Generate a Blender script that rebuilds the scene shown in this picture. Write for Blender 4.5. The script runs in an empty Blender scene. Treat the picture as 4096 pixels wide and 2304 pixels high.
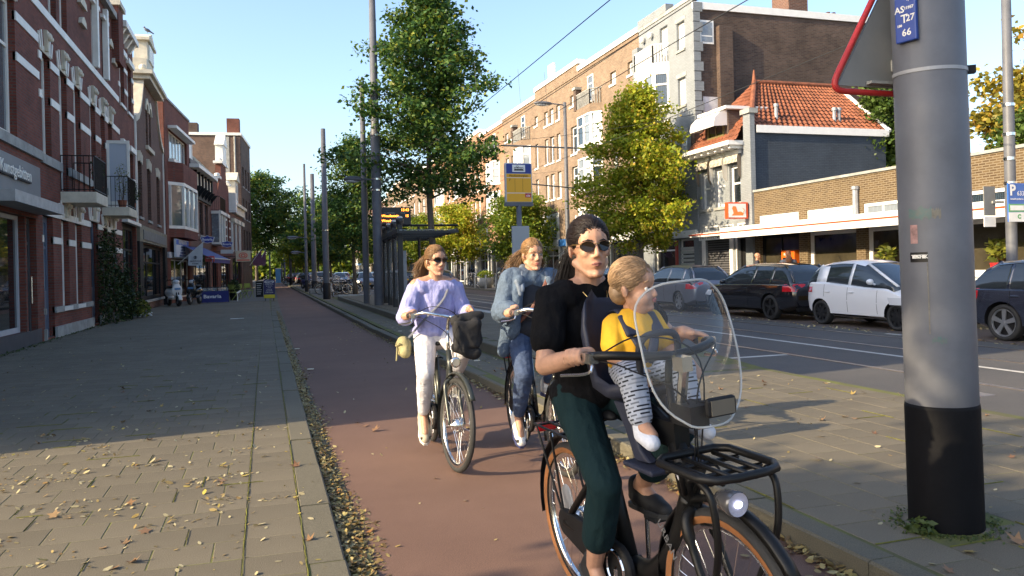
import bpy, bmesh, math, random
import numpy as np
from mathutils import Vector, Matrix, Euler
R = math.radians
random.seed(7); NR = np.random.RandomState(11)
SC = bpy.context.scene; COL = SC.collection

# ------------------------------------------------------------------ camera
TH = math.atan(246/790.); ROLL = R(1.35)
cam = bpy.data.cameras.new('camera'); camo = bpy.data.objects.new('camera', cam); COL.objects.link(camo)
cr = Vector((math.cos(TH), -math.sin(TH), 0)); cf = Vector((math.sin(TH), math.cos(TH), 0)); cu = Vector((0, 0, 1))
r2 = cr*math.cos(ROLL) - cu*math.sin(ROLL); u2 = cu*math.cos(ROLL) + cr*math.sin(ROLL)
mw = Matrix((r2, u2, -cf)).transposed().to_4x4(); mw.translation = (0, 0, 1.5)
camo.matrix_world = mw
cam.sensor_width = 36; cam.lens = 790/1024*36; cam.shift_y = -19.8/1024; cam.shift_x = .47/1024
cam.clip_start = .05; cam.clip_end = 3000
SC.camera = camo
# ------------------------------------------------------------------ sky, sun, exposure
SAZ, SEL = R(9.0), R(26.0)
world = bpy.data.worlds.new('World'); SC.world = world; world.use_nodes = True
wn = world.node_tree
sky = wn.nodes.new('ShaderNodeTexSky'); sky.sky_type = 'NISHITA'; sky.sun_disc = False
sky.sun_elevation = SEL; sky.sun_rotation = math.atan2(-math.cos(SAZ), -math.sin(SAZ))
sky.altitude = 0; sky.air_density = 1.0; sky.dust_density = 2.2; sky.ozone_density = 2.0
bg = wn.nodes['Background']; bg.inputs['Strength'].default_value = .15
wn.links.new(sky.outputs[0], bg.inputs[0])
sl = bpy.data.lights.new('sun', 'SUN'); sl.energy = 3.9; sl.angle = R(.53); sl.color = (1, .80, .52)
so = bpy.data.objects.new('sun', sl); COL.objects.link(so)
sdir = Vector((math.cos(SEL)*math.cos(SAZ), math.cos(SEL)*math.sin(SAZ), -math.sin(SEL)))
so.rotation_euler = sdir.to_track_quat('-Z', 'Y').to_euler(); so.location = (-20, 0, 30)
SC.view_settings.view_transform = 'Standard'; SC.view_settings.look = 'None'
SC.view_settings.exposure = 1.35; SC.view_settings.gamma = 1

# ------------------------------------------------------------------ materials
MATS = {}
def mat(name, col, rough=.7, var=0, vscale=4, bump=0, bscale=60, metal=0, spec=.5, emit=None, estr=1, coat=0, stretch=None, trans=0, alpha=1, rnd=0, bdist=.01, wear=0, col2=None):
    if name in MATS: return MATS[name]
    m = bpy.data.materials.new(name); m.use_nodes = True; nt = m.node_tree
    b = nt.nodes['Principled BSDF']
    c = (*col, 1)
    b.inputs['Base Color'].default_value = c; b.inputs['Roughness'].default_value = rough
    b.inputs['Metallic'].default_value = metal; b.inputs['Specular IOR Level'].default_value = spec
    b.inputs['Coat Weight'].default_value = coat; b.inputs['Coat Roughness'].default_value = .05
    b.inputs['Transmission Weight'].default_value = trans; b.inputs['Alpha'].default_value = alpha
    tc = nt.nodes.new('ShaderNodeTexCoord'); vec = tc.outputs['Object']
    if stretch:
        mp = nt.nodes.new('ShaderNodeMapping'); mp.inputs['Scale'].default_value = stretch
        nt.links.new(vec, mp.inputs[0]); vec = mp.outputs[0]
    src = None
    if var or col2:
        n = nt.nodes.new('ShaderNodeTexNoise'); n.inputs['Scale'].default_value = vscale; n.inputs['Detail'].default_value = 8; n.inputs['Roughness'].default_value = .65
        nt.links.new(vec, n.inputs['Vector'])
        rp = nt.nodes.new('ShaderNodeValToRGB'); rp.color_ramp.elements[0].position = .3; rp.color_ramp.elements[1].position = .7
        a = tuple(max(0, x*(1-var)) for x in col); bb = col2 if col2 else tuple(min(1, x*(1+var)) for x in col)
        rp.color_ramp.elements[0].color = (*a, 1); rp.color_ramp.elements[1].color = (*bb, 1)
        nt.links.new(n.outputs[0], rp.inputs[0]); src = rp.outputs[0]
    if rnd:
        oi = nt.nodes.new('ShaderNodeObjectInfo'); hs = nt.nodes.new('ShaderNodeHueSaturation')
        mr = nt.nodes.new('ShaderNodeMapRange'); mr.inputs[3].default_value = 1-rnd; mr.inputs[4].default_value = 1+rnd
        nt.links.new(oi.outputs['Random'], mr.inputs[0]); nt.links.new(mr.outputs[0], hs.inputs['Value'])
        if src: nt.links.new(src, hs.inputs['Color'])
        else: hs.inputs['Color'].default_value = c
        src = hs.outputs[0]
    if src: nt.links.new(src, b.inputs['Base Color'])
    if bump:
        n2 = nt.nodes.new('ShaderNodeTexNoise'); n2.inputs['Scale'].default_value = bscale; n2.inputs['Detail'].default_value = 5
        nt.links.new(vec, n2.inputs['Vector'])
        bp = nt.nodes.new('ShaderNodeBump'); bp.inputs['Strength'].default_value = bump; bp.inputs['Distance'].default_value = bdist
        nt.links.new(n2.outputs[0], bp.inputs['Height']); nt.links.new(bp.outputs[0], b.inputs['Normal'])
    if emit:
        b.inputs['Emission Color'].default_value = (*emit, 1); b.inputs['Emission Strength'].default_value = estr
    MATS[name] = m
    return m
def brick(name, c1, c2, mortar, bw=.22, rh=.065, var=.25, rough=.85, mort=.012, bump=.6, dirt=.35):
    if name in MATS: return MATS[name]
    m = bpy.data.materials.new(name); m.use_nodes = True; nt = m.node_tree; b = nt.nodes['Principled BSDF']
    b.inputs['Roughness'].default_value = rough; b.inputs['Specular IOR Level'].default_value = .25
    tc = nt.nodes.new('ShaderNodeTexCoord'); sp = nt.nodes.new('ShaderNodeSeparateXYZ'); nt.links.new(tc.outputs['Object'], sp.inputs[0])
    ad = nt.nodes.new('ShaderNodeMath'); nt.links.new(sp.outputs[0], ad.inputs[0]); nt.links.new(sp.outputs[1], ad.inputs[1])
    cb = nt.nodes.new('ShaderNodeCombineXYZ'); nt.links.new(ad.outputs[0], cb.inputs[0]); nt.links.new(sp.outputs[2], cb.inputs[1])
    br = nt.nodes.new('ShaderNodeTexBrick'); nt.links.new(cb.outputs[0], br.inputs['Vector'])
    br.inputs['Scale'].default_value = 1; br.inputs['Brick Width'].default_value = bw; br.inputs['Row Height'].default_value = rh
    br.inputs['Mortar Size'].default_value = mort; br.inputs['Color1'].default_value = (*c1, 1); br.inputs['Color2'].default_value = (*c2, 1); br.inputs['Mortar'].default_value = (*mortar, 1)
    br.inputs['Bias'].default_value = 0
    n = nt.nodes.new('ShaderNodeTexNoise'); n.inputs['Scale'].default_value = .9; n.inputs['Detail'].default_value = 9; n.inputs['Roughness'].default_value = .7
    nt.links.new(tc.outputs['Object'], n.inputs['Vector'])
    mr = nt.nodes.new('ShaderNodeMapRange'); mr.inputs[1].default_value = .3; mr.inputs[2].default_value = .7; mr.inputs[3].default_value = 1-dirt; mr.inputs[4].default_value = 1+dirt*.6
    nt.links.new(n.outputs[0], mr.inputs[0])
    mx = nt.nodes.new('ShaderNodeHueSaturation'); nt.links.new(br.outputs['Color'], mx.inputs['Color']); nt.links.new(mr.outputs[0], mx.inputs['Value'])
    nt.links.new(mx.outputs[0], b.inputs['Base Color'])
    bp = nt.nodes.new('ShaderNodeBump'); bp.inputs['Strength'].default_value = bump; bp.inputs['Distance'].default_value = .008; bp.invert = True
    nt.links.new(br.outputs['Fac'], bp.inputs['Height']); nt.links.new(bp.outputs[0], b.inputs['Normal'])
    MATS[name] = m
    return m
def leafmat(name, cols, trans=.35):
    if name in MATS: return MATS[name]
    m = bpy.data.materials.new(name); m.use_nodes = True; nt = m.node_tree; b = nt.nodes['Principled BSDF']
    g = nt.nodes.new('ShaderNodeNewGeometry'); rp = nt.nodes.new('ShaderNodeValToRGB')
    nt.links.new(g.outputs['Random Per Island'], rp.inputs[0])
    el = rp.color_ramp.elements
    while len(el) < len(cols): el.new(.5)
    for i, (p, c) in enumerate(cols): el[i].position = p; el[i].color = (*c, 1)
    nt.links.new(rp.outputs[0], b.inputs['Base Color']); b.inputs['Roughness'].default_value = .5; b.inputs['Specular IOR Level'].default_value = .3
    if trans:
        t = nt.nodes.new('ShaderNodeBsdfTranslucent'); nt.links.new(rp.outputs[0], t.inputs[0])
        ms = nt.nodes.new('ShaderNodeMixShader'); ms.inputs[0].default_value = trans
        nt.links.new(b.outputs[0], ms.inputs[1]); nt.links.new(t.outputs[0], ms.inputs[2])
        nt.links.new(ms.outputs[0], nt.nodes['Material Output'].inputs[0])
    MATS[name] = m
    return m
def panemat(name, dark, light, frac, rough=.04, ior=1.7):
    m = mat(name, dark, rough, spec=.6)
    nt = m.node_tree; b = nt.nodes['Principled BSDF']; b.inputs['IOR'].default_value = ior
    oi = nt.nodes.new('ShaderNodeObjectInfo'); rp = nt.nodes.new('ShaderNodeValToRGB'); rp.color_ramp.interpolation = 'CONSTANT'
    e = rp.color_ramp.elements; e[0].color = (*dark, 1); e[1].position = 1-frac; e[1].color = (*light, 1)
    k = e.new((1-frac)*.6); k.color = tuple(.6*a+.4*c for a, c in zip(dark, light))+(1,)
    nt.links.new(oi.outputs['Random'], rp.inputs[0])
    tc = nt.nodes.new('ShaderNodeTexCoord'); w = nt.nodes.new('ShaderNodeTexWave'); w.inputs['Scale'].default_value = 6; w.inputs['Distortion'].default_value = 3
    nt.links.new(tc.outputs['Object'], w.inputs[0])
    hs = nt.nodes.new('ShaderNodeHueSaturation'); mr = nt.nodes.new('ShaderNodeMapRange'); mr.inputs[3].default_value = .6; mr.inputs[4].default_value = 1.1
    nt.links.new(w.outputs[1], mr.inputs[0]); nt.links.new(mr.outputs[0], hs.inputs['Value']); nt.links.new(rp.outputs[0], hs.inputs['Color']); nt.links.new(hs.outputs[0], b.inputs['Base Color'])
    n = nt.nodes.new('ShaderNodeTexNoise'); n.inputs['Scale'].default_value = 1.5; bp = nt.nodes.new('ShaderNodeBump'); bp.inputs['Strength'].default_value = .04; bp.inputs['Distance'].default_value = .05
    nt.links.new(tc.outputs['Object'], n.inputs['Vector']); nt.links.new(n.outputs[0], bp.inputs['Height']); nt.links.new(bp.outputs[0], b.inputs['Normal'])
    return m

white = mat('white_paint', (.74, .72, .66), .5, var=.1, vscale=3, bump=.05)
cream = mat('cream_stone', (.58, .53, .42), .75, var=.2, vscale=2.5, bump=.25, bscale=25)
stone = mat('grey_stone', (.30, .30, .28), .85, var=.3, vscale=3, bump=.3, bscale=30)
black = mat('black_paint', (.008, .008, .009), .35, spec=.3, bump=.03, bscale=40)
blackm = mat('black_matt', (.010, .010, .011), .6, var=.3, vscale=8, spec=.25)
rubber = mat('rubber', (.02, .02, .02), .75, var=.3, vscale=20, bump=.2, bscale=80)
chrome = mat('chrome', (.75, .75, .74), .18, metal=1, var=.08, vscale=12)
steel = mat('galvanised_steel', (.30, .31, .33), .5, metal=.25, var=.18, vscale=3, bump=.05)
greysteel = mat('grey_pole_paint', (.105, .11, .125), .5, var=.22, vscale=2.2, bump=.06, bscale=25, spec=.35)
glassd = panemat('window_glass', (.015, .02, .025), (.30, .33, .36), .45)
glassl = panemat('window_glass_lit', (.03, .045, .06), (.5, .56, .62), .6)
shopglass = mat('shop_glass', (.01, .012, .014), .03, spec=.8); shopglass.node_tree.nodes['Principled BSDF'].inputs['IOR'].default_value = 2.0
red_brick = brick('red_brick', (.22, .06, .038), (.14, .038, .027), (.13, .08, .066))
red_brick2 = brick('red_brick_brown', (.16, .07, .045), (.10, .045, .033), (.17, .13, .11), dirt=.3)
tan_brick = brick('tan_brick', (.25, .165, .105), (.16, .10, .062), (.25, .21, .165), dirt=.25)
ochre_brick = brick('ochre_brick', (.135, .09, .043), (.08, .05, .025), (.20, .16, .105), bw=.21, rh=.065, mort=.013, dirt=.2)
dark_brick = brick('dark_brick', (.12, .075, .055), (.07, .042, .034), (.10, .085, .075), dirt=.4)
grey_painted = brick('grey_painted_brick', (.25, .27, .285), (.22, .24, .255), (.19, .205, .22), mort=.008, dirt=.15)
navy_wall = brick('dark_blue_wall', (.055, .07, .09), (.046, .06, .08), (.04, .05, .068), dirt=.2)
roof_red = mat('red_roof_tile', (.22, .075, .035), .75, var=.5, vscale=2.5, bump=.2)
roof_dark = mat('dark_roof_tile', (.05, .045, .045), .6, var=.4, vscale=6)
skin = mat('skin', (.44, .245, .16), .5, var=.16, vscale=28, spec=.35, bump=.12, bscale=160, bdist=.003)
skin.node_tree.nodes['Principled BSDF'].inputs['Subsurface Weight'].default_value = .08
skin.node_tree.nodes['Principled BSDF'].inputs['Subsurface Radius'].default_value = (.02, .008, .005)
lip = mat('lips', (.36, .12, .10), .4)
bark = mat('bark', (.11, .09, .07), .9, var=.4, vscale=9, bump=.6, bscale=25, stretch=(1, 1, .25))
orange_amber = mat('amber', (.8, .35, .05), .2)
tail_red = mat('tail_light_red', (.45, .01, .015), .12, coat=.5)
lampglass = mat('lamp_glass', (.55, .56, .58), .08, spec=.8)
yellowp = mat('yellow_sign', (.72, .36, .01), .45)
bluep = mat('blue_sign', (.01, .03, .22), .4)
redp = mat('red_paint', (.55, .02, .02), .4)

# ------------------------------------------------------------------ mesh builder
def T3(p): return (float(p[0]), float(p[1]), float(p[2]))
class MB:
    def __init__(s): s.v = []; s.f = []; s.m = []; s.mi = 0
    def add(s, vs, fs, mi=None):
        o = len(s.v); s.v += [T3(v) for v in vs]
        for f in fs: s.f.append([i+o for i in f]); s.m.append(s.mi if mi is None else mi)
        return s
    def box(s, x0, x1, y0, y1, z0, z1, mi=None, Mx=None):
        vs = [(x, y, z) for z in (z0, z1) for y in (y0, y1) for x in (x0, x1)]
        if Mx is not None: vs = [Mx @ Vector(v) for v in vs]
        return s.add(vs, [(0, 2, 3, 1), (4, 5, 7, 6), (0, 1, 5, 4), (2, 6, 7, 3), (0, 4, 6, 2), (1, 3, 7, 5)], mi)
    def tube(s, pts, r, n=8, mi=None, cap=True, flat=None):
        pts = [Vector(p) for p in pts]; k = len(pts)
        rs = r if isinstance(r, (list, tuple)) else [r]*k
        vs = []; prev = None
        for i, p in enumerate(pts):
            d = (pts[min(i+1, k-1)]-pts[max(i-1, 0)])
            if d.length < 1e-9: d = Vector((0, 0, 1))
            d.normalize()
            if prev is None:
                a = Vector((0, 0, 1)) if abs(d.z) < .9 else Vector((1, 0, 0))
                e1 = d.cross(a).normalized()
            else:
                e1 = (prev - d*prev.dot(d))
                e1 = e1.normalized() if e1.length > 1e-6 else d.orthogonal().normalized()
            e2 = d.cross(e1); prev = e1
            for j in range(n):
                a = 2*math.pi*j/n
                vs.append(p+(e1*math.cos(a)+e2*math.sin(a)*(flat or 1))*rs[i])
        fs = [(i*n+j, i*n+(j+1) % n, (i+1)*n+(j+1) % n, (i+1)*n+j) for i in range(k-1) for j in range(n)]
        if cap: fs += [tuple(range(n-1, -1, -1)), tuple((k-1)*n+j for j in range(n))]
        return s.add(vs, fs, mi)
    def lathe(s, prof, c=(0, 0, 0), n=20, Mx=None, mi=None, a0=0, a1=2*math.pi):
        full = abs(a1-a0-2*math.pi) < 1e-6; k = len(prof); nn = n if full else n+1
        vs = []
        for j in range(nn):
            a = a0+(a1-a0)*j/n
            for (r, z) in prof:
                v = Vector((r*math.cos(a), r*math.sin(a), z))
                if Mx is not None: v = Mx @ v
                vs.append(v+Vector(c))
        fs = []
        for j in range(n):
            j2 = (j+1) % nn
            for i in range(k-1): fs.append((j*k+i, j2*k+i, j2*k+i+1, j*k+i+1))
        return s.add(vs, fs, mi)
    def torus(s, c, Rr, r, n=32, m=8, Mx=None, mi=None, sq=1):
        prof = [(Rr+r*math.cos(2*math.pi*i/m), sq*r*math.sin(2*math.pi*i/m)) for i in range(m+1)]
        return s.lathe(prof, c, n, Mx, mi)
    def ell(s, c, r, nu=14, nv=9, Mx=None, mi=None):
        c = Vector(c); vs = [c+(Mx @ Vector((0, 0, -r[2])) if Mx is not None else Vector((0, 0, -r[2])))]
        for i in range(1, nv):
            ph = -math.pi/2+math.pi*i/nv
            for j in range(nu):
                a = 2*math.pi*j/nu; v = Vector((r[0]*math.cos(ph)*math.cos(a), r[1]*math.cos(ph)*math.sin(a), r[2]*math.sin(ph)))
                if Mx is not None: v = Mx @ v
                vs.append(c+v)
        v = Vector((0, 0, r[2])); vs.append(c+(Mx @ v if Mx is not None else v))
        L = len(vs)-1; fs = [(0, 1+(j+1) % nu, 1+j) for j in range(nu)]
        for i in range(nv-2):
            for j in range(nu): fs.append((1+i*nu+j, 1+i*nu+(j+1) % nu, 1+(i+1)*nu+(j+1) % nu, 1+(i+1)*nu+j))
        b = 1+(nv-2)*nu; fs += [(b+j, b+(j+1) % nu, L) for j in range(nu)]
        return s.add(vs, fs, mi)
    def cap(s, p0, p1, r0, r1, n=12, mi=None):          # tapered capsule, closed
        p0, p1 = Vector(p0), Vector(p1); d = (p1-p0); L = d.length
        d = d/L if L > 1e-6 else Vector((0, 0, 1))
        P = []; RR = []
        for a in (-80, -60, -35, -12): P.append(p0+d*r0*math.sin(R(a))); RR.append(r0*math.cos(R(a)))
        P.append(p0); RR.append(r0); P.append(p1); RR.append(r1)
        for a in (12, 35, 60, 80): P.append(p1+d*r1*math.sin(R(a))); RR.append(r1*math.cos(R(a)))
        e1 = d.orthogonal().normalized(); e2 = d.cross(e1); vs = []
        for p, r in zip(P, RR):
            for j in range(n):
                a = 2*math.pi*j/n; vs.append(p+(e1*math.cos(a)+e2*math.sin(a))*r)
        k = len(P)
        fs = [(i*n+j, i*n+(j+1) % n, (i+1)*n+(j+1) % n, (i+1)*n+j) for i in range(k-1) for j in range(n)]
        fs += [tuple(range(n-1, -1, -1)), tuple((k-1)*n+j for j in range(n))]
        return s.add(vs, fs, mi)
    def prism(s, poly, lo, hi, axis='y', mi=None, Mx=None):
        n = len(poly)
        def P(a, b, t): return {'y': (a, t, b), 'x': (t, a, b), 'z': (a, b, t)}[axis]
        vs = [P(a, b, lo) for a, b in poly]+[P(a, b, hi) for a, b in poly]
        if Mx is not None: vs = [Mx @ Vector(v) for v in vs]
        return s.add(vs, [tuple(range(n)), tuple(range(2*n-1, n-1, -1))]+[(i, (i+1) % n, n+(i+1) % n, n+i) for i in range(n)], mi)
    def loft(s, rings, mi=None, caps=True, closed=True):
        n = len(rings[0]); vs = [p for r in rings for p in r]; k = len(rings)
        fs = [(i*n+j, i*n+(j+1) % n, (i+1)*n+(j+1) % n, (i+1)*n+j) for i in range(k-1) for j in range(n if closed else n-1)]
        if caps and closed: fs += [tuple(range(n-1, -1, -1)), tuple((k-1)*n+j for j in range(n))]
        return s.add(vs, fs, mi)
    def mesh(s, name, mats, smooth=False, fix=True):
        me = bpy.data.meshes.new(name); me.from_pydata(s.v, [], s.f)
        mats = mats if isinstance(mats, (list, tuple)) else [mats]
        for m in mats: me.materials.append(m)
        if len(mats) > 1: me.polygons.foreach_set('material_index', s.m)
        if fix:
            bm = bmesh.new(); bm.from_mesh(me); bmesh.ops.recalc_face_normals(bm, faces=bm.faces); bm.to_mesh(me); bm.free()
        if smooth: me.polygons.foreach_set('use_smooth', [True]*len(me.polygons))
        me.update(); return me
    def obj(s, name, mats, parent=None, smooth=False, loc=None, rz=None, bevel=0, angle=None):
        o = bpy.data.objects.new(name, s.mesh(name, mats, smooth or angle is not None)); COL.objects.link(o)
        if parent: o.parent = parent
        if loc: o.location = loc
        if rz is not None: o.rotation_euler[2] = rz
        if angle is not None:
            bm = bmesh.new(); bm.from_mesh(o.data)
            for e in bm.edges:
                if len(e.link_faces) == 2 and e.calc_face_angle(0) > R(angle): e.smooth = False
            bm.to_mesh(o.data); bm.free()
        if bevel:
            b = o.modifiers.new('bevel', 'BEVEL'); b.width = bevel; b.segments = 2; b.limit_method = 'ANGLE'
        return o
def tag(o, label=None, cat=None, group=None, kind=None):
    if label: o['label'] = label
    if cat: o['category'] = cat
    if group: o['group'] = group
    if kind: o['kind'] = kind
    return o
def thing(name, label, cat, loc=(0, 0, 0), rz=0, group=None):
    o = bpy.data.objects.new(name, None); COL.objects.link(o); o.location = loc; o.rotation_euler[2] = rz
    o.empty_display_size = .2
    return tag(o, label, cat, group)
def inst(name, me, parent, loc=(0, 0, 0), rot=None, scale=None):
    o = bpy.data.objects.new(name, me); COL.objects.link(o); o.parent = parent; o.location = loc
    if rot: o.rotation_euler = rot
    if scale: o.scale = scale
    return o
def copy_tree(o, parent=None):
    c = o.copy(); COL.objects.link(c); c.parent = parent
    for ch in KIDS(o): copy_tree(ch, c)
    return c
def KIDS(o): return [x for x in bpy.data.objects if x.parent == o]
def children_map():
    d = {}
    for x in bpy.data.objects:
        if x.parent: d.setdefault(x.parent.name, []).append(x)
    return d
def dup(o, cm, loc, rz=0, label=None, group=None, lean=0):
    def rec(a, par):
        c = a.copy(); COL.objects.link(c); c.parent = par
        for ch in cm.get(a.name, []): rec(ch, c)
        return c
    c = rec(o, None); c.location = loc; c.rotation_euler = (lean, 0, rz)
    if label: c['label'] = label
    if group: c['group'] = group
    return c
def text(s, size, material, parent, loc, rot=(math.pi/2, 0, math.pi), name='lettering', ext=.006, align='CENTER', sx=1, bold=0):
    cu = bpy.data.curves.new('t', 'FONT'); cu.body = s; cu.size = size; cu.extrude = ext; cu.align_x = align; cu.align_y = 'CENTER'; cu.resolution_u = 2; cu.offset = bold
    o = bpy.data.objects.new('t', cu); COL.objects.link(o)
    me = bpy.data.meshes.new_from_object(o.evaluated_get(bpy.context.evaluated_depsgraph_get()))
    bpy.data.objects.remove(o); bpy.data.curves.remove(cu)
    me.materials.clear(); me.materials.append(material)
    t = inst(name, me, parent, loc, rot)
    t.scale = (sx, 1, 1)
    return t
def remesh(mb, name, mats, parent, vox=.008, smooth=4, noise=0, nscale=12, seed=0):
    o = mb.obj('tmp', mats[0] if isinstance(mats, list) else mats)
    r = o.modifiers.new('r', 'REMESH'); r.mode = 'VOXEL'; r.voxel_size = vox
    s = o.modifiers.new('s', 'SMOOTH'); s.iterations = smooth; s.factor = .5
    me = bpy.data.meshes.new_from_object(o.evaluated_get(bpy.context.evaluated_depsgraph_get()))
    bpy.data.objects.remove(o)
    me.materials.clear()
    for m in (mats if isinstance(mats, list) else [mats]): me.materials.append(m)
    if noise:
        from mathutils import noise as mn
        k = len(me.vertices)
        off = Vector((seed*7.3, 0, 0)); nrm = [v.normal.copy() for v in me.vertices]
        for v, nn in zip(me.vertices, nrm):
            p = v.co; q = Vector((p.x*nscale, p.y*nscale, p.z*nscale*.55+p.x*nscale*.4))+off
            v.co = p+nn*(noise*(1-2*abs(mn.noise(q)))*.8+noise*.4*mn.noise(q*2.3))
    me.polygons.foreach_set('use_smooth', [True]*len(me.polygons)); me.update()
    ob = bpy.data.objects.new(name, me); COL.objects.link(ob); ob.parent = parent
    return ob
# ------------------------------------------------------------------ helpers for what is in view
_c, _s = math.cos(TH), math.sin(TH)
def proj(X, Y, Z):
    ur = X*_c-Y*_s; w = X*_s+Y*_c
    if w < .2: return None
    ur = ur/w*790; vr = (Z-1.5)/w*790+19.8
    return (512+ur*math.cos(ROLL)-vr*math.sin(ROLL), 288-ur*math.sin(ROLL)-vr*math.cos(ROLL))
def inview(X, Y, Z=0, m=12):
    p = proj(X, Y, Z)
    return p is not None and -m < p[0] < 1024+m and -m < p[1] < 576+m

# ------------------------------------------------------------------ ground materials
def asphalt(name, c, c2, rough=.85, bs=220):
    m = mat(name, c, rough, var=.0, col2=c2, vscale=.45, bump=.5, bscale=bs, bdist=.004)
    nt = m.node_tree; b = nt.nodes['Principled BSDF']
    n = nt.nodes.new('ShaderNodeTexNoise'); n.inputs['Scale'].default_value = 180; n.inputs['Detail'].default_value = 2
    tc = [x for x in nt.nodes if x.type == 'TEX_COORD'][0]; nt.links.new(tc.outputs['Object'], n.inputs['Vector'])
    mr = nt.nodes.new('ShaderNodeMapRange'); mr.inputs[1].default_value = .3; mr.inputs[2].default_value = .7; mr.inputs[3].default_value = .72; mr.inputs[4].default_value = 1.3
    hs = nt.nodes.new('ShaderNodeHueSaturation'); src = b.inputs['Base Color'].links[0].from_socket
    nt.links.new(n.outputs[0], mr.inputs[0]); nt.links.new(mr.outputs[0], hs.inputs['Value']); nt.links.new(src, hs.inputs['Color']); nt.links.new(hs.outputs[0], b.inputs['Base Color'])
    b.inputs['Specular IOR Level'].default_value = .3
    return m
m_road = asphalt('road_asphalt', (.07, .068, .064), (.10, .096, .087))
m_path = asphalt('red_asphalt', (.12, .070, .052), (.175, .105, .078))
m_tile = asphalt('concrete_tile', (.108, .093, .066), (.15, .13, .094), bs=160)
nt = m_tile.node_tree   # every tile its own tone
oi = nt.nodes.new('ShaderNodeObjectInfo'); mr = nt.nodes.new('ShaderNodeMapRange'); mr.inputs[3].default_value = .90; mr.inputs[4].default_value = 1.1
gi = nt.nodes.new('ShaderNodeNewGeometry'); ad = nt.nodes.new('ShaderNodeMath'); ad.operation = 'ADD'; fr = nt.nodes.new('ShaderNodeMath'); fr.operation = 'FRACT'
nt.links.new(oi.outputs['Random'], ad.inputs[0]); nt.links.new(gi.outputs['Random Per Island'], ad.inputs[1]); nt.links.new(ad.outputs[0], fr.inputs[0]); nt.links.new(fr.outputs[0], mr.inputs[0])
hs2 = nt.nodes.new('ShaderNodeHueSaturation'); b = nt.nodes['Principled BSDF']; src = b.inputs['Base Color'].links[0].from_socket
nt.links.new(src, hs2.inputs['Color']); nt.links.new(mr.outputs[0], hs2.inputs['Value']); nt.links.new(hs2.outputs[0], b.inputs['Base Color'])
m_kerb = asphalt('kerb_concrete', (.10, .091, .066), (.138, .126, .092), bs=120)
m_joint = mat('mossy_joint', (.055, .05, .035), .95, col2=(.13, .14, .02), vscale=1.6, bump=.5, bscale=90)
m_moss = mat('moss', (.07, .09, .015), .95, col2=(.16, .17, .03), vscale=14, bump=.8, bscale=70)
m_line = mat('road_paint', (.42, .41, .38), .7, var=.25, vscale=5, bump=.2)
m_pave = mat('far_paving', (.11, .105, .09), .9, var=.2, vscale=1.5, bump=.3)

def sheet(name, x0, x1, y0, y1, z, m, parent=None, t=.1):
    o = MB().box(x0, x1, y0, y1, z-t, z).obj(name, m, parent)
    if not parent: tag(o, kind='structure')
    return o
tag(MB().box(-900, 900, -300, 1500, -.3, -.03).obj('ground', m_pave), kind='structure')
road = sheet('road', 6.2, 14.3, -30, 420, 0, m_road)
for (x, w, y0, y1) in [(9.3, .1, 4, 40), (9.3, .1, 44, 150), (11.95, .1, 24, 27), (11.95, .1, 12.6, 13)]:
    sheet('road_marking', x-w/2, x+w/2, y0, y1, .004, m_line, road, .003)
sheet('road_marking', 6.95, 8.0, 10.8, 10.92, .0045, m_line, road, .003)
for k in range(5): sheet('road_marking', 6.6+k*1.1, 7.15+k*1.1, 46, 49, .0045, m_line, road, .003)
trk = MB().box(6.5, 11.55, -30, 250, -.05, .003).obj('tram_track', asphalt('track_asphalt', (.062, .061, .062), (.095, .09, .085))); tag(trk, kind='structure')
m_rail = mat('rail_steel', (.26, .22, .19), .35, metal=.8, var=.3, vscale=6)
for x in (6.62, 8.02, 10.08, 11.44):
    MB().box(x-.03, x+.03, -30, 250, -.02, .010).box(x+.04, x+.075, -30, 250, -.02, .0065).obj('rail', m_rail, trk)
for x, y in ((7.3, 6.9), (10.75, 30)): MB().box(x-.22, x+.22, y-.3, y+.3, 0, .008).obj('manhole_cover', m_rail, trk, bevel=.004)
path = MB().add([(.5, -8, .006), (2.62, -8, .006), (2.62, 10, .006), (2.45, 20, .006), (2.42, 44, .006), (2.6, 75, .006), (2.6, 300, .006), (.9, 300, .006), (.9, 75, .006), (.6, 44, .006), (.55, 30, .006), (.5, 12, .006)], [tuple(range(12))]).obj('cycle_path', m_path); tag(path, kind='structure')
tag(MB().add([(.34, -8, .0), (.52, -8, .0), (.52, 12, 0), (.57, 30, 0), (.62, 44, 0), (.95, 300, 0), (.5, 300, 0), (.34, 44, 0)], [tuple(range(8))]).obj('gutter', m_kerb), kind='structure')
sheet('path_joint', .52, 2.43, 36.5, 36.62, .0075, m_kerb, path, .003)

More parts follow.
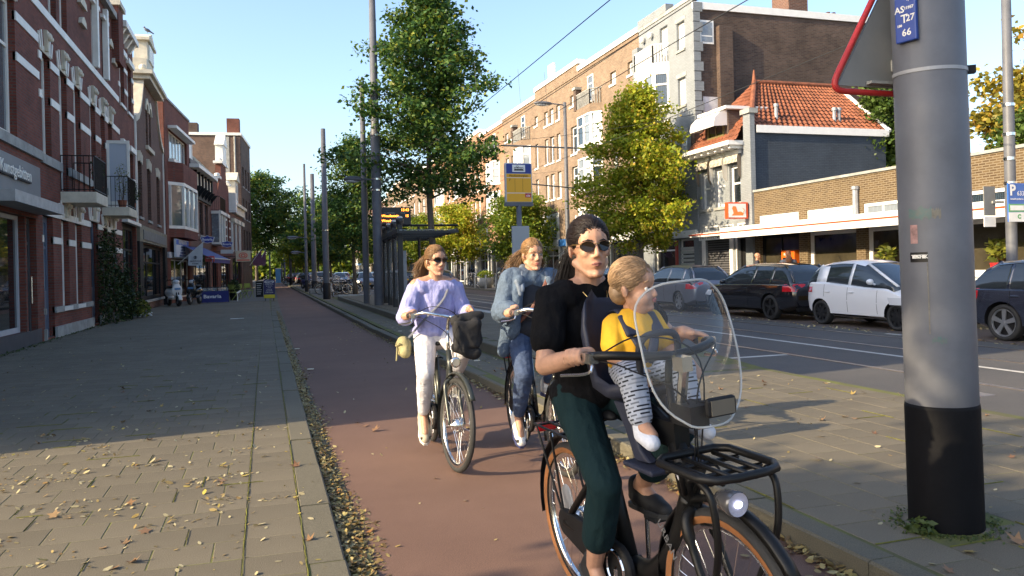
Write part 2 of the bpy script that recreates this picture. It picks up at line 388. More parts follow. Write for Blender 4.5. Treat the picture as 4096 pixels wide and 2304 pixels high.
# ------------------------------------------------------------------ paving: nearest tiles are single parts
def tile_mesh(w, l, h=.05, e=.004):
    a, b = w/2-.0022, l/2-.0022
    return [(-a, -b, -h), (a, -b, -h), (a, b, -h), (-a, b, -h), (-a, -b, -e*.6), (a, -b, -e*.6), (a, b, -e*.6), (-a, b, -e*.6), (-a+e, -b+e, 0), (a-e, -b+e, 0), (a-e, b-e, 0), (-a+e, b-e, 0)], \
        [(0, 1, 5, 4), (1, 2, 6, 5), (2, 3, 7, 6), (3, 0, 4, 7), (4, 5, 9, 8), (5, 6, 10, 9), (6, 7, 11, 10), (7, 4, 8, 11), (8, 9, 10, 11)]
def lay(parent, cells, w, l, name, limit=300, zf=None):
    vs, fs = tile_mesh(w, l); me = MB().add(vs, fs).mesh(name, m_tile)
    cells.sort(key=lambda c: (not inview(c[0], c[1], c[2]), (c[0]**2+c[1]**2)))
    rest = MB()
    for i, (x, y, z) in enumerate(cells):
        dz = random.uniform(-.001, .001); rx, ry, rz = random.gauss(0, .0022), random.gauss(0, .0022), random.gauss(0, .004)
        if i < limit and inview(x, y, z):
            inst(name, me, parent, (x, y, z+dz), (rx, ry, rz))
        else:
            rest.add([(x+a-ry*0, y+b, z+c+dz+a*-ry+b*rx) for a, b, c in vs], fs)
    o = bpy.data.objects.new('far_'+name+'s', rest.mesh('far_tiles', m_tile, fix=False)); COL.objects.link(o); o.parent = parent; tag(o, kind='stuff')
LZ = .075
lp = MB().box(-5.6, .34, -9, 300, -.1, LZ-.0025).obj('pavement_left', m_joint); tag(lp, kind='structure')
cells = []
for j in range(int(48/.3)):
    y = -3.9+.3*j+.15
    for i in range(17):
        x = -.14-.15-.3*i-(.15 if j % 2 else 0)
        if x > -5.0: cells.append((x, y, LZ))
    if j % 2: pass
    cells.append((.012, y, LZ))
lay(lp, cells, .3, .3, 'tile')
hc = [(-.14-.075, -3.9+.3*j+.15, LZ) for j in range(int(48/.3)) if j % 2]
lay(lp, hc, .15, .3, 'half_tile', 60)
MB().box(-5.0, .16, 44.1, 300, -.1, LZ).obj('far_paving', m_pave, lp)
# moss grown in the joints
m_ymoss = mat('yellow_moss', (.06, .06, .012), .95, col2=(.15, .15, .015), vscale=9, bump=.8, bscale=70)
def moss(parent, segs, w=.011, z=0):
    mb = MB()
    for (xa, ya, xb, yb) in segs:
        L = math.hypot(xb-xa, yb-ya); n = max(2, int(L/.05)); dx, dy = (xb-xa)/L, (yb-ya)/L; vs = []
        for i in range(n+1):
            t = i/n; q = w*random.uniform(.25, .9)*(.15 if random.random() < .3 else 1); o = random.uniform(-.002, .002); x, y = xa+(xb-xa)*t-dy*o, ya+(yb-ya)*t+dx*o
            vs += [(x-dy*q, y+dx*q, z+.0012), (x, y, z+.006), (x+dy*q, y-dx*q, z+.0012)]
        mb.add(vs, [(3*i+k, 3*i+k+1, 3*i+k+4, 3*i+k+3) for i in range(n) for k in (0, 1)])
    o = bpy.data.objects.new('joint_moss', mb.mesh('joint_moss', m_ymoss, fix=False)); COL.objects.link(o); o.parent = parent; tag(o, kind='stuff')
segs = [(-.14, 3, -.14, 13), (.161, 3, .161, 13)]
for j in range(60):
    y = -3.9+.3*j
    if y < 2.5: continue
    for i in range(16):
        x = -.14-.3*i-(.15 if j % 2 else 0)
        if i and random.random() < .30*max(0, 1-(y-3)/9) and x > -.34*y-.3: segs.append((x, y+random.uniform(0, .1), x, y+random.uniform(.18, .3)))
    for q in range(3):
        if random.random() < .35: x = random.uniform(-2.5, -.3); segs.append((x, y, x+random.uniform(.1, .4), y))
moss(lp, segs, .0062, LZ)
def kerbs(parent, pts, w, z0, z1, y0, y1, L, limit=70, name='kerb_stone'):
    n = int((y1-y0)/L); far = MB()
    for k in range(n):
        ya = y0+k*L; yb = ya+L-.008
        xa, xb = pts(ya), pts(yb); dz = random.uniform(-.006, .006); e = .012; dx = random.uniform(-.006, .006)
        mb = MB() if k < limit else far
        ring = lambda x, y: [(x+dx, y, z0), (x+w+dx, y, z0), (x+w+dx, y, z1-e+dz), (x+w-e+dx, y, z1+dz), (x+e+dx, y, z1+dz), (x+dx, y, z1-e+dz)]
        mb.loft([ring(xa, ya), ring(xb, yb)])
        if k < limit: mb.obj(name, m_kerb, parent)
    if far.v: tag(far.obj('far_'+name+'s', m_kerb, parent), kind='stuff')
kerbs(lp, lambda y: .163 if y < 30 else .163+(y-30)*.006, .19, -.1, LZ+.004, -3, 120, 1.0, 50)

# median / tram platform on the right of the cycle path
PZ = .115
def kx(y): return 2.62 if y < 10 else (2.62-(y-10)*.017 if y < 20 else 2.45)
pf = MB().box(2.68, 6.22, -9, 300, -.1, PZ-.0025).obj('pavement_median', m_joint); tag(pf, kind='structure')
kerbs(pf, kx, .16, -.1, PZ, -3, 130, 1.0, 50)
cells = []
for i in range(12):
    x = 2.95+.3*i
    for j in range(int(48/.3)):
        y = -3+.3*j+(.15 if i % 2 else 0)
        if x < 6.15 and not (x > 3.5 and y > 9.3) and not (x-3.36)**2+(y-3.27)**2 < .04: cells.append((x, y, PZ))
lay(pf, cells, .3, .3, 'tile')
MB().box(2.8, 6.2, 45, 300, -.1, PZ).obj('far_paving', m_pave, pf)
segs = []
for i in range(12):
    for k in range(2): y = random.uniform(2, 8.5); segs.append((2.8+.3*i, y, 2.8+.3*i, y+random.uniform(.15, .5)))
for k in range(16): i = random.randrange(11); j = random.randrange(12, 38); y = -3+.3*j+(.15 if i % 2 else 0)-.15; segs.append((2.8+.3*i, y, 3.1+.3*i, y))
moss(pf, [s_ for s_ in segs if s_[0] < 6.1], .006, PZ)
# raised boarding platform with its own kerb, ramped at the near end
HZ = .27
pl = MB().add([(3.56, 8.8, .05), (6.2, 8.8, .05), (6.2, 41, .05), (3.56, 41, .05), (3.56, 8.8, PZ-.005), (6.2, 8.8, PZ-.005), (3.56, 11.2, HZ-.01), (6.2, 11.2, HZ-.01), (6.2, 41, HZ-.01), (3.56, 41, HZ-.01)],
    [(4, 5, 7, 6), (6, 7, 8, 9), (0, 1, 5, 4), (0, 4, 6, 9, 3), (1, 2, 8, 7, 5), (3, 9, 8, 2)]).obj('tram_platform', m_joint); tag(pl, kind='structure')
rest = MB(); vs, fs = tile_mesh(.3, .3); me = MB().add(vs, fs).mesh('tile', m_tile); near = 0
for j in range(106):
    y = 9.1+.3*j
    for i in range(8):
        x = 3.75+.3*i+(.15 if j % 2 else 0)
        if x > 5.85: continue
        z = HZ if y > 11.2 else PZ+(HZ-PZ)*max(0, (y-8.8)/2.4)
        rx = 0 if y > 11.2 else math.atan((HZ-PZ)/2.4)
        if near < 120 and inview(x, y, z): inst('tile', me, pl, (x, y, z), (rx, 0, 0)); near += 1
        else: rest.add([(x+a, y+b, z+c+b*math.tan(rx)) for a, b, c in vs], fs)
tag(rest.obj('far_tiles', m_tile, pl), kind='stuff')
n = 30
for k in range(n):
    ya = 8.8+k*1.07; yb = ya+1.06
    za, zb = [HZ if y > 11.2 else PZ+(HZ-PZ)*max(0, (y-8.8)/2.4) for y in (ya, yb)]
    MB().loft([[(3.46, ya, .0), (3.62, ya, 0), (3.62, ya, za+.003), (3.475, ya, za+.003), (3.46, ya, za-.012)], [(3.46, yb, 0), (3.62, yb, 0), (3.62, yb, zb+.003), (3.475, yb, zb+.003), (3.46, yb, zb-.012)]]).obj('kerb_stone', m_kerb, pl)
MB().box(5.9, 6.2, 11.3, 41, .1, HZ+.004).obj('edge_strip', mat('pale_concrete', (.34, .34, .32), .8, var=.2, vscale=3, bump=.2), pl)
# pavement on the far side
RZ = .12
rp = MB().box(14.45, 17.6, -30, 420, -.1, RZ).obj('pavement_right', m_pave); tag(rp, kind='structure')
kerbs(rp, lambda y: 14.28, .18, -.1, RZ+.006, 8, 120, 1.2, 40)
MB().box(12.15, 14.28, -30, 300, -.05, .003).obj('parking_strip', asphalt('brick_paving', (.07, .055, .047), (.10, .08, .07)), road)

# ------------------------------------------------------------------ fallen leaves
m_fallen = leafmat('fallen_leaves', [(0, (.30, .22, .07)), (.2, (.16, .09, .035)), (.4, (.38, .30, .11)), (.6, (.10, .06, .03)), (.75, (.42, .36, .17)), (.9, (.22, .18, .05)), (1, (.27, .12, .04))], .15)
def leaves(name, pts, sizes, m, parent=None, curl=.35, star=False):
    n = len(pts); pts = np.asarray(pts); yaw = NR.uniform(0, 6.283, n); V = []; Fs = []
    if star:
        ang = np.linspace(0, 2*np.pi, 11)[:-1]; rad = np.array([1, .42, .85, .4, .7, .3, .7, .4, .85, .42]); shp = np.stack([rad*np.cos(ang), rad*np.sin(ang)*.95], 1)*.55
    else: shp = np.array([(-.5, 0), (-.2, .24), (.25, .2), (.5, 0), (.25, -.2), (-.2, -.24)])
    k = len(shp); tx, ty = NR.normal(0, .28, n), NR.normal(0, .28, n)
    cv = NR.uniform(-.2, 1, n)*curl
    for a, b in shp:
        ca, sa = np.cos(yaw), np.sin(yaw); x = (a*ca-b*sa)*sizes; y = (a*sa+b*ca)*sizes
        z = x*tx+y*ty+cv*sizes*(a*a*1.5+b*b*3)*.9
        V.append(np.stack([pts[:, 0]+x, pts[:, 1]+y, z], 1))
    V = np.stack(V, 1); zmin = V[:, :, 2].min(1); V[:, :, 2] += (pts[:, 2]-zmin)[:, None]+.002
    me = bpy.data.meshes.new(name); me.from_pydata(V.reshape(-1, 3).tolist(), [], (np.arange(n)[:, None]*k+np.arange(k)[None, :]).tolist()); me.materials.append(m)
    o = bpy.data.objects.new(name, me); COL.objects.link(o)
    if parent: o.parent = parent
    tag(o, kind='stuff'); return o
P = []; S = []
for k in range(15000):
    y = 2.2+30*random.random()**1.9; w = abs(random.gauss(0, .06+.03*max(0, math.sin(y*1.7))*(y < 16))); x = .365+w
    if y > 14 and random.random() < .5: continue
    P.append((x, y, .004+max(0, .05-w*.35)*random.random())); S.append(random.uniform(.018, .045))
for k in range(2600):
    y = 1.5+22*random.random()**1.6; w = abs(random.gauss(0, .055+.05*(random.random() < .2))); P.append((kx(y)-.01-w, y, .006+.02*random.random())); S.append(random.uniform(.02, .06))
o = leaves('gutter_leaves', P, np.array(S), m_fallen); o['label'] = 'yellow brown fallen leaves heaped along the kerbs'
P = []; S = []
for k in range(800):
    y = 3+20*random.random()**1.4; x = random.uniform(-.32*y-.3, .33); P.append((x, y, LZ)); S.append(random.uniform(.016, .05)*(.8 if random.random() < .8 else 1.3))
for k in range(44):      # small drifts
    cx, cy = random.uniform(-2.2, .1), random.uniform(4.2, 8.5)
    for q in range(random.randint(3, 24)): P.append((cx+random.gauss(0, .1), cy+random.gauss(0, .07), LZ)); S.append(random.uniform(.014, .04)*random.choice((1, 1, 1.5)))
for k in range(70): P.append((random.uniform(.7, 2.3), random.uniform(3.5, 22), .006)); S.append(random.uniform(.02, .05))
for k in range(500):
    y = random.uniform(2, 22); P.append((random.uniform(2.8, 6.1 if y < 8.5 else 3.4), y, PZ)); S.append(random.uniform(.02, .05))
for k in range(900): P.append((random.choice((12.15, 14.1))+random.gauss(0, .25), random.uniform(8, 36), .005)); S.append(random.uniform(.04, .1))
o = leaves('scattered_leaves', P, np.array(S), leafmat('pale_leaves', [(0, (.34, .29, .15)), (.3, (.42, .37, .22)), (.6, (.30, .22, .08)), (.8, (.20, .12, .05)), (1, (.40, .33, .07))], .1)); o['label'] = 'small pale leaves scattered over the paving'
m_maple = leafmat('maple_leaves', [(0, (.20, .11, .05)), (.35, (.24, .15, .08)), (.6, (.15, .075, .04)), (.85, (.30, .21, .11)), (1, (.32, .23, .06))], .1)
P = []; S = []
for k in range(46): y = 3.4+8*random.random()**1.3; P.append((random.uniform(-.3*y, .3), y, LZ)); S.append(random.uniform(.06, .10))
for k in range(80): y = 1.8+9*random.random(); P.append((random.uniform(2.8, 6.2 if y < 8.5 else 3.4), y, PZ)); S.append(random.uniform(.06, .11))
for k in range(8): P.append((random.uniform(.7, 2.4), random.uniform(4.2, 9), .006)); S.append(random.uniform(.07, .11))
o = leaves('maple_leaves', P, np.array(S), m_maple, star=True, curl=.6); o['label'] = 'larger brown maple leaves lying on the paving'
# moss and weeds along the facade foot and kerb joint
mm = []; ss = []
for k in range(900): mm.append((-4.86+abs(random.gauss(0, .09)), random.uniform(16, 35), LZ-.005)); ss.append(random.uniform(.03, .08))
o = leaves('facade_weeds', mm, np.array(ss), leafmat('weeds', [(0, (.03, .05, .012)), (1, (.09, .12, .03))], .2), curl=.9); o['label'] = 'green moss and weeds at the foot of the brick house'
# ------------------------------------------------------------------ houses
WINCACHE = {}
class House:
    def __init__(s, label, side, X0, Y0, tilt=0, name='terraced_house', group=None):
        s.side = side; s.sg = -1 if side == 'L' else 1
        s.t = thing(name, label, 'house', (X0, Y0, 0), (-math.pi/2 if side == 'L' else math.pi/2)+tilt, group)
    def I(s, a, b):                      # distance along the street -> local x interval
        a, b = s.sg*a, s.sg*b
        return (min(a, b), max(a, b))
    def wall(s, a, b, z0, z1, ops, m, yf=0, name='wall', rev=.24, thick=None):
        x0, x1 = s.I(a, b); O = [(*s.I(p[0], p[1]), p[2], p[3]) for p in ops]
        xs = sorted({x0, x1, *[v for o in O for v in o[:2] if x0 < v < x1]}); zs = sorted({z0, z1, *[v for o in O for v in o[2:] if z0 < v < z1]})
        mb = MB(); idx = {}
        def V(x, z):
            if (x, z) not in idx: idx[(x, z)] = len(mb.v); mb.v.append((x, yf, z))
            return idx[(x, z)]
        for i in range(len(xs)-1):
            for j in range(len(zs)-1):
                cx, cz = (xs[i]+xs[i+1])/2, (zs[j]+zs[j+1])/2
                if any(o[0] < cx < o[1] and o[2] < cz < o[3] for o in O): continue
                mb.f.append([V(xs[i], zs[j]), V(xs[i], zs[j+1]), V(xs[i+1], zs[j+1]), V(xs[i+1], zs[j])]); mb.m.append(0)
        for (a0, a1, c0, c1) in O:
            for p, q in (((a0, c0), (a1, c0)), ((a1, c0), (a1, c1)), ((a1, c1), (a0, c1)), ((a0, c1), (a0, c0))):
                mb.add([(p[0], yf, p[1]), (q[0], yf, q[1]), (q[0], yf-rev, q[1]), (p[0], yf-rev, p[1])], [(0, 1, 2, 3)], 0)
        o = bpy.data.objects.new(name, mb.mesh(name, m, fix=False)); COL.objects.link(o); o.parent = s.t
        return o
    def box(s, a, b, n0, n1, z0, z1, m, name, parent=None, bevel=0):
        x0, x1 = s.I(a, b); return MB().box(x0, x1, n0, n1, z0, z1).obj(name, m, parent or s.t, bevel=bevel)
    def vol(s, a, b, z1, depth, m, roofm=None, y1=-.02):
        x0, x1 = s.I(a, b); e = .002
        mb = MB(); y0 = -depth
        mb.add([(x0, y1, 0), (x0, y0, 0), (x0, y0, z1), (x0, y1, z1), (x1, y1, 0), (x1, y0, 0), (x1, y0, z1), (x1, y1, z1)], [(0, 1, 2, 3), (4, 5, 6, 7), (1, 5, 6, 2)])
        o = mb.obj('side_wall', m, s.t)
        MB().box(x0+.02, x1-.02, y0+.02, -.26, z1-.35, z1-.28).obj('flat_roof', roofm or stone, s.t)
        return o
    def bands(s, a, b, z0, z1, m, ops=(), proj=.025, name='stone_band'):
        segs = [(a, b)]
        for (p, q, c0, c1) in [o[:4] for o in ops]:
            if c0 < z1 and c1 > z0:
                ns = []
                for (u, v) in segs:
                    if q <= u or p >= v: ns.append((u, v)); continue
                    if p > u: ns.append((u, p))
                    if q < v: ns.append((q, v))
                segs = ns
        for u, v in segs:
            if v-u > .03: s.box(u, v, -.05, proj, z0, z1, m, name)
    def win(s, a, b, z0, z1, trans=(.68,), mull=0, mf=None, pm=None, rec=.13, sill=stone, name='window', fw=.075, sp=.06):
        mf = mf or white; pm = pm or glassd
        x0, x1 = s.I(a, b); w, h = x1-x0, z1-z0
        key = (round(w, 3), round(h, 3), trans, mull, mf.name, pm.name, fw)
        if key not in WINCACHE:
            mb = MB(); d0, d1 = -.06, 0
            mb.box(0, fw, d0, d1, 0, h); mb.box(w-fw, w, d0, d1, 0, h); mb.box(fw, w-fw, d0, d1-.002, 0, fw*1.2); mb.box(fw, w-fw, d0, d1-.002, h-fw, h)
            for t in trans: mb.box(fw, w-fw, d0, d1-.006, h*t-.035, h*t+.035)
            for k in range(mull):
                x = w*(k+1)/(mull+1); mb.box(x-.03, x+.03, d0, d1-.009, fw, h-fw)
            WINCACHE[key] = (mb.mesh('window', mf), MB().box(fw*.5, w-fw*.5, -.045, -.035, fw*.5, h-fw*.5).mesh('pane', pm))
        wo = inst(name, WINCACHE[key][0], s.t, (x0, -rec, z0)); inst('pane', WINCACHE[key][1], wo)
        if sill: MB().box(-.06, w+.06, rec-.16, rec+sp, -.11, -.0).obj('sill', sill, wo)
        return wo
    def text(s, body, a, z, size, m, n=.03, parent=None, **k): return text(body, size, m, parent or s.t, (s.sg*a, n, z), **k)
def railing(mb, x0, x1, y, z0, z1, step=.11, r=.009):
    mb.tube([(x0, y, z1), (x1, y, z1)], .016, 6); mb.tube([(x0, y, z0+.06), (x1, y, z0+.06)], .012, 6)
    k = max(1, int(abs(x1-x0)/step))
    for i in range(k+1): x = x0+(x1-x0)*i/k; mb.tube([(x, y, z0), (x, y, z1)], r, 5)
def railing_y(mb, x, y0, y1, z0, z1, step=.11, r=.009):
    mb.tube([(x, y0, z1), (x, y1, z1)], .016, 6); mb.tube([(x, y0, z0+.06), (x, y1, z0+.06)], .012, 6)
    k = max(1, int(abs(y1-y0)/step))
    for i in range(k+1): y = y0+(y1-y0)*i/k; mb.tube([(x, y, z0), (x, y, z1)], r, 5)
def keystone(h, a, b, z):
    c = h.sg*(a+b)/2; w = (b-a)/2+.1
    for f, hh in ((-1, .36), (-.62, .44), (.62, .44), (1, .36)):
        Mx = Matrix.Translation((c+f*w, 0, z)) @ Matrix.Rotation(f*.33, 4, 'Y')
        MB().box(-.035, .035, -.04, .03, -.02, hh, Mx=Mx).obj('voussoir', white, h.t)
    mb = MB().prism([(c-.07, z+.02), (c+.07, z+.02), (c+.13, z+.5), (c-.13, z+.5)], -.03, .08, 'y')
    mb.ell((c, .1, z+.36), (.1, .07, .1), 8, 6).ell((c, .15, z+.3), (.05, .05, .06), 8, 6)
    mb.obj('keystone', cream, h.t)
    seg = MB()      # segmental brick arch head
    pts = [(c+w*.98*math.cos(t), z-.02+.13*math.sin(t)) for t in [math.pi*i/8 for i in range(9)]]
    seg.prism(pts+[(c-w*.98, z-.05), (c+w*.98, z-.05)], -.1, .012, 'y').obj('arch_head', cream, h.t)

# ---- left: red brick pair with white bands
h = House('red brick house with white stone bands over a grey denture shop', 'L', -4.9, 0)
up = [(9.6, 10.8, 4.45, 7.0), (13.2, 14.8, 4.45, 7.0), (17.15, 18.85, 4.45, 7.35), (9.6, 10.6, 8.05, 10), (13.4, 14.4, 8.05, 10), (16.6, 17.4, 8.05, 10), (18.2, 19.0, 8.05, 10)]
gr = [(14.2, 19.24, .38, 2.86), (19.36, 20.1, .06, 2.86)]
h.wall(7, 20.6, 0, 11.2, up+gr, red_brick); h.vol(7, 20.6, 11.0, 11, red_brick)
for o in up: h.win(*o, trans=(.66,), sill=None, fw=.11)
for z0, z1 in ((6.95, 7.14), (6.1, 6.28), (7.76, 7.95)): h.bands(7, 20.6, z0, z1, white, up)
h.bands(7, 20.6, 4.24, 4.45, stone, (), .06, 'sill_band')
for o in up[:3]: keystone(h, o[0], o[1], o[3]+.05)
h.box(7, 20.6, -.05, .3, 10.75, 10.95, white, 'cornice'); 
h.win(*gr[0], trans=(), mull=1, pm=shopglass, sill=None, fw=.09, mf=mat('pale_grey_paint', (.42, .43, .45), .5, var=.1)).name = 'shop_window'
dr = h.win(*gr[1], trans=(.8,), mf=mat('dark_grey_door', (.06, .065, .07), .4), pm=shopglass, sill=None, fw=.13); dr.name = 'shop_door'
MB().tube([(.1, .05, .9), (.1, .05, 1.5)], .015).obj('handle', chrome, dr)
h.box(14, 20.36, -.03, .05, 3.2, 4.03, mat('grey_sign_panel', (.13, .15, .17), .5, var=.1, vscale=3), 'sign_panel')
h.box(14, 20.36, -.02, .012, 0, .38, mat('dark_plinth', (.05, .055, .065), .6, var=.2), 'shop_plinth')
h.box(16.6, 20.3, -.02, .53, 2.96, 3.18, mat('grey_fascia', (.36, .36, .35), .6, var=.2, vscale=4), 'canopy')
h.box(17.2, 19.45, .05, .1, 3.57, 3.6, blackm, 'letter_rail'); h.text('Kunstgebitten', 18.36, 3.72, .36, white, n=.105, ext=.008, sx=1.05)
h.box(17.0, 17.25, .05, .12, 3.9, 4.25, cream, 'notice_box')

h = House('red brick house with white bands, iron balconies and lion keystones', 'L', -4.9, 0)
up = [(20.85, 21.65, 4.42, 6.85), (22.5, 23.33, 3.75, 6.82), (24.1, 24.92, 4.42, 6.8), (26.2, 26.98, 4.42, 6.75), (27.75, 28.5, 3.75, 6.72), (29.05, 29.78, 4.42, 6.7)]
up2 = [(21.62, 22.42, 8.0, 9.9), (22.75, 23.55, 8.0, 9.9), (26.7, 27.5, 8.0, 9.9), (28.3, 29.05, 8.0, 9.9)]
gr = [(20.68, 21.6, .12, 3.0), (22.42, 23.2, .8, 3.0), (23.95, 24.74, .8, 3.0), (25.9, 27.0, .12, 3.2), (27.8, 28.5, .8, 3.1), (29.2, 29.9, .8, 3.1)]
h.wall(20.6, 31.2, 0, 10.6, up+up2+gr, red_brick); h.vol(20.6, 31.2, 10.4, 11, red_brick)
for o in up+up2: h.win(*o, trans=(.67,), sill=None, fw=.09)
for i, o in enumerate(gr):
    if i in (0, 3):
        d = h.win(*o, trans=(.74,), mf=mat('grey_blue_door', (.10, .13, .18), .45), pm=glassd, sill=None, fw=.14); d.name = 'front_door'
        MB().box(.12, o[1]-o[0]-.12, -.03, -.005, .15, 1.1).obj('door_panel', mat('grey_blue_door', (1, 1, 1)), d)
    else: h.win(*o, trans=(.72,), sill=white, fw=.1)
for z0, z1 in ((6.62, 6.8), (5.72, 5.9), (7.76, 7.96)): h.bands(20.6, 31.2, z0, z1, white, up+up2)
h.bands(20.6, 31.2, 4.2, 4.42, stone, up, .06, 'sill_band'); h.bands(20.6, 31.2, 2.36, 2.52, white, gr); h.bands(20.6, 31.2, 3.0, 3.16, white, gr)
h.bands(20.6, 31.2, .68, .82, stone, gr, .05, 'plinth_course'); h.bands(20.6, 31.2, 0, .34, stone, gr, .06, 'plinth')
for o in up: keystone(h, o[0], o[1], o[3]+.06)
for o in gr[1:]: keystone(h, o[0], o[1], o[3]+.05)
for o in up2: h.box(o[0]-.12, o[1]+.12, 0, .1, o[3], o[3]+.12, white, 'hood_mould')
for a, z, w in ((25.3, 9.3, .9), (25.3, 8.75, .7), (29.6, 9.35, .7), (30.3, 8.9, .6)):
    mb = MB().prism([(h.sg*(a)-w/2, z), (h.sg*a+w/2, z), (h.sg*a+w/2-.08, z+.16), (h.sg*a, z+.26), (h.sg*a-w/2+.08, z+.16)], 0, .09, 'y'); mb.obj('hood_mould', cream, h.t)
for a in (27.05, 28.7): h.box(a-.12, a+.12, -.02, .14, 8.0, 10.3, white, 'pilaster')
h.box(20.6, 31.2, -.03, .18, 10.45, 10.66, stone, 'cornice'); h.box(30.2, 31.15, -.5, .22, 9.0, 10.95, red_brick, 'chimney_pier'); h.box(30.1, 31.25, -.6, .3, 10.95, 11.12, cream, 'pier_cap')
mb = MB(); mb.tube([(h.sg*28.9, 0, 5.6), (h.sg*28.9, .35, 5.7), (h.sg*28.9, .4, 5.5)], .02).lathe([(0, .12), (.1, .1), (.12, 0), (.09, -.2), (0, -.24)], (h.sg*28.9, .4, 5.35), 10).obj('wall_lantern', black, h.t)
def balcony(h, a, b, p, z0, z1, zr):
    x0, x1 = h.I(a, b); sl = MB().box(x0, x1, 0, p, z0, z1).obj('balcony', cream, h.t, bevel=.015)
    mb = MB(); railing(mb, x0+.03, x1-.03, p-.04, z1, zr); railing_y(mb, x0+.03, .02, p-.04, z1, zr); railing_y(mb, x1-.03, .02, p-.04, z1, zr); mb.obj('railing', black, sl)
    return sl
b1 = balcony(h, 22.4, 23.9, .83, 3.42, 3.7, 4.62); MB().box(-23.86, -22.44, .755, .765, 3.75, 4.6).obj('railing_screen', mat('dark_screen', (.03, .035, .045), .6), b1)
b2 = balcony(h, 27.7, 29.3, .8, 3.47, 3.74, 4.72)
dl = MB(); x = h.sg*28.62
for q in ((0.02, .1, 3.76, 6.0), (.62, .7, 3.76, 6.0), (.1, .62, 3.76, 4.0), (.1, .62, 5.9, 6.0)): dl.box(x-.03, x+.03, *q)
d = dl.obj('open_balcony_door', white, h.t); MB().box(x-.01, x+.01, .08, .64, 3.98, 5.92).obj('pane', mat('pale_curtain_glass', (.42, .46, .52), .15), d)
# plants on the balconies
def sprig(name, c, r, n, m, parent, sz=.06):
    P = NR.normal(0, 1, (n, 3)); P /= np.linalg.norm(P, axis=1)[:, None]; P *= NR.uniform(.3, 1, (n, 1))**.5*np.array(r); P += np.array(c)
    return leafcloud(name, P, NR.uniform(.6, 1.3, n)*sz, m, parent)
def leafcloud(name, C, S, m, parent=None, asp=.55, up=0, droop=0):
    n = len(C); a = NR.normal(0, 1, (n, 3)); a[:, 2] = a[:, 2]*.6-droop; a /= np.linalg.norm(a, axis=1)[:, None]
    b = NR.normal(0, 1, (n, 3)); b[:, 2] *= .5; b = b-(b*a).sum(1)[:, None]*a; b /= np.linalg.norm(b, axis=1)[:, None]+1e-9
    S = np.asarray(S)[:, None]; nrm = np.cross(a, b)
    V = np.stack([C-a*S*.5, C+b*S*asp*.5-a*S*.02+nrm*S*.06, C+a*S*.5-nrm*S*.05, C-b*S*asp*.5-a*S*.02+nrm*S*.06], 1)
    me = bpy.data.meshes.new(name); me.vertices.add(4*n); me.vertices.foreach_set('co', V.reshape(-1)); me.loops.add(4*n); me.polygons.add(n)
    me.loops.foreach_set('vertex_index', np.arange(4*n, dtype=np.int32)); me.polygons.foreach_set('loop_start', np.arange(0, 4*n, 4, dtype=np.int32))
    me.materials.append(m); me.update(calc_edges=True); me.validate()
    o = bpy.data.objects.new(name, me); COL.objects.link(o)
    if parent: o.parent = parent
    return o
green_d = leafmat('dark_shrub_leaf', [(0, (.012, .022, .008)), (.5, (.03, .05, .015)), (1, (.06, .085, .02))], .25)
green_y = leafmat('yellow_shrub_leaf', [(0, (.05, .08, .015)), (1, (.30, .30, .05))], .3)
def potplant(label, loc, r, h, n, m, pot=True):
    t = thing('potted_plant', label, 'plant', loc)
    MB().lathe([(0, 0), (.1, 0), (.14, .22), (.15, .24), (.12, .24), (0, .2)], n=12).obj('pot', mat('terracotta', (.25, .09, .05), .8), t)
    mb = MB()
    for k in range(5): mb.tube([(0, 0, .2), (random.uniform(-.1, .1), random.uniform(-.1, .1), .2+h*.4), (random.uniform(-r, r)*.7, random.uniform(-r, r)*.7, .2+h*.8)], [.012, .008, .004], 5)
    mb.obj('stem', bark, t); sprig('foliage', (0, 0, .24+h/2), (r, r, h/2), n, m, t)
    return t
potplant('round bushy shrub in a pot on the farther iron balcony', (-4.25, 29.15, 3.74), .3, .75, 500, green_d)
potplant('tall yellowish plant in a pot beside the open balcony door', (-4.35, 28.0, 3.74), .22, 1.25, 260, green_y)
potplant('small leafy plant at the corner of the nearer iron balcony', (-4.25, 23.5, 3.70), .18, .9, 160, green_d)

# ---- left: narrow house with bracketed cornice, dark shopfront
h = House('narrow brick house with heavy white bracketed cornice', 'L', -4.9, 0)
up = [(31.55, 32.5, 7.85, 9.65), (33.2, 34.2, 7.85, 9.65), (31.55, 32.5, 4.3, 6.3), (33.2, 34.2, 4.3, 6.3)]; gr = [(31.4, 34.5, .1, 3.5)]
h.wall(31.2, 34.7, 0, 10.5, up+gr, red_brick); h.vol(31.2, 34.7, 10.4, 11, red_brick)
for o in up: h.win(*o, trans=(.6,), fw=.1, sill=white); h.box(o[0]-.15, o[1]+.15, 0, .12, o[3]+.02, o[3]+.22, white, 'hood_mould')
for z in (8.4, 9.2, 5.2): h.bands(31.2, 34.7, z, z+.16, white, up)
h.box(31.1, 33.95, -.1, .34, 10.5, 10.72, white, 'cornice')
for k in range(4): a = 31.35+k*.75; MB().prism([(0, 10.15), (.08, 10.15), (.29, 10.5), (0, 10.5)], h.sg*a-.09, h.sg*a+.09, 'x').obj('bracket', white, h.t)
sf = h.win(31.4, 34.5, .1, 3.5, trans=(.72,), mull=2, mf=blackm, pm=shopglass, sill=None, fw=.2); sf.name = 'shopfront'
h.box(31.3, 34.6, 0, .2, 3.5, 3.62, white, 'shop_cornice')

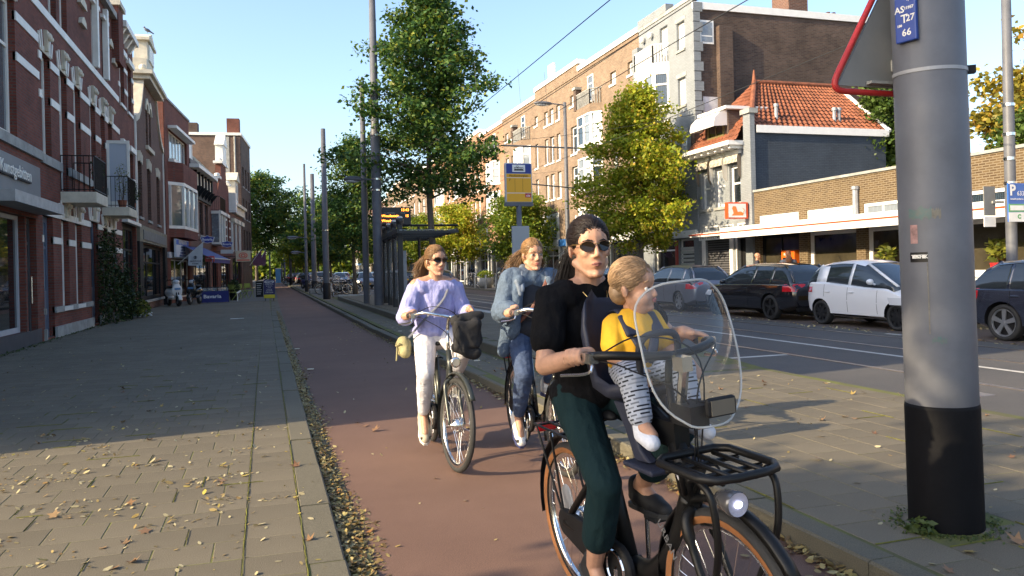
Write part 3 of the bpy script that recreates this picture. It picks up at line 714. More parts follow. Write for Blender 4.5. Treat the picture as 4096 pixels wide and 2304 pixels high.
# ---- left: Dutch gable house with white mouldings
h = House('brown brick house with tall white curved Dutch gable', 'L', -4.9, 0)
up = [(38.0, 38.65, 7.3, 8.9), (39.0, 39.65, 7.3, 8.9), (35.5, 36.5, 4.0, 6.35), (38.1, 39.2, 4.0, 6.35), (41.2, 42.3, 4.0, 6.35)]; gr = [(35.7, 43, .5, 2.9)]
h.wall(34.7, 43.9, 0, 8.0, [(a, b, c, min(d, 8.0)) for a, b, c, d in up]+gr, red_brick2); h.vol(34.7, 43.9, 7.8, 9, red_brick2)
gp = [(34.9, 8.0), (35.6, 8.15), (36.2, 8.6), (36.7, 9.2), (37.2, 10.0), (41.4, 10.0), (41.9, 9.2), (42.4, 8.6), (43.0, 8.15), (43.7, 8.0)]
x = lambda a: h.sg*a
# gable front in pieces round the twin windows
for poly in ([(34.9, 8.0), (35.6, 8.15), (36.2, 8.6), (36.7, 9.2), (37.2, 10.0), (38.0, 10.0), (38.0, 8.0)], [(39.65, 8.0), (39.65, 10.0), (41.4, 10.0), (41.9, 9.2), (42.4, 8.6), (43.0, 8.15), (43.7, 8.0)], [(38.0, 8.9), (39.65, 8.9), (39.65, 10.0), (38.0, 10.0)], [(38.65, 8.0), (39.0, 8.0), (39.0, 8.9), (38.65, 8.9)]):
    MB().prism([(x(a), z) for a, z in poly], -.4, 0, 'y').obj('gable_wall', red_brick2, h.t)
for side in (1, -1):
    c = 39.3; pts = [(34.75, 7.85), (35.6, 8.12), (36.2, 8.57), (36.7, 9.17), (37.2, 10.0)]
    pts = pts if side == 1 else [(2*c-a, z) for a, z in pts]
    mb = MB(); rings = []
    for a, z in pts: rings.append([(x(a), .08, z-.1), (x(a), .08, z+.16), (x(a), -.55, z+.16), (x(a), -.55, z-.1)])
    mb.loft(rings).obj('gable_coping', cream, h.t)
h.box(36.9, 41.7, -.6, .35, 10.0, 10.18, cream, 'gable_ledge'); h.box(36.7, 41.9, -.65, .48, 10.18, 10.34, cream, 'gable_ledge')
h.box(37.8, 40.8, -.5, .12, 10.34, 11.1, cream, 'gable_block'); h.box(38.3, 40.3, -.45, .1, 11.1, 12.0, cream, 'gable_top'); h.box(38.6, 40.0, .1, .16, 11.2, 11.9, white, 'relief_panel')
h.box(38.1, 40.5, -.5, .22, 12.0, 12.12, cream, 'cap_moulding'); MB().prism([(x(38.1), 12.12), (x(40.5), 12.12), (x(39.3), 12.55)], -.5, .18, 'y').obj('pediment', cream, h.t)
for a in (37.5, 41.1): mb = MB().ell((x(a), 0, 10.6), (.16, .16, .16), 10, 7).lathe([(.12, 0), (.06, .12), (.06, .25)], (x(a), 0, 10.34), 8).obj('ball_finial', cream, h.t)
for i, o in enumerate(up):
    h.win(*o, trans=(.62,) if i > 1 else (), fw=.07, mf=blackm if i > 1 else cream)
    c = (o[0]+o[1])/2; r = (o[1]-o[0])/2
    if i < 2:
        pts = [(x(c)+(r+.16)*math.cos(t), o[3]-.05+(r+.25)*math.sin(t)) for t in [math.pi*k/10 for k in range(11)]]; inn = [(x(c)+r*math.cos(t), o[3]-.05+r*math.sin(t)) for t in [math.pi*k/10 for k in range(10, -1, -1)]]
        MB().prism(pts+inn, -.02, .06, 'y').obj('arch_moulding', cream, h.t)
    else:
        for f in (-1, -.5, 0, .5, 1): MB().box(-.07, .07, -.02, .03, 0, .42, Mx=Matrix.Translation((x(c)+f*(r+.05), 0, o[3]-.08*abs(f))) @ Matrix.Rotation(f*.35, 4, 'Y')).obj('voussoir', cream, h.t)
h.box(37.8, 39.9, 0, .12, 7.1, 7.28, cream, 'window_ledge')
for a in (34.72, 43.75): h.box(a, a+.14, 0, .06, 3.6, 8.0, white, 'rainwater_pipe')
h.box(34.75, 43.85, -.02, .12, 2.95, 3.62, mat('shop_fascia', (.16, .15, .11), .6, var=.35, vscale=2), 'shop_fascia'); h.box(35.6, 43.3, .12, .15, 3.05, 3.45, mat('faded_sign', (.12, .13, .14), .5, var=.3), 'fascia_panel')
h.win(35.9, 43.0, .5, 2.9, trans=(.68,), mull=2, mf=blackm, pm=shopglass, sill=stone, fw=.12).name = 'shop_window'
h.box(34.75, 35.7, -.02, .1, 0, 2.95, blackm, 'shop_pier'); h.box(43.0, 43.85, -.02, .12, 0, 2.95, blackm, 'shop_pier')

# ---- left: the row that turns slightly towards the street
RT = -math.atan(.085); RX, RY = -4.8, 43.9
def RH(label): return House(label, 'L', RX, RY, RT)
h = RH('tall red brick house with flat top and white-framed corner bay')
h.wall(0, 7.0, 0, 10.75, [(1.1, 6.2, 7.7, 9.25), (.9, 6.3, .3, 2.4)], red_brick); h.vol(0, 7.0, 10.6, 9, red_brick)
h.box(-.05, 7.05, -9, .06, 10.7, 10.82, stone, 'coping')
h.win(1.1, 6.2, 7.7, 9.25, trans=(), mull=5, pm=glassl, fw=.08); h.box(.9, 6.4, 0, .45, 9.27, 9.42, white, 'window_canopy'); h.box(.9, 6.4, 0, .3, 7.5, 7.68, white, 'window_sill')
by = MB().prism([(-6.4, .0), (-5.6, .62), (-1.5, .62), (-.7, .0)], 3.55, 4.0, 'z').obj('bay_base', red_brick, h.t)
MB().prism([(-6.4, .0), (-5.6, .62), (-1.5, .62), (-.7, .0)], 6.45, 7.5, 'z').obj('bay_head', red_brick, h.t)
bw = MB().prism([(-6.42, .0), (-5.6, .65), (-1.5, .65), (-.68, .0)], 4.0, 4.16, 'z').prism([(-6.42, .0), (-5.6, .65), (-1.5, .65), (-.68, .0)], 6.28, 6.45, 'z')
for xx, yy in ((-6.3, .06), (-5.6, .58), (-4.2, .58), (-2.9, .58), (-1.5, .58), (-.8, .06)): bw.box(xx-.07, xx+.07, yy-.07, yy+.06, 4.16, 6.28)
bwo = bw.obj('bay_window', white, h.t)
for poly in ([(-5.5, .56), (-1.6, .56)], [(-.8, .05), (-1.48, .56)], [(-6.3, .05), (-5.62, .56)]):
    (xa, ya), (xb, yb) = poly; MB().add([(xa, ya, 4.16), (xb, yb, 4.16), (xb, yb, 6.28), (xa, ya, 6.28)], [(0, 1, 2, 3)]).obj('pane', glassd, bwo)
h.box(.1, 6.9, -.02, .1, 2.45, 2.75, mat('pale_fascia', (.45, .45, .46), .6, var=.2), 'shop_fascia')
h.win(.9, 6.3, .3, 2.4, trans=(), mull=2, pm=shopglass, sill=None).name = 'shop_window'
sg = thing('shop_sign', 'blue and white sign reading REPARATIE above the repair shop window', 'sign', (-4.62, 44.1, 0), -math.pi/2+RT)
MB().box(-4.0, -.5, .05, .16, 2.5, 3.45).obj('board', mat('sign_white', (.62, .66, .72), .4), sg); MB().box(-3.97, -.53, .16, .168, 3.16, 3.42).obj('header', mat('sign_blue', (.02, .12, .5), .4), sg)
text('REPARATIE', .3, white, sg, (-2.25, .172, 3.29), sx=1.5)
for k, s_ in enumerate(('-TABLETS', '-LAPTOPS', '-COMPUTERS', '-SMARTPHONES')): text(s_, .16, mat('sign_ink', (.03, .06, .2), .5), sg, (-2.25, .163, 3.04-.15*k), sx=1.7, bold=.004)

h = RH('dark tiled house with black and white timber eaves')
h.wall(7.0, 14.6, 0, 8.1, [(8, 9.5, 4.1, 6.2), (10.2, 11.5, 4.1, 6.2), (12.3, 13.6, 4.1, 6.2), (7.6, 14, .2, 2.9)], red_brick2); h.vol(7.0, 14.6, 7.9, 9, red_brick2)
for a, b in ((8, 9.5), (10.2, 11.5), (12.3, 13.6)): h.win(a, b, 4.1, 6.2, mf=blackm, fw=.12)
h.win(7.6, 14, .2, 2.9, trans=(), mull=3, pm=shopglass, mf=blackm, sill=None).name = 'shopfront'
h.box(6.95, 14.6, 0, .55, 8.0, 8.22, white, 'eaves_gutter'); h.box(7.0, 14.6, 0, .1, 6.3, 7.0, blackm, 'timber_beam')
for k in range(6):
    a = 7.2+k*1.25; h.box(a, a+.85, .02, .12, 7.15, 7.85, cream, 'plaster_panel'); h.box(a+.87, a+1.1, .02, .22, 6.9, 8.0, blackm, 'timber_post')
    MB().prism([(0, 6.3), (.55, 7.0), (0, 7.0)], -(a+1.05), -(a+.95), 'x').obj('timber_brace', blackm, h.t)
rf = MB()
for k in range(9): z = 8.2+k*.32; rf.box(-14.6, -7.0, -.1-k*.3-.35, .05-k*.3, z, z+.35)
rf.obj('tiled_roof', roof_dark, h.t); mb = MB()
for k in range(4):
    a = 12.2+k*.7
    mb.tube([(-a, .15, 8.3), (-a, -2.4, 11.0)], .12, 8)
mb.obj('roof_rolls', mat('pale_roll_tile', (.35, .31, .22), .7, var=.3), h.t)
h.box(7.3, 9.3, -2, -.2, 8.3, 9.9, white, 'dormer'); h.win(7.5, 9.1, 8.6, 9.7, trans=(), rec=.17, pm=glassl, sill=None, sp=0).name = 'dormer_window'
MB().prism([(.1, 8.1), (.1, 8.4), (-3, 11.6), (-3.4, 11.6), (-3.4, 8.1)], -14.75, -14.3, 'x').obj('parapet_gable', stone, h.t)

h = RH('low brick house with projecting white bay and balcony')
h.wall(14.6, 18.3, 0, 8.4, [(15, 17.6, .2, 2.9)], red_brick); h.vol(14.6, 18.3, 8.2, 9, red_brick)
h.box(14.9, 17.6, 0, .62, 3.6, 3.8, white, 'bay_base'); h.box(14.9, 17.6, 0, .68, 5.8, 6.0, white, 'bay_roof')
for a in (14.9, 16.2, 17.5): h.box(a, a+.12, .5, .6, 3.8, 5.8, white, 'bay_post')
h.box(14.97, 17.5, .02, .53, 3.8, 5.8, glassd, 'bay_glass')
mb = MB(); railing(mb, -17.55, -14.95, .62, 6.0, 7.0); railing_y(mb, -14.95, 0, .62, 6.0, 7.0); mb.obj('balcony_railing', black, h.t)
h.win(15, 17.6, .2, 2.9, trans=(), mull=1, pm=shopglass, mf=blackm, sill=None).name = 'shopfront'
rf = MB()
for k in range(7): z = 8.3+k*.3; rf.box(-18.3, -14.6, -.1-k*.3-.35, .05-k*.3, z, z+.33)
rf.obj('tiled_roof', mat('pale_roll_tile', (1, 1, 1)), h.t)

h = RH('red brick house with stepped white-trimmed gable and finial')
h.wall(18.3, 25, 0, 7.6, [(18.9, 20.3, 3.9, 6.1), (21, 22.3, 3.9, 6.1), (23, 24.3, 3.9, 6.1), (19, 24.3, .2, 2.9)], red_brick); h.vol(18.3, 25, 7.5, 9, red_brick)
for a, b in ((18.9, 20.3), (21, 22.3), (23, 24.3)):
    h.win(a, b, 3.9, 6.1); h.box(a-.1, b+.1, 0, .08, 6.1, 6.35, white, 'arch_stone')
for z in (4.5, 5.2, 5.8): h.bands(18.3, 25, z, z+.14, white, [(18.9, 20.3, 3.9, 6.1), (21, 22.3, 3.9, 6.1), (23, 24.3, 3.9, 6.1)])
h.win(19, 24.3, .2, 2.9, trans=(), mull=3, pm=shopglass, mf=blackm, sill=None).name = 'shopfront'
MB().prism([(-25, 7.6), (-18.3, 7.6), (-19.3, 8.7), (-20.1, 8.7), (-20.3, 10), (-20.9, 10), (-22.4, 10), (-23, 10), (-23.2, 8.7), (-24, 8.7)], -.4, 0, 'y').obj('gable_wall', red_brick, h.t)
for a, z in ((-19, 8.7), (-24.3, 8.7), (-20.3, 10), (-23, 10)): MB().box(a-.45, a+.45, -.5, .15, z, z+.18).ell((a, -.1, z+.3), (.22, .22, .16), 10, 6).obj('gable_step_cap', white, h.t)
h.box(20.7, 22.6, -.45, .12, 10, 11.5, white, 'gable_top'); MB().prism([(-22.8, 11.5), (-20.5, 11.5), (-21.65, 12.4)], -.5, .2, 'y').obj('pediment', white, h.t)
h.box(24.4, 25.2, -.3, .55, 6.6, 8.2, white, 'open_casement')

h = RH('ornate house with cream stone cornice and corner dormer')
h.wall(25, 33.4, 0, 7.4, [(25.8, 27.2, 3.6, 5.8), (28.3, 29.7, 3.6, 5.8), (31, 32.4, 3.6, 5.8), (26, 32.5, .2, 2.9)], red_brick2); h.vol(25, 33.4, 7.2, 9, red_brick2)
for a, b in ((25.8, 27.2), (28.3, 29.7), (31, 32.4)): h.win(a, b, 3.6, 5.8, fw=.15); h.box(a-.3, b+.3, 0, .3, 5.85, 6.2, cream, 'hood_mould'); h.box(a-.3, a-.05, 0, .14, 3.4, 5.85, white, 'pilaster')
h.box(24.95, 33.45, -.1, .45, 7.3, 7.55, cream, 'cornice'); h.box(24.95, 33.45, -.1, .25, 6.7, 7.3, cream, 'frieze')
h.box(28, 30, -1.4, .1, 7.55, 9.6, cream, 'dormer'); MB().prism([(-30.3, 9.6), (-27.7, 9.6), (-29, 10.4)], -1.4, .25, 'y').obj('pediment', cream, h.t)
h.win(28.5, 29.5, 7.8, 9.3, trans=(), rec=-.14, sill=None, sp=0); h.win(26, 32.5, .2, 2.9, trans=(), mull=3, pm=shopglass, mf=blackm, sill=None).name = 'shopfront'
h = RH('tall brown brick block with blind side wall at the row end')
h.wall(33.6, 41.5, 0, 14.4, [(34.5+k*2.3, 35.7+k*2.3, z, z+1.9) for k in range(3) for z in (3.8, 6.8, 9.8)], dark_brick)
for k in range(3):
    for z in (3.8, 6.8, 9.8): h.win(34.5+k*2.3, 35.7+k*2.3, z, z+1.9)
h.vol(33.6, 41.5, 14.3, 11, brick('brown_brick_side', (.17, .09, .06), (.11, .06, .045), (.15, .12, .10), dirt=.35)); h.box(33.5, 41.6, -11.1, .1, 14.4, 14.65, white, 'coping'); h.box(33.7, 34.6, -1.2, -.1, 14.6, 16.0, red_brick, 'chimney'); h.box(33.9, 34.9, -5.2, -3.8, 14.6, 15.6, dark_brick, 'chimney')
MB().tube([(-33.55, -.5, 3), (-33.55, -.5, 14.3)], .09).obj('rainwater_pipe', stone, h.t); MB().box(-33.62, -33.5, -3.2, -2.7, 10.3, 10.7).obj('wall_vent', white, h.t)
MB().box(-33.6, -33.57, -1.9, -1.0, 5, 14.3).obj('flue_breast', stone, h.t)
for k, (y0, y1, hh, m) in enumerate([(92, 104, 9, red_brick2), (104, 118, 11, tan_brick), (118, 138, 10, red_brick), (138, 165, 12, dark_brick)]):
    h = House(['low brown brick house behind the big left tree', 'tan brick house far down the left side', 'red brick house far down the left side', 'dark brick block at the far left end of the street'][k], 'L', -3.4, 0)
    ops = [(y0+1.5+3*i, y0+3+3*i, z, z+1.8) for i in range(int((y1-y0-2)/3)) for z in (3.6, 6.4)]
    h.wall(y0, y1, 0, hh, ops, m); h.vol(y0, y1, hh-.1, 9, m)
    for o in ops: h.win(*o, sill=None)
    h.box(y0, y1, 0, .3, hh, hh+.2, white, 'cornice')
# ------------------------------------------------------------------ right: low bank building
m_red = mat('bank_red', (.62, .07, .015), .4); m_wht = mat('bank_white', (.78, .77, .74), .45, var=.06)
h = House('low ochre brick bank with long white and red canopy', 'R', 17.5, 0, name='bank_building')
hi = [(22.95, 25.2, 2.75, 3.22), (20.15, 22.5, 2.75, 3.22), (17.6, 19.85, 2.75, 3.22), (14.6, 17, 2.75, 3.22), (11.5, 14, 2.75, 3.22), (8, 10.5, 2.75, 3.22)]
lo = [(22.95, 25.2, .12, 2.5), (20.2, 22.5, 1.0, 2.5), (17.3, 19.8, 1.0, 2.5), (12.5, 16.6, 1.0, 2.5), (7, 11.5, 1.0, 2.5)]
h.wall(-12, 25.6, 0, 4.14, hi+lo, ochre_brick); h.vol(-12, 25.6, 4.1, 14, ochre_brick)
h.box(-12, 25.6, -14, .05, 4.12, 4.2, stone, 'coping')
for o in hi: h.win(*o, trans=(), mull=2, mf=m_wht, pm=glassl, rec=.03, sill=None, fw=.1).name = 'clerestory_window'
for i, o in enumerate(lo): h.win(*o, trans=(), mull=0 if i else 1, mf=m_wht if i else blackm, pm=mat('bank_glass', (.05, .043, .028), .04, spec=.7, var=.5, vscale=1.2), sill=m_wht if i else None, fw=.14).name = 'shop_window' if i else 'entrance'
cn = h.box(-12, 25.9, -.02, 1.2, 2.56, 2.68, m_wht, 'canopy'); h.box(-12, 25.91, 1.2, 1.23, 2.42, 2.62, m_wht, 'fascia', cn); h.box(-12, 25.92, 1.2, 1.24, 2.622, 2.665, m_red, 'red_stripe', cn); h.box(-12, 25.91, 1.2, 1.23, 2.667, 2.82, m_wht, 'fascia', cn)
h.box(25.9, 28.4, .3, 1.1, 2.56, 2.7, m_wht, 'canopy_end'); h.box(25.9, 28.38, 1.1, 1.13, 2.63, 2.67, m_red, 'red_stripe')
MB().tube([(20.1, .08, 2.75), (20.1, .08, 3.7)], .09).obj('vent_pipe', steel, h.t); MB().tube([(20.1, .08, 3.68), (20.1, .08, 3.78)], .12).obj('vent_cap', steel, h.t)
mb = MB(); railing(mb, 12.2, 17, 1.6, .12, 1.02, step=2.4, r=.02); mb.obj('ramp_railing', steel, h.t); h.box(6, 17.0, .4, 1.8, .1, .75, mat('ramp_concrete', (.27, .27, .26), .85, var=.2, bump=.2), 'ramp')
atm = thing('cash_machine', 'bright orange cash machine set in the bank entrance', 'cash machine', (17.55, 23.5, 0), math.pi/2)
mo = mat('atm_orange', (.75, .13, .01), .35)
MB().prism([(-.36, .5), (.36, .5), (.36, 1.9), (-.36, 1.9)], -.3, .12, 'y').obj('housing', mo, atm, bevel=.03)
MB().box(-.26, .26, .12, .13, .75, 1.65).obj('recess', blackm, atm); MB().box(-.2, .2, .13, .14, 1.3, 1.55).obj('screen', mat('atm_screen', (.10, .13, .2), .1), atm); MB().box(-.2, .15, .13, .2, 1.05, 1.1).obj('keypad', steel, atm); MB().box(-.2, .2, .12, .126, 1.72, 1.8).obj('header', mat('atm_grey', (.5, .5, .5), .5), atm)
for k in (7.6, 13.2): 
    t = thing('window_plant', 'dracaena plant in a red pot behind the bank window' if k > 10 else 'small dracaena plant in red pot in the farther bank window', 'plant', (17.42, {13.2: 18.9, 7.6: 15.2}[k], 1.05))
    MB().lathe([(0, 0), (.13, 0), (.17, .3), (0, .3)], n=12).obj('pot', redp, t); mb = MB().tube([(0, 0, .3), (.02, .02, .9)], .02); mb.obj('stem', bark, t)
    sprig('foliage', (0, 0, .62), (.12, .38, .3), 110, green_y, t, .22)
ln = thing('bank_sign', 'square white bank light box sign with orange lion on the grey wall', 'sign', (16.9, 25.75, 3.15))
MB().box(-.45, .45, -.1, .1, 0, .62).obj('light_box', m_red, ln, bevel=.03); MB().box(-.4, .34, -.108, -.1, .05, .56).obj('face', m_wht, ln)
ora = mat('lion_orange', (.75, .22, .05), .5)
mb = MB().prism([(-.28, .12), (.2, .12), (.24, .2), (.12, .27), (-.02, .25), (-.06, .36), (-.1, .46), (-.22, .47), (-.26, .38), (-.22, .3), (-.2, .2)], -.114, -.109, 'y'); mb.tube([(.2, -.111, .2), (.27, -.111, .32), (.2, -.111, .4)], .012, 6); mb.obj('lion', ora, ln)
MB().tube([(.4, 0, .3), (.6, 0, .3)], .03).obj('bracket', steel, ln)

# ---- red-roofed house
h = House('small grey house with orange pantile roof and striped awnings', 'R', 17.5, 0)
gd = [(27.2, 28.95, .12, 2.45), (26.0, 26.65, .12, 2.45), (26.9, 29.0, 2.75, 3.05), (26.0, 26.65, 2.7, 3.05), (26.35, 27.1, 3.75, 5.3), (27.4, 28.15, 3.75, 5.3), (28.5, 29.2, 3.75, 5.3)]
h.wall(25.6, 29.55, 0, 6.0, gd, grey_painted)
h.vol(25.6, 29.55, 6.5, 6.2, navy_wall)
h.box(25.5, 25.95, -.1, .1, 0, 7.1, grey_painted, 'corner_pier'); h.box(25.42, 26.03, -.2, .18, 7.1, 7.28, stone, 'pier_cap')
rs = h.box(27.2, 28.95, -.15, -.1, .12, 2.45, blackm, 'roller_shutter'); mb = MB()
for k in range(24): mb.box(27.2, 28.95, -.1, -.075, .15+k*.096, .21+k*.096)
mb.obj('shutter_slats', mat('shutter_grey', (.10, .10, .11), .5), rs)
h.win(26.0, 26.65, .12, 2.45, trans=(), mf=blackm, pm=blackm, sill=None).name = 'front_door'
for o in gd[2:4]: h.win(*o, trans=(), mull=1, mf=m_wht, rec=.02, sill=None)
for o in gd[4:]: h.win(*o, trans=(.55,), mf=m_wht, fw=.1)
h.box(26.95, 29.4, -.02, .06, 2.46, 2.75, m_wht, 'name_board'); h.text('HET KOETSHUIS', 28.3, 2.6, .24, blackm, n=.065, sx=1.15)
for a in (26.92, 28.97): h.box(a, a+.22, -.02, .05, .1, 2.46, m_wht, 'door_trim')
h.box(25.95, 26.0, -.02, .04, .1, 2.6, m_wht, 'door_trim'); h.box(26.65, 26.7, -.02, .04, .1, 2.6, m_wht, 'door_trim')
strp = mat('awning_stripe', (.62, .60, .54), .8); sn = strp.node_tree; w = sn.nodes.new('ShaderNodeTexWave'); w.inputs['Scale'].default_value = 3.2; w.bands_direction = 'X'; rpp = sn.nodes.new('ShaderNodeValToRGB'); rpp.color_ramp.interpolation = 'CONSTANT'
rpp.color_ramp.elements[0].color = (.66, .63, .56, 1); rpp.color_ramp.elements[1].position = .5; rpp.color_ramp.elements[1].color = (.16, .13, .10, 1)
tcn = sn.nodes.new('ShaderNodeTexCoord'); sn.links.new(tcn.outputs['Object'], w.inputs[0]); sn.links.new(w.outputs[1], rpp.inputs[0]); sn.links.new(rpp.outputs[0], sn.nodes['Principled BSDF'].inputs['Base Color'])
for (a, b, c, d) in gd[4:]:
    mb = MB(); x0, x1 = a-.1, b+.1
    prof = [(.04, 5.72), (.16, 5.66), (.2, 5.5), (.17, 5.38)]
    for i in range(3): mb.add([(x0, prof[i][0], prof[i][1]), (x1, prof[i][0], prof[i][1]), (x1, prof[i+1][0], prof[i+1][1]), (x0, prof[i+1][0], prof[i+1][1])], [(0, 1, 2, 3)])
    for xx in (x0, x1): mb.add([(xx, .03, 5.72), (xx, .16, 5.66), (xx, .2, 5.4), (xx, .17, 4.9), (xx, .03, 4.7)], [(0, 1, 2, 3, 4)])
    mb.obj('striped_awning', strp, h.t); h.box(x0-.02, x1+.02, .0, .12, 5.70, 5.86, m_wht, 'awning_box')
h.box(25.95, 30.3, -.1, .75, 5.98, 6.14, m_wht, 'eaves'); 
for k in range(8): a = 26.1+k*.5; h.box(a, a+.1, 0, .6, 5.86, 5.98, m_wht, 'eaves_bracket')
# pantiled roof: front slope, side slope and hip, course by course
def pantiles(poly_pt, nu, nv, name, par):
    mb = MB(); W = 6
    for j in range(nv):
        rows = []
        for jj, lift in ((j, .035), (j+1.06, 0)):
            r = []
            for i in range(nu*W+1):
                p, nrm = poly_pt(i/(nu*W), min(1, jj/nv)); s_ = math.sin(2*math.pi*i/W); r.append(p+nrm*(.035*s_+lift))
            rows.append(r)
        n = nu*W+1; mb.add(rows[0]+rows[1], [(i, i+1, n+i+1, n+i) for i in range(n-1)])
    o = mb.obj(name, roof_red, par, smooth=True); tag(o, kind='stuff'); return o
def slope(A, B, C, D):                   # A,B lower edge, D,C upper edge
    A, B, C, D = map(Vector, (A, B, C, D)); nrm = (B-A).cross(D-A).normalized()
    if nrm.z < 0: nrm = -nrm
    return lambda u, v: ((A.lerp(B, u)).lerp(D.lerp(C, u), v), nrm)
rf = MB().prism([(25.75, 6.4), (29.5, 6.4), (29.5, 8.0), (28.5, 8.82)], -6.2, -2.3, 'y').obj('roof', roof_dark, h.t)
pantiles(slope((25.55, -.05, 6.62), (25.55, -6.3, 6.62), (28.5, -6.3, 9.0), (28.5, -2.2, 9.0)), 26, 13, 'roof_pantiles', rf)
pantiles(slope((25.8, .5, 6.12), (29.6, .5, 6.12), (29.3, -1.2, 8.0), (27.2, -1.2, 8.0)), 15, 8, 'roof_pantiles', rf)
pantiles(slope((25.6, -.1, 6.7), (29.4, -.1, 6.9), (28.5, -2.2, 9.0), (28.4, -2.2, 9.0)), 12, 12, 'roof_pantiles', rf)
mb = MB().tube([(25.6, -.02, 6.72), (28.5, -2.2, 9.08)], .1, 8).tube([(28.5, -2.2, 9.06), (28.5, -6.3, 9.06)], .1, 8); mb.lathe([(.1, 0), (.07, .25), (.04, .5), (0, .6)], (28.5, -2.2, 9.0), 8); mb.obj('ridge_tiles', roof_red, rf)
h.box(25.5, 25.56, -6.3, -.2, 6.38, 6.66, m_wht, 'gutter_board'); MB().tube([(25.5, -6.32, 6.6), (28.5, -6.32, 9.05)], .09, 6).obj('verge_board', m_wht, h.t)
for (yy, zz, k) in ((-1.5, 7.1, 1), (-4.2, 7.05, 2)):
    for q in range(k): MB().tube([(26.1, yy-q*.22, zz-.2), (26.1, yy-q*.22, zz+.45)], .07).lathe([(.1, 0), (.1, .12), (0, .14)], (26.1, yy-q*.22, zz+.4), 10).obj('roof_vent', steel, rf)
dm = h.box(26.9, 28.6, -1.5, .12, 6.35, 7.5, dark_brick, 'dormer'); h.win(27.15, 28.35, 6.5, 7.1, trans=(), mull=1, mf=mat('olive_frame', (.16, .13, .05), .5), rec=-.18, sill=None).name = 'dormer_window'
h.box(26.7, 28.8, -1.6, .35, 7.5, 7.62, m_wht, 'dormer_roof')
mb = MB(); prof = [(.14, 7.5), (.45, 7.42), (.68, 7.2), (.75, 6.95), (.73, 6.85)]
for i in range(4): mb.add([(26.95, *prof[i]), (28.75, *prof[i]), (28.75, *prof[i+1]), (26.95, *prof[i+1])], [(0, 1, 2, 3)])
for xx in (26.95, 28.75): mb.add([(xx, *p) for p in prof]+[(xx, .14, 6.9)], [tuple(range(6))])
mb.obj('dormer_awning', mat('pale_awning', (.66, .64, .62), .8), h.t)
h.box(29.45, 29.75, -.3, .12, 5.9, 7.2, dark_brick, 'party_pier')

# ---- grey corner block with dark side wall
h = House('grey painted corner house with white bays and dark brick side wall', 'R', 17.5, 0)
wn_ = [(30.28, 30.96, z, z+1.2) for z in (10.85, 8.42, 5.98)]
gd = [(29.9, 31.2, .12, 2.6), (31.5, 33.5, .3, 2.6)]
ops = wn_+gd+[(31.75, 32.5, 10.95, 12.3)]
h.wall(29.57, 34.6, 0, 12.75, ops, grey_painted)
sw = h.vol(29.57, 34.6, 12.5, 9.2, dark_brick); h.box(29.5, 29.57, -9.2, .03, 12.3, 12.6, m_wht, 'roof_edge')
h.box(29.5, 34.6, -.35, .04, 12.74, 12.9, stone, 'coping'); h.box(31.8, 34.6, -.35, .05, 12.9, 13.25, grey_painted, 'parapet')
for z in np.arange(0, 12.4, .42): h.box(29.49, 29.57, -.42 if int(z/.42) % 2 else -.3, .025, z+.01, z+.40, grey_painted, 'quoin')
for o in wn_: h.win(*o, trans=(.6,), mf=m_wht, pm=glassl, fw=.1); h.box(o[0]-.1, o[1]+.1, 0, .02, o[3]+.02, o[3]+.2, stone, 'lintel')
h.win(31.75, 32.5, 10.95, 12.3, trans=(), mull=1, mf=m_wht, pm=glassl, sill=None).name = 'balcony_door'
def bay(h, a, b, z0, z1, p=.6, balc=True, m=None, pm=None, gl=3, wm=None):
    x0, x1 = h.I(a, b); ch = min(.45, (x1-x0)*.25)
    poly = [(x0, 0), (x0+ch, p), (x1-ch, p), (x1, 0)]
    base = MB().prism(poly, z0-.18, z0, 'z').obj('bay', wm or m_wht, h.t)
    MB().prism(poly, z1, z1+.42, 'z').obj('bay_head', m or m_wht, base)
    ins = [(x0+.06, -.02), (x0+ch+.03, p-.07), (x1-ch-.03, p-.07), (x1-.06, -.02)]
    fr = MB()
    for i in range(3):
        (xa, ya), (xb, yb) = ins[i], ins[i+1]
        n = 1 if i != 1 else 2
        for k in range(n):
            t0, t1 = k/n, (k+1)/n; A = (xa+(xb-xa)*t0, ya+(yb-ya)*t0); B = (xa+(xb-xa)*t1, ya+(yb-ya)*t1)
            wd = MB(); d = Vector((B[0]-A[0], B[1]-A[1], 0)); L = d.length; Mx = Matrix.Translation((A[0], A[1], z0)) @ Matrix.Rotation(math.atan2(d.y, d.x), 4, 'Z'); H_ = z1-z0
            for q in ((0, .09, 0, H_), (L-.09, L, 0, H_), (.09, L-.09, 0, .1), (.09, L-.09, H_-.1, H_), (.09, L-.09, H_*.62, H_*.62+.08)): wd.box(q[0], q[1], -.03, .05, q[2], q[3], Mx=Mx)
            w_ = wd.obj('window', m_wht, base); MB().box(.05, L-.05, -.01, .0, .05, H_-.05, Mx=Mx).obj('pane', pm or glassl, w_)
    if balc:
        rb = MB(); zz = z1+.42
        pts = [Vector((*q, 0)) for q in poly]
        for i in range(3):
            A, B = pts[i], pts[i+1]; n = max(2, int((B-A).length/.12))
            for k in range(n+1): q = A.lerp(B, k/n); rb.box(q.x-.025, q.x+.025, q.y-.05, q.y-.01, zz, zz+.8)
            rb.tube([A+Vector((0, -.03, zz+.82)), B+Vector((0, -.03, zz+.82))], .035, 6)
        rb.obj('balcony_railing', m_wht if balc == 1 else stone, base)
    return base
bay(h, 31.7, 34.4, 8.6, 10.2, .6, 1); bay(h, 31.7, 34.4, 5.9, 7.6, .6, 0)
h.box(34.2, 34.75, -.2, .3, 10.2, 11.9, grey_painted, 'pier')
for o in gd: h.win(*o, trans=(.8,), mf=m_wht, pm=shopglass, sill=None).name = 'shop_window'
gr_ = MB()
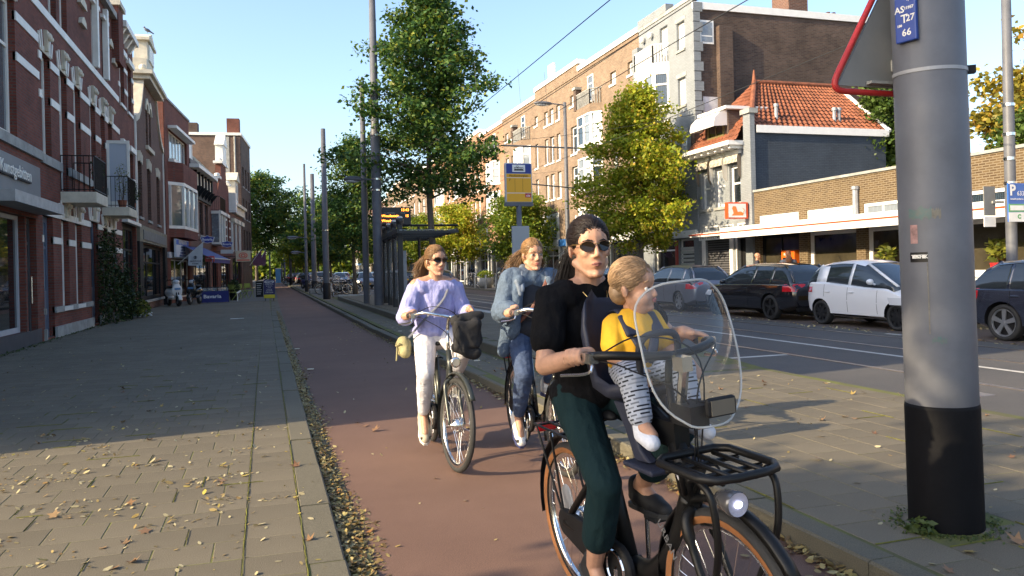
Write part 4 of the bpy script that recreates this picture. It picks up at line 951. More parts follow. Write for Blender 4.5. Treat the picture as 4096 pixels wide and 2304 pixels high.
for k in range(9):
    for j in range(12): gr_.box(29.98+k*.135, 30.08+k*.135, -.09, -.07, .25+j*.17, .37+j*.17)
gr_.obj('lattice_shutter', mat('lattice', (.5, .5, .46), .6), h.t)
h.box(31.25, 31.45, -.02, .05, .12, 2.55, mat('red_door', (.35, .04, .02), .5), 'red_door'); h.box(29.6, 34.6, -.02, .1, 2.65, 2.95, m_wht, 'shop_fascia')
mbw = MB(); wx = 29.545
mbw.box(wx, wx+.03, -.98, -.3, 10.85, 11.85); o = mbw.obj('side_window', m_wht, h.t); MB().box(wx-.01, wx, -.9, -.38, 10.93, 11.77).obj('pane', glassd, o); MB().box(wx-.02, wx-.01, -.9, -.38, 11.15, 11.2).obj('bar', m_wht, o)
MB().box(29.3, 29.57, -1.75, -1.1, 7.0, 11.6).obj('flue_breast', dark_brick, h.t); MB().box(29.55, 29.57, -1.1, -.4, 6.8, 8.6).obj('whitewashed_patch', mat('whitewash', (.5, .5, .52), .8, var=.2), h.t)
h.box(29.7, 30.9, -5.9, -4.9, 12.6, 13.6, red_brick2, 'chimney'); h.box(29.62, 30.98, -5.98, -4.82, 13.6, 13.72, stone, 'chimney_cap')
for k in range(2): MB().tube([(30.1, -7.3-k*.3, 12.4), (30.1, -7.3-k*.3, 12.85)], .1).obj('chimney_pot', roof_red, h.t)
for q in (33.2, 34.0): MB().ell((q, .14, 12.2), (.13, .14, .16), 10, 7).obj('wall_lamp', white, h.t)

# ---- long tan brick terrace
def terrace(label, y0, y1, hh, cols, m, parap=True, shopm=None, pm=None, floors=(5.8, 8.15, 10.62)):
    h = House(label, 'R', 17.5, 0); ops = []; bays = []
    for c in cols:
        if c[0] == 'w':
            for i, z in enumerate(floors): ops.append((c[1], c[2], z, z+(1.62 if i < 2 else .92)))
        elif c[0] == 'n':
            for i, z in enumerate(floors): ops.append((c[1], c[2], z+.35 if i == 2 else z, z+1.6 if i < 2 else z+1.0))
        else: bays.append(c)
    h.wall(y0, y1, 4.9, hh, ops, m); h.vol(y0, y1, hh-.1, 11, m)
    for o in ops: h.win(*o, trans=(.66,) if o[3]-o[2] > 1.3 else (), mf=m_wht, pm=pm or glassl, fw=.1, sill=m_wht)
    for c in bays:
        for i, z in enumerate(floors[:2]): bay(h, c[1], c[2], z+.05, z+1.75, .55, 2 if i else 0, m=m)
        h.win((c[1]+c[2])/2-.4, (c[1]+c[2])/2+.4, floors[2]+.0, floors[2]+1.5, rec=-.07, mf=m_wht, sill=None).name = 'balcony_door'
        h.box(c[2]+.05, c[2]+.4, -.1, .35, floors[2]-.2, floors[2]+1.0, dark_brick, 'pier'); h.box(c[2], c[2]+.45, -.15, .42, floors[2]+1.0, floors[2]+1.15, stone, 'pier_cap')
    if parap:
        n = max(1, int((y1-y0)/6)); w = (y1-y0)/n
        for k in range(n):
            dz = .45 if k % 2 else 0; h.box(y0+k*w, y0+(k+1)*w, -.35, .05, hh-.02, hh+.15+dz, m, 'parapet'); h.box(y0+k*w-.03, y0+(k+1)*w+.03, -.4, .12, hh+.15+dz, hh+.42+dz, m_wht, 'coping')
    # shops on the ground floor
    k = 0; a = y0
    while a < y1-1:
        b = min(y1, a+random.choice((3.2, 4.2, 5.0))); mm = [mat('shop_dark', (.05, .06, .07), .5), mat('shop_grey', (.25, .27, .29), .6), m_wht, mat('shop_tan', (.35, .28, .2), .7)][(shopm or [0, 2, 1, 2, 3])[k % 5]]
        h.wall(a, b, 0, 3.0, [(a+.25, b-1.2, .35, 2.7), (b-1.05, b-.25, .12, 2.7)], mm, name='shopfront')
        h.win(a+.25, b-1.2, .35, 2.7, trans=(.8,), mull=1, mf=m_wht if k % 2 else blackm, pm=shopglass, sill=None).name = 'shop_window'; h.win(b-1.05, b-.25, .12, 2.7, trans=(.8,), mf=m_wht, pm=shopglass, sill=None).name = 'shop_door'
        h.wall(a, b, 3.0, 4.9, [(a+.5, b-.5, 3.35, 4.7)] if k % 2 else [], mm if k % 2 else m, name='wall')
        if k % 2: h.win(a+.5, b-.5, 3.35, 4.7, trans=(), mull=2, mf=m_wht, pm=pm or glassl)
        h.box(a+.1, b-.1, 0, .12, 2.78, 3.2, [m_wht, mat('shop_dark', (1, 1, 1)), mat('shop_blue', (.02, .10, .30), .5)][k % 3], 'shop_sign_board')
        a = b; k += 1
    return h
h = terrace('tan brick apartment terrace with white bay windows and stepped parapet', 34.6, 57.5, 12.6, [('n', 35.2, 35.9), ('n', 37.3, 38.0), ('b', 39.1, 41.9), ('n', 42.7, 43.7), ('w', 45.45, 46.1), ('w', 46.6, 47.3), ('w', 47.65, 48.3), ('n', 49.6, 50.2), ('b', 51.1, 53.9), ('n', 54.7, 55.6), ('n', 56.2, 57)], tan_brick)
ant = MB()
for k in range(3): ant.box(48.4+k*.38, 48.65+k*.38, -.9, -.75, 13.3, 14.9)
ant.tube([(48.9, -1, 12.6), (48.9, -1, 14.9)], .05).tube([(48.4, -1, 13.8), (49.5, -1, 13.8)], .03).obj('antenna_mast', m_wht, h.t)
awn = MB(); prof = [(.05, 2.9), (.5, 2.8), (.85, 2.5), (.95, 2.2)]
for i in range(3): awn.add([(49.6, *prof[i]), (53.2, *prof[i]), (53.2, *prof[i+1]), (49.6, *prof[i+1])], [(0, 1, 2, 3)])
for xx in (49.6, 53.2): awn.add([(xx, *p) for p in prof]+[(xx, .05, 2.2)], [tuple(range(5))])
awn.obj('round_awning', m_wht, h.t)
bb = thing('billboard', 'white framed shop billboard hanging above the pavement by the lamp post', 'billboard', (16.9, 40.3, 2.95)); MB().box(-.6, .9, -.08, .08, 0, 1.35).obj('panel', m_wht, bb); MB().box(-.45, .75, -.09, -.08, .12, 1.1).obj('print', mat('billboard_print', (.05, .14, .12), .5), bb); MB().box(-.45, .75, -.092, -.09, 1.0, 1.2).obj('red_print', redp, bb)
text('DE BESTE', .2, redp, bb, (.15, -.1, 1.24), rot=(math.pi/2, 0, 0)); text('Donderdag', .14, m_wht, bb, (.1, -.1, .75), rot=(math.pi/2, 0, 0)); text('de winkel', .14, m_wht, bb, (.1, -.1, .5), rot=(math.pi/2, 0, 0))
m_or = brick('orange_brick', (.36, .17, .085), (.27, .12, .06), (.30, .24, .18), dirt=.2)
terrace('orange brick terrace with white bays beyond the tan one', 57.5, 84, 12.4, [('b', 58.6, 61.2), ('n', 62.2, 63.2), ('w', 64.6, 65.4), ('w', 66, 66.8), ('w', 67.4, 68.2), ('b', 69.6, 72.4), ('w', 74, 75), ('w', 76, 77), ('b', 78.6, 81.4), ('n', 82.3, 83.2)], m_or, shopm=[0, 2, 1, 0, 2])
terrace('brown brick terrace farther down the right side', 84, 118, 12.8, [('w', 86+i*3, 87.3+i*3) for i in range(10)], tan_brick, shopm=[2, 3, 2, 1, 3])
terrace('red brick terrace at the far right end of the street', 118, 165, 12, [('w', 120+i*4, 122+i*4) for i in range(11)], red_brick2, shopm=[2, 3, 0, 1, 3])
h = House('pitched roof house behind the bank with white eaves', 'R', 26.5, 0); h.wall(8, 15.5, 0, 8.6, [(9, 10.2, 5.8, 7.4), (12, 13.2, 5.8, 7.4)], tan_brick); h.win(9, 10.2, 5.8, 7.4); h.win(12, 13.2, 5.8, 7.4); h.vol(8, 15.5, 8.4, 9, tan_brick); h.box(7.4, 15.9, -.2, .6, 8.5, 8.8, m_wht, 'eaves')
MB().prism([(.5, 8.8), (-4, 11.6), (-8.5, 8.8)], 7.4, 15.9, 'x').obj('roof', roof_red, h.t)
h = House('wide pale block closing the far end of the street', 'R', 30, 0, name='far_building'); h.wall(180, 260, 0, 14, [], tan_brick); h.vol(180, 260, 14, 10, tan_brick)
# ------------------------------------------------------------------ trees
g_dark = leafmat('maple_leaf_green', [(0, (.03, .075, .025)), (.3, (.05, .12, .03)), (.6, (.085, .165, .035)), (.85, (.14, .21, .035)), (1, (.26, .26, .03))], .35)
g_yell = leafmat('maple_leaf_yellow', [(0, (.14, .20, .015)), (.3, (.24, .30, .02)), (.6, (.36, .39, .03)), (.85, (.48, .43, .04)), (1, (.52, .34, .05))], .4)
g_mid = leafmat('street_leaf_green', [(0, (.07, .13, .015)), (.4, (.14, .21, .022)), (.75, (.22, .28, .03)), (1, (.36, .34, .03))], .4)
g_con = leafmat('conifer_leaf', [(0, (.03, .06, .012)), (.5, (.07, .12, .02)), (1, (.12, .17, .03))], .25)
g_aut = leafmat('autumn_leaf', [(0, (.12, .12, .02)), (.4, (.25, .22, .03)), (.75, (.38, .30, .04)), (1, (.42, .24, .04))], .4)
def tree(label, loc, H, z0, Rm, n, ls, m, shape='cone', seed=0, group=None, nb=34, tr=.11, dens=1., name='maple_tree', spread=.34, sub=5):
    rs = np.random.RandomState(seed+5); t = thing(name, label, 'tree', loc, 0, group)
    mb = MB(); lean = rs.normal(0, .012, 2)
    def axis(z): return np.array([lean[0]*z+.06*math.sin(z*.9+seed), lean[1]*z+.06*math.cos(z*.7+seed), z])
    zs = np.linspace(0, H*.97, 14); mb.tube([axis(z) for z in zs], [tr*(1.25 if i == 0 else 1)*(1-.93*(z/H)) for i, z in enumerate(zs)], 10)
    centres = []
    for k in range(nb):
        f = (k+.5)/nb; f = f**.85; z = z0+(H-z0)*f*.96
        if shape == 'cone': r = Rm*min(1, .45+f*4.2)*(1-f)**.72+.22
        elif shape == 'oval': r = Rm*math.sqrt(max(.02, 1-(2*f-.9)**2/1.25))
        else: r = Rm*math.sqrt(max(.03, 1-(2*f-1)**2))
        r *= rs.uniform(.68, 1.16); a = k*2.399+rs.normal(0, .35); rise = rs.uniform(.05, .55)*(1 if shape == 'cone' else 1.2)
        p0 = axis(z-r*rise*.5); d = np.array([math.cos(a), math.sin(a), rise]); p1 = p0+d*r*.55+[0, 0, .1*r]; p2 = p0+d*r*.97+[0, 0, -.03*r]
        mb.tube([p0, p1, p2], [tr*.34*(1-f*.6), tr*.2*(1-f*.5), .008], 6)
        for q in range(sub+int(r*2.2)):
            u = rs.uniform(.22, 1.05); c = p0+(p2-p0)*u+rs.normal(0, .17*r*.6+.08, 3)*[1, 1, .55]; centres.append((c, .55+.6*(1-u*.4)))
        for q in range(2):
            u = rs.uniform(.3, .8); b0 = p0+(p2-p0)*u; b1 = b0+np.array([rs.normal(0, .3), rs.normal(0, .3), rs.uniform(0, .3)])*r*.6; mb.tube([b0, b1], [tr*.1, .006], 5)
    mb.obj('trunk', bark, t, smooth=True)
    per = max(3, int(n*dens/len(centres))); C = []
    for c, w in centres: C.append(c+rs.normal(0, 1, (per, 3))*np.array([spread, spread, spread*.62])*w)
    C = np.concatenate(C); S = rs.uniform(.65, 1.3, len(C))*ls
    leafcloud('crown', C, S, m, t, asp=.72, droop=.25)
    return t
tree('tall green maple standing on the tram platform behind the shelter', (6.0, 29.2, .26), 12.8, 4.0, 3.25, 30000, .165, g_dark, 'cone', 1, 'street trees', 50, .15, spread=.27)
tree('green maple beside the raised stone edge past the platform', (4.95, 47.0, .1), 9.4, 2.7, 2.5, 17000, .18, g_dark, 'cone', 2, 'street trees', 36, .13)
tree('yellow-green maple in front of the grey corner house', (15.2, 30.2, .1), 9.0, 2.3, 3.0, 32000, .155, g_yell, 'cone', 3, 'street trees', 42, .12, spread=.26)
tree('small green maple in front of the round white awning', (15.2, 47.0, .1), 6.0, 1.9, 2.4, 17000, .18, g_mid, 'oval', 4, 'street trees', 30, .1)
tree('small yellow-green tree beyond the round white awning', (15.2, 64, .1), 6.8, 2.2, 2.5, 12000, .22, g_yell, 'oval', 5, 'street trees', 28, .1)
tree('tree', (15.2, 80, .1), 7, 2.2, 2.6, 9000, .26, g_mid, 'oval', 6, 'street trees', 24, .1)['label'] = 'green street tree before the orange brick terrace'
for k, (x, y, hh, m) in enumerate([(4.9, 64, 7.6, g_dark), (5.0, 80, 7.8, g_mid), (4.4, 98, 8.2, g_mid), (4.4, 116, 8, g_yell), (4.5, 134, 8, g_mid), (15.2, 98, 7.5, g_yell), (15.2, 118, 7.5, g_mid)]):
    tree(['green tree on the median past the stone planter', 'lighter green median tree farther along the parked bicycles', 'median tree by the far parked cars', 'yellowish tree near the blue far kiosk', 'farthest green tree on the median', 'yellow tree before the far brown terrace', 'green tree before the far red terrace'][k], (x, y, .1), hh, 2.4, 2.9, 8000, .3, m, 'oval', 20+k, 'street trees', 22, .12)
tree('large old tree standing beyond the brick row on the left', (-.9, 90, .07), 12.3, 4.2, 4.8, 20000, .3, g_dark, 'round', 9, None, 40, .2, name='plane_tree', spread=.5)
tree('tall autumn tree rising behind the bank roof', (33, 24.5, 0), 10.8, 3.0, 4.4, 42000, .27, g_aut, 'round', 12, None, 34, .2, name='autumn_tree', spread=.45)
tree('second autumn tree behind the bank next to the white eaves', (36, 19, 0), 9.4, 3, 3.9, 32000, .27, g_aut, 'round', 13, None, 30, .2, name='autumn_tree', spread=.45)
tree('dark green tree between the autumn tree and the bank', (27.5, 22, 0), 7.0, 2, 2.2, 14000, .18, g_con, 'oval', 14, None, 30, .15, name='dark_tree')
tree('bright green conifer growing against the dark blue side wall', (24.3, 26.5, 0), 9.0, 1.0, 2.4, 30000, .17, g_con, 'cone', 15, None, 44, .15, name='conifer', spread=.24)
tree('leafy side street tree whose crown dapples the tram platform', (-8.2, 1.0, 0), 9.4, 4.3, 2.5, 10500, .17, g_mid, 'oval', 16, None, 26, .14, name='side_street_tree', spread=.2, sub=3)
P = []; S = []
for k in range(700): P.append((NR.normal(0, 45), NR.normal(0, 8), abs(NR.normal(0, 2.6))+1)); 
P = NR.normal(0, 1, (16000, 3))*[26, 5, 2.0]+[8, 205, 4]; P[:, 2] = np.abs(P[:, 2]); tag(leafcloud('far_treeline', P, NR.uniform(.9, 1.7, 16000), g_mid), 'mass of far trees closing the end of the street', kind='stuff')

# shrub climbing at the brick house
t = thing('climbing_shrub', 'large dark evergreen shrub growing against the red brick house', 'shrub', (-4.6, 28, .06))
mb = MB()
for k in range(9): y = -1.6+k*.42; mb.tube([(random.uniform(-.15, .1), y*.6, 0), (-.1, y*.8, .8), (-.15+random.uniform(-.1, .1), y, 1.6+.8*(k < 4))], [.03, .02, .01], 6)
mb.obj('stem', bark, t)
pts = []
for k in range(5200):
    y = random.uniform(-1.9, 2.6); top = 3.1-.5*abs(y+1.0) if y < 0 else 2.0-.42*y; pts.append((abs(random.gauss(0, .22))-.2+.15*(y > 0), y, top*random.random()**.8*random.uniform(.85, 1.05)))
leafcloud('foliage', np.array(pts), NR.uniform(.06, .14, len(pts)), green_d, t, .6)
t = thing('flowering_plant', 'low leafy plant with white flowers at the foot of the shrub', 'plant', (-4.15, 30.3, .07)); sprig('foliage', (0, 0, .32), (.3, .4, .32), 300, green_y, t, .13); mb = MB().tube([(0, 0, 0), (0, 0, .3)], .015); mb.obj('stem', bark, t)
mb = MB()
for k in range(16): mb.ell((random.uniform(-.05, .3), random.uniform(-.3, .3), random.uniform(.05, .22)), (.035, .035, .02), 6, 4)
mb.obj('flowers', mat('petal', (.75, .75, .72), .7), t)

# ------------------------------------------------------------------ foreground pole with signs
pole = thing('traction_pole', 'big grey tram pole with black base, stickers and blue number plate', 'pole', (3.36, 3.27, .1)); pole.rotation_euler = (0, R(-1.0), 0)
MB().lathe([(.172, .64), (.172, 9), (0, 9)], n=40).obj('shaft', greysteel, pole, smooth=True)
MB().lathe([(.178, -.06), (.177, .63), (.174, .65), (.165, .65)], n=40).obj('base_sleeve', mat('black_sleeve', (.004, .004, .005), .7, spec=.15, var=.3, vscale=9, bump=.15, bscale=30), pole, smooth=True)
for z, tl in ((2.36, .035), (3.1, .0)):
    MB().lathe([(.172, -.009), (.1755, -.009), (.1755, .009), (.172, .009)], (0, 0, z), 40, Mx=Matrix.Rotation(tl, 4, 'X')).obj('clamp_band', steel, pole)
    MB().box(.165, .21, -.025, .015, z-.02, z+.02, Mx=Matrix.Rotation(-.6, 4, 'Z')).obj('band_screw', blackm, pole)
def onpole(name, a0, a1, z0, z1, m, r=.1735, n=10):
    mb = MB(); vs = []
    for i in range(n+1):
        a = a0+(a1-a0)*i/n
        for z in (z0, z1): vs.append((r*math.cos(a), r*math.sin(a), z+(random.uniform(-.012, .012) if 'torn' in name or 'glue_p' in name else 0)))
    return mb.add(vs, [(2*i, 2*i+2, 2*i+3, 2*i+1) for i in range(n)]).obj(name, m, pole, smooth=True)
# direction from the pole to the camera is about -135 deg
onpole('torn_sticker', R(-178), R(-140), 1.60, 1.66, mat('torn_teal', (.05, .13, .13), .5, col2=(.11, .12, .11), vscale=30)); onpole('torn_sticker', R(-140), R(-126), 1.605, 1.65, mat('glue_residue', (.15, .14, .115), .7, var=.4, vscale=20))
onpole('triangle_sticker', R(-176), R(-163), 1.48, 1.575, mat('pinkish_sticker', (.26, .15, .14), .5, var=.6, vscale=22)); onpole('glue_patch', R(-146), R(-124), .98, 1.0, mat('torn_teal', (1, 1, 1)))
st = onpole('black_sticker', R(-178), R(-148), 1.385, 1.435, black)
for i, ch in enumerate('TECHNOTHEEK'):
    a = R(-173+i*2.25); text(ch, .026, white, pole, (.1745*math.cos(a), .1745*math.sin(a), 1.412), rot=(math.pi/2, 0, a+math.pi/2), ext=.0005, bold=.0006)
onpole('glue_streak', R(-150), R(-148), 1.02, 1.38, mat('glue_residue', (1, 1, 1)))
np_ = thing('number_plate', 'small blue plate with white numbers on the big grey pole', 'sign', (3.36, 3.27, .1)); np_.rotation_euler = (0, R(-1.0), 0); A = R(-166)
Mx = Matrix.Rotation(A, 4, 'Z') @ Matrix.Translation((.184, 0, 2.62))
MB().box(-.012, .012, -.056, .056, -.115, .115, Mx=Mx).obj('plate', mat('plate_blue', (.015, .05, .26), .35), np_, bevel=.006)
for s_, dy, dz, sz in (('AS', -.028, .05, .046), ('11957', .022, .053, .02), ('T', -.004, .0, .06), ('27', .028, .0, .046), ('66', .006, -.07, .05), ('150', -.03, -.03, .017)):
    p = Mx @ Vector((.0135, dy, dz)); text(s_, sz, white, np_, p, rot=(math.pi/2, 0, A+math.pi/2), ext=.0005, bold=.0008)
p = Mx @ Vector((.0135, .022, .085)); text('*', .05, white, np_, p, rot=(math.pi/2, 0, A+math.pi/2), ext=.0005)
ts = thing('triangular_sign', 'back of a triangular traffic sign with red rim on the grey pole', 'sign', (3.32, 3.48, 2.40))
tri = [(-.45, 0), (.45, 0), (0, .78)]; mb = MB().prism([(-.40, .03), (.40, .03), (0, .72)], 0, .012, 'y'); mb.obj('plate', mat('sign_back_grey', (.20, .20, .19), .6, var=.1), ts)
mb = MB()
def rnd_tri(r=.05, k=6):
    out = []
    V = [Vector((-.45, 0)), Vector((.45, 0)), Vector((0, .78))]
    for i in range(3):
        a, b, c = V[i-1], V[i], V[(i+1) % 3]; d1 = (a-b).normalized(); d2 = (c-b).normalized(); 
        for q in range(k+1): t_ = q/k; out.append(b+d1*r*2*(1-t_)**2+d2*r*2*t_**2)
    return out
pts = [(p.x, .004, p.y) for p in rnd_tri()]; mb.tube(pts+[pts[0]], .017, 8, cap=False); mb.obj('rim', mat('sign_rim_red', (.40, .02, .018), .5), ts, smooth=True)
for z in (.12, .55): MB().box(-.05, .05, -.07, 0, z, z+.06).obj('bracket', stone, ts)
MB().box(-.22, .22, -.045, -.005, .04, .055).obj('stiffener', stone, ts)
sprigt = thing('weed', 'small green weed growing at the foot of the big pole', 'weed', (3.12, 3.2, .11)); sprig('leaves', (0, 0, .04), (.07, .07, .05), 60, leafmat('weeds', []), sprigt, .045)
P = np.array([(3.36+(.2+abs(random.gauss(0, .05)))*math.cos(a), 3.27+(.2+abs(random.gauss(0, .05)))*math.sin(a), .12) for a in NR.uniform(0, 6.28, 700)]); tag(leafcloud('moss_tufts', P, NR.uniform(.008, .025, 700), leafmat('weeds', [])), 'green moss tufts round the foot of the big pole', kind='stuff')

# ------------------------------------------------------------------ other poles
def tpole(label, x, y, r, h, z=.1, sleeve=True, taper=.8, rings=()):
    t = thing('street_pole', label, 'pole', (x, y, z), 0, 'tram and lamp poles')
    MB().lathe([(r, -.1), (r, h*.5), (r*.92, h*.5+.03), (r*taper, h), (0, h+.02)], n=18).obj('shaft', greysteel, t, smooth=True)
    if sleeve: MB().lathe([(r+.03, -.1), (r+.03, .85), (r, .87)], n=18).obj('base_sleeve', blackm, t, smooth=True)
    for zz in rings: MB().lathe([(r*.98, -.03), (r+.015, -.03), (r+.015, .03), (r*.98, .03)], (0, 0, zz), 18).obj('clamp_band', chrome, t)
    return t
def lamphead(t, z, dx, L=.9, w=.17, drop=0):
    mb = MB().tube([(0, 0, z), (dx*.35, 0, z+.03), (dx, 0, z+.06)], .03, 8); a = mb.obj('lamp_arm', greysteel, t)
    s_ = 1 if dx > 0 else -1
    MB().ell((dx+s_*L*.38, 0, z+.05), (L*.42, w, .11), 14, 8).obj('lamp_head', greysteel, t, smooth=True); MB().ell((dx+s_*L*.42, 0, z-.01), (L*.32, w*.8, .08), 12, 6).obj('lamp_glass', lampglass, t, smooth=True)
t = tpole('tall grey pole with left-hand street lamp beside the shelter', 3.92, 28.9, .17, 12.5, .25, False, .62, (4.6, 4.2, 6.2)); lamphead(t, 4.55, -.5, .85)
MB().tube([(0, 0, 4.3), (.9, 0, 4.9), (1.0, 0, 4.9)], .022, 6).obj('stay_arm', greysteel, t)
tpole('thinner grey pole just behind the lamp pole at the shelter', 3.72, 30.9, .12, 8.6, .25, False)
tpole('grey cut-off tram pole with black base by the parked bicycles', 3.02, 42.2, .16, 8.9, .1, True, .75, (3.6,))
tpole('grey tram pole rising from the stone planter', 3.1, 54.2, .16, 8.0, .1, True)
t = tpole('grey lamp pole with two left-hand lamps beyond the stone planter', 2.9, 60.5, .11, 9.5, .1, True); lamphead(t, 4.0, -.5, 1.1); lamphead(t, 2.9, -.4, .9)
t = tpole('slim far lamp pole with lamp head bent over the road', 2.9, 99, .16, 9.8, .1, True); lamphead(t, 9.7, .6, 1.2); lamphead(t, 4.5, -.6, 1.2)
tpole('far slim pole near the end of the cycle path', 2.8, 126, .14, 8.5, .1, True); tpole('farther slim pole near the end of the cycle path', 2.8, 148, .14, 8.5, .1, True); tpole('slim far pole on the left pavement edge', .6, 118, .12, 7.5, .1, False)
t = tpole('lamp post with long left-hand lamp in front of the tan terrace', 14.6, 37.2, .11, 9.7, .1, False, .7); lamphead(t, 9.55, -.7, 1.2, .2)
MB().tube([(-3.4, 0, 7.45), (1.3, 0, 7.4)], .045, 8).obj('span_arm', greysteel, t); MB().tube([(-4.2, -5, 5.05), (-.05, -3, 5.0)], .03, 8).obj('span_arm', greysteel, t)
t = tpole('grey post by the bank carrying the parking sign', 14.6, 12.4, .105, 9.0, .1, False, .8, (3.4, 3.9, 4.5, 2.9))
ps = thing('parking_sign', 'blue parking sign with green lower panel on the grey post', 'sign', (14.55, 12.25, 0))
MB().box(-.22, .22, -.03, 0, 2.2, 2.98).obj('panel', mat('parking_blue', (.03, .12, .42), .4), ps); MB().box(-.22, .22, -.034, -.03, 2.4, 2.56).obj('green_panel', mat('parking_green', (.12, .36, .14), .4), ps); MB().box(-.22, .22, -.034, -.03, 2.2, 2.39).obj('white_panel', m_wht, ps)
text('P', .3, m_wht, ps, (-.11, -.036, 2.83), rot=(math.pi/2, 0, 0), ext=.001, bold=.01); text('633', .13, m_wht, ps, (.1, -.036, 2.77), rot=(math.pi/2, 0, 0), ext=.001); text('betaald parkeren', .05, m_wht, ps, (0, -.036, 2.66), rot=(math.pi/2, 0, 0), ext=.001)
MB().box(-.18, .18, -.036, -.034, 2.43, 2.53).obj('pictograms', m_wht, ps); text('C', .12, mat('parking_green', (1, 1, 1)), ps, (.05, -.036, 2.3), rot=(math.pi/2, 0, 0), ext=.001, bold=.008)
gb = thing('grey_sign_back', 'grey back of a sign left of the parking sign', 'sign', (14.3, 12.6, 0)); MB().box(-.2, .1, -.02, 0, 2.35, 2.95).obj('panel', mat('sign_back_grey', (1, 1, 1)), gb); MB().box(-.2, .1, -.02, 0, 2.12, 2.33).obj('lower_panel', m_wht, gb); MB().box(.0, .3, -.05, -.02, 2.6, 2.65).obj('bracket', stone, gb)

# tram stop sign
t = thing('tram_stop_sign', 'yellow tram stop sign with blue tram pictogram on a grey post', 'sign', (5.08, 15.7, .27))
MB().tube([(0, 0, 0), (0, 0, 2.55)], .055, 12).obj('post', greysteel, t, smooth=True); MB().prism([(-.31, 2.52), (.31, 2.52), (.3, 2.6), (-.3, 2.6)], -.05, .05, 'y').obj('bracket', greysteel, t)
MB().box(-.3, .3, -.045, .045, 2.58, 3.42).obj('case', mat('sign_case', (.45, .46, .46), .4), t, bevel=.03)
fy = -.05
MB().box(-.27, .27, fy, -.045, 2.61, 3.19).obj('yellow_face', yellowp, t); MB().box(-.27, .27, fy, -.045, 3.20, 3.40).obj('blue_face', bluep, t); MB().box(-.14, .14, fy-.004, fy, 3.23, 3.38).obj('pictogram_field', m_wht, t)
mb = MB().box(-.11, .11, fy-.006, fy-.004, 3.255, 3.265).box(-.1, .1, fy-.006, fy-.004, 3.268, 3.29).box(-.1, .1, fy-.006, fy-.004, 3.315, 3.325)
for k in range(7): mb.box(-.1+k*.032, -.092+k*.032, fy-.006, fy-.004, 3.29, 3.315)
mb.tube([(-.03, fy-.005, 3.325), (-.06, fy-.005, 3.345), (-.03, fy-.005, 3.365), (0, fy-.005, 3.345), (-.03, fy-.005, 3.325)], .004, 5); mb.obj('tram_pictogram', black, t)
MB().box(-.27, .27, fy-.003, fy, 3.105, 3.115).box(-.27, .27, fy-.003, fy, 2.785, 2.797).obj('white_rule', m_wht, t); mb = MB()
for k in (-.09, .08): mb.box(k, k+.003, fy-.003, fy, 2.81, 3.1)
mb.obj('column_rules', blackm, t)
text('Mecklenburglaan', .062, blackm, t, (0, fy-.003, 3.15), rot=(math.pi/2, 0, 0), ext=.001); text('7', .07, blackm, t, (-.2, fy-.003, 3.06), rot=(math.pi/2, 0, 0), ext=.001)
MB().box(.13, .26, fy-.003, fy, 2.7, 2.79).obj('zone_label', mat('zone_red', (.45, .01, .02), .4), t); text('5300', .045, m_wht, t, (.195, fy-.004, 2.73), rot=(math.pi/2, 0, 0), ext=.001, bold=.001); text('zone', .025, m_wht, t, (.195, fy-.004, 2.77), rot=(math.pi/2, 0, 0), ext=.001)
MB().box(-.19, .19, -.09, -.04, 1.1, 2.1).obj('timetable_case', mat('timetable_grey', (.30, .32, .34), .4), t, bevel=.01)
# shelter
t = thing('tram_shelter', 'black tram shelter with glass panels and thin roof', 'shelter', (4.1, 25, .25), -.055)
bl = mat('shelter_black', (.018, .018, .02), .4)
for k in range(4):
    y = k*1.85; MB().box(-.08, .08, y-.08, y+.08, 0, 2.75).obj('pillar', bl, t, bevel=.015); MB().lathe([(.1, 0), (.12, .1), (.12, .18), (.08, .2)], (0, y, 2.72), 12).obj('pillar_lamp', bl, t, smooth=True); MB().ell((0, y, 2.94), (.1, .1, .05), 10, 6).obj('lamp_cap', mat('lamp_cap', (.6, .6, .58), .3), t, smooth=True)
    if k < 3: MB().box(-.01, .01, y+.12, y+1.73, .3, 2.35).obj('glass_panel', mat('shelter_glass', (.75, .8, .8), .02, alpha=.22), t); MB().box(-.03, .03, y+.08, y+1.77, 2.35, 2.42).obj('rail', bl, t); MB().box(-.012, .012, y+.2, y+1.6, 1.2, 1.26).obj('glass_stripe', mat('frosted', (.6, .62, .6), .6), t)
MB().box(-.15, 1.75, -.5, 6.1, 2.5, 2.54).obj('roof_glass', mat('shelter_glass', (1, 1, 1)), t); mb = MB()
for k in range(5): y = -.5+k*1.65; mb.box(-.15, 1.8, y-.02, y+.02, 2.42, 2.5)
mb.box(1.7, 1.78, -.5, 6.1, 2.44, 2.56).box(-.15, -.08, -.5, 6.1, 2.44, 2.56); mb.obj('roof_beam', bl, t)
MB().box(.05, .25, .5, 1.4, .5, 1.9).obj('map_case', steel, t); MB().box(.1, .5, 2.2, 4.8, .45, .5).obj('bench', bl, t)
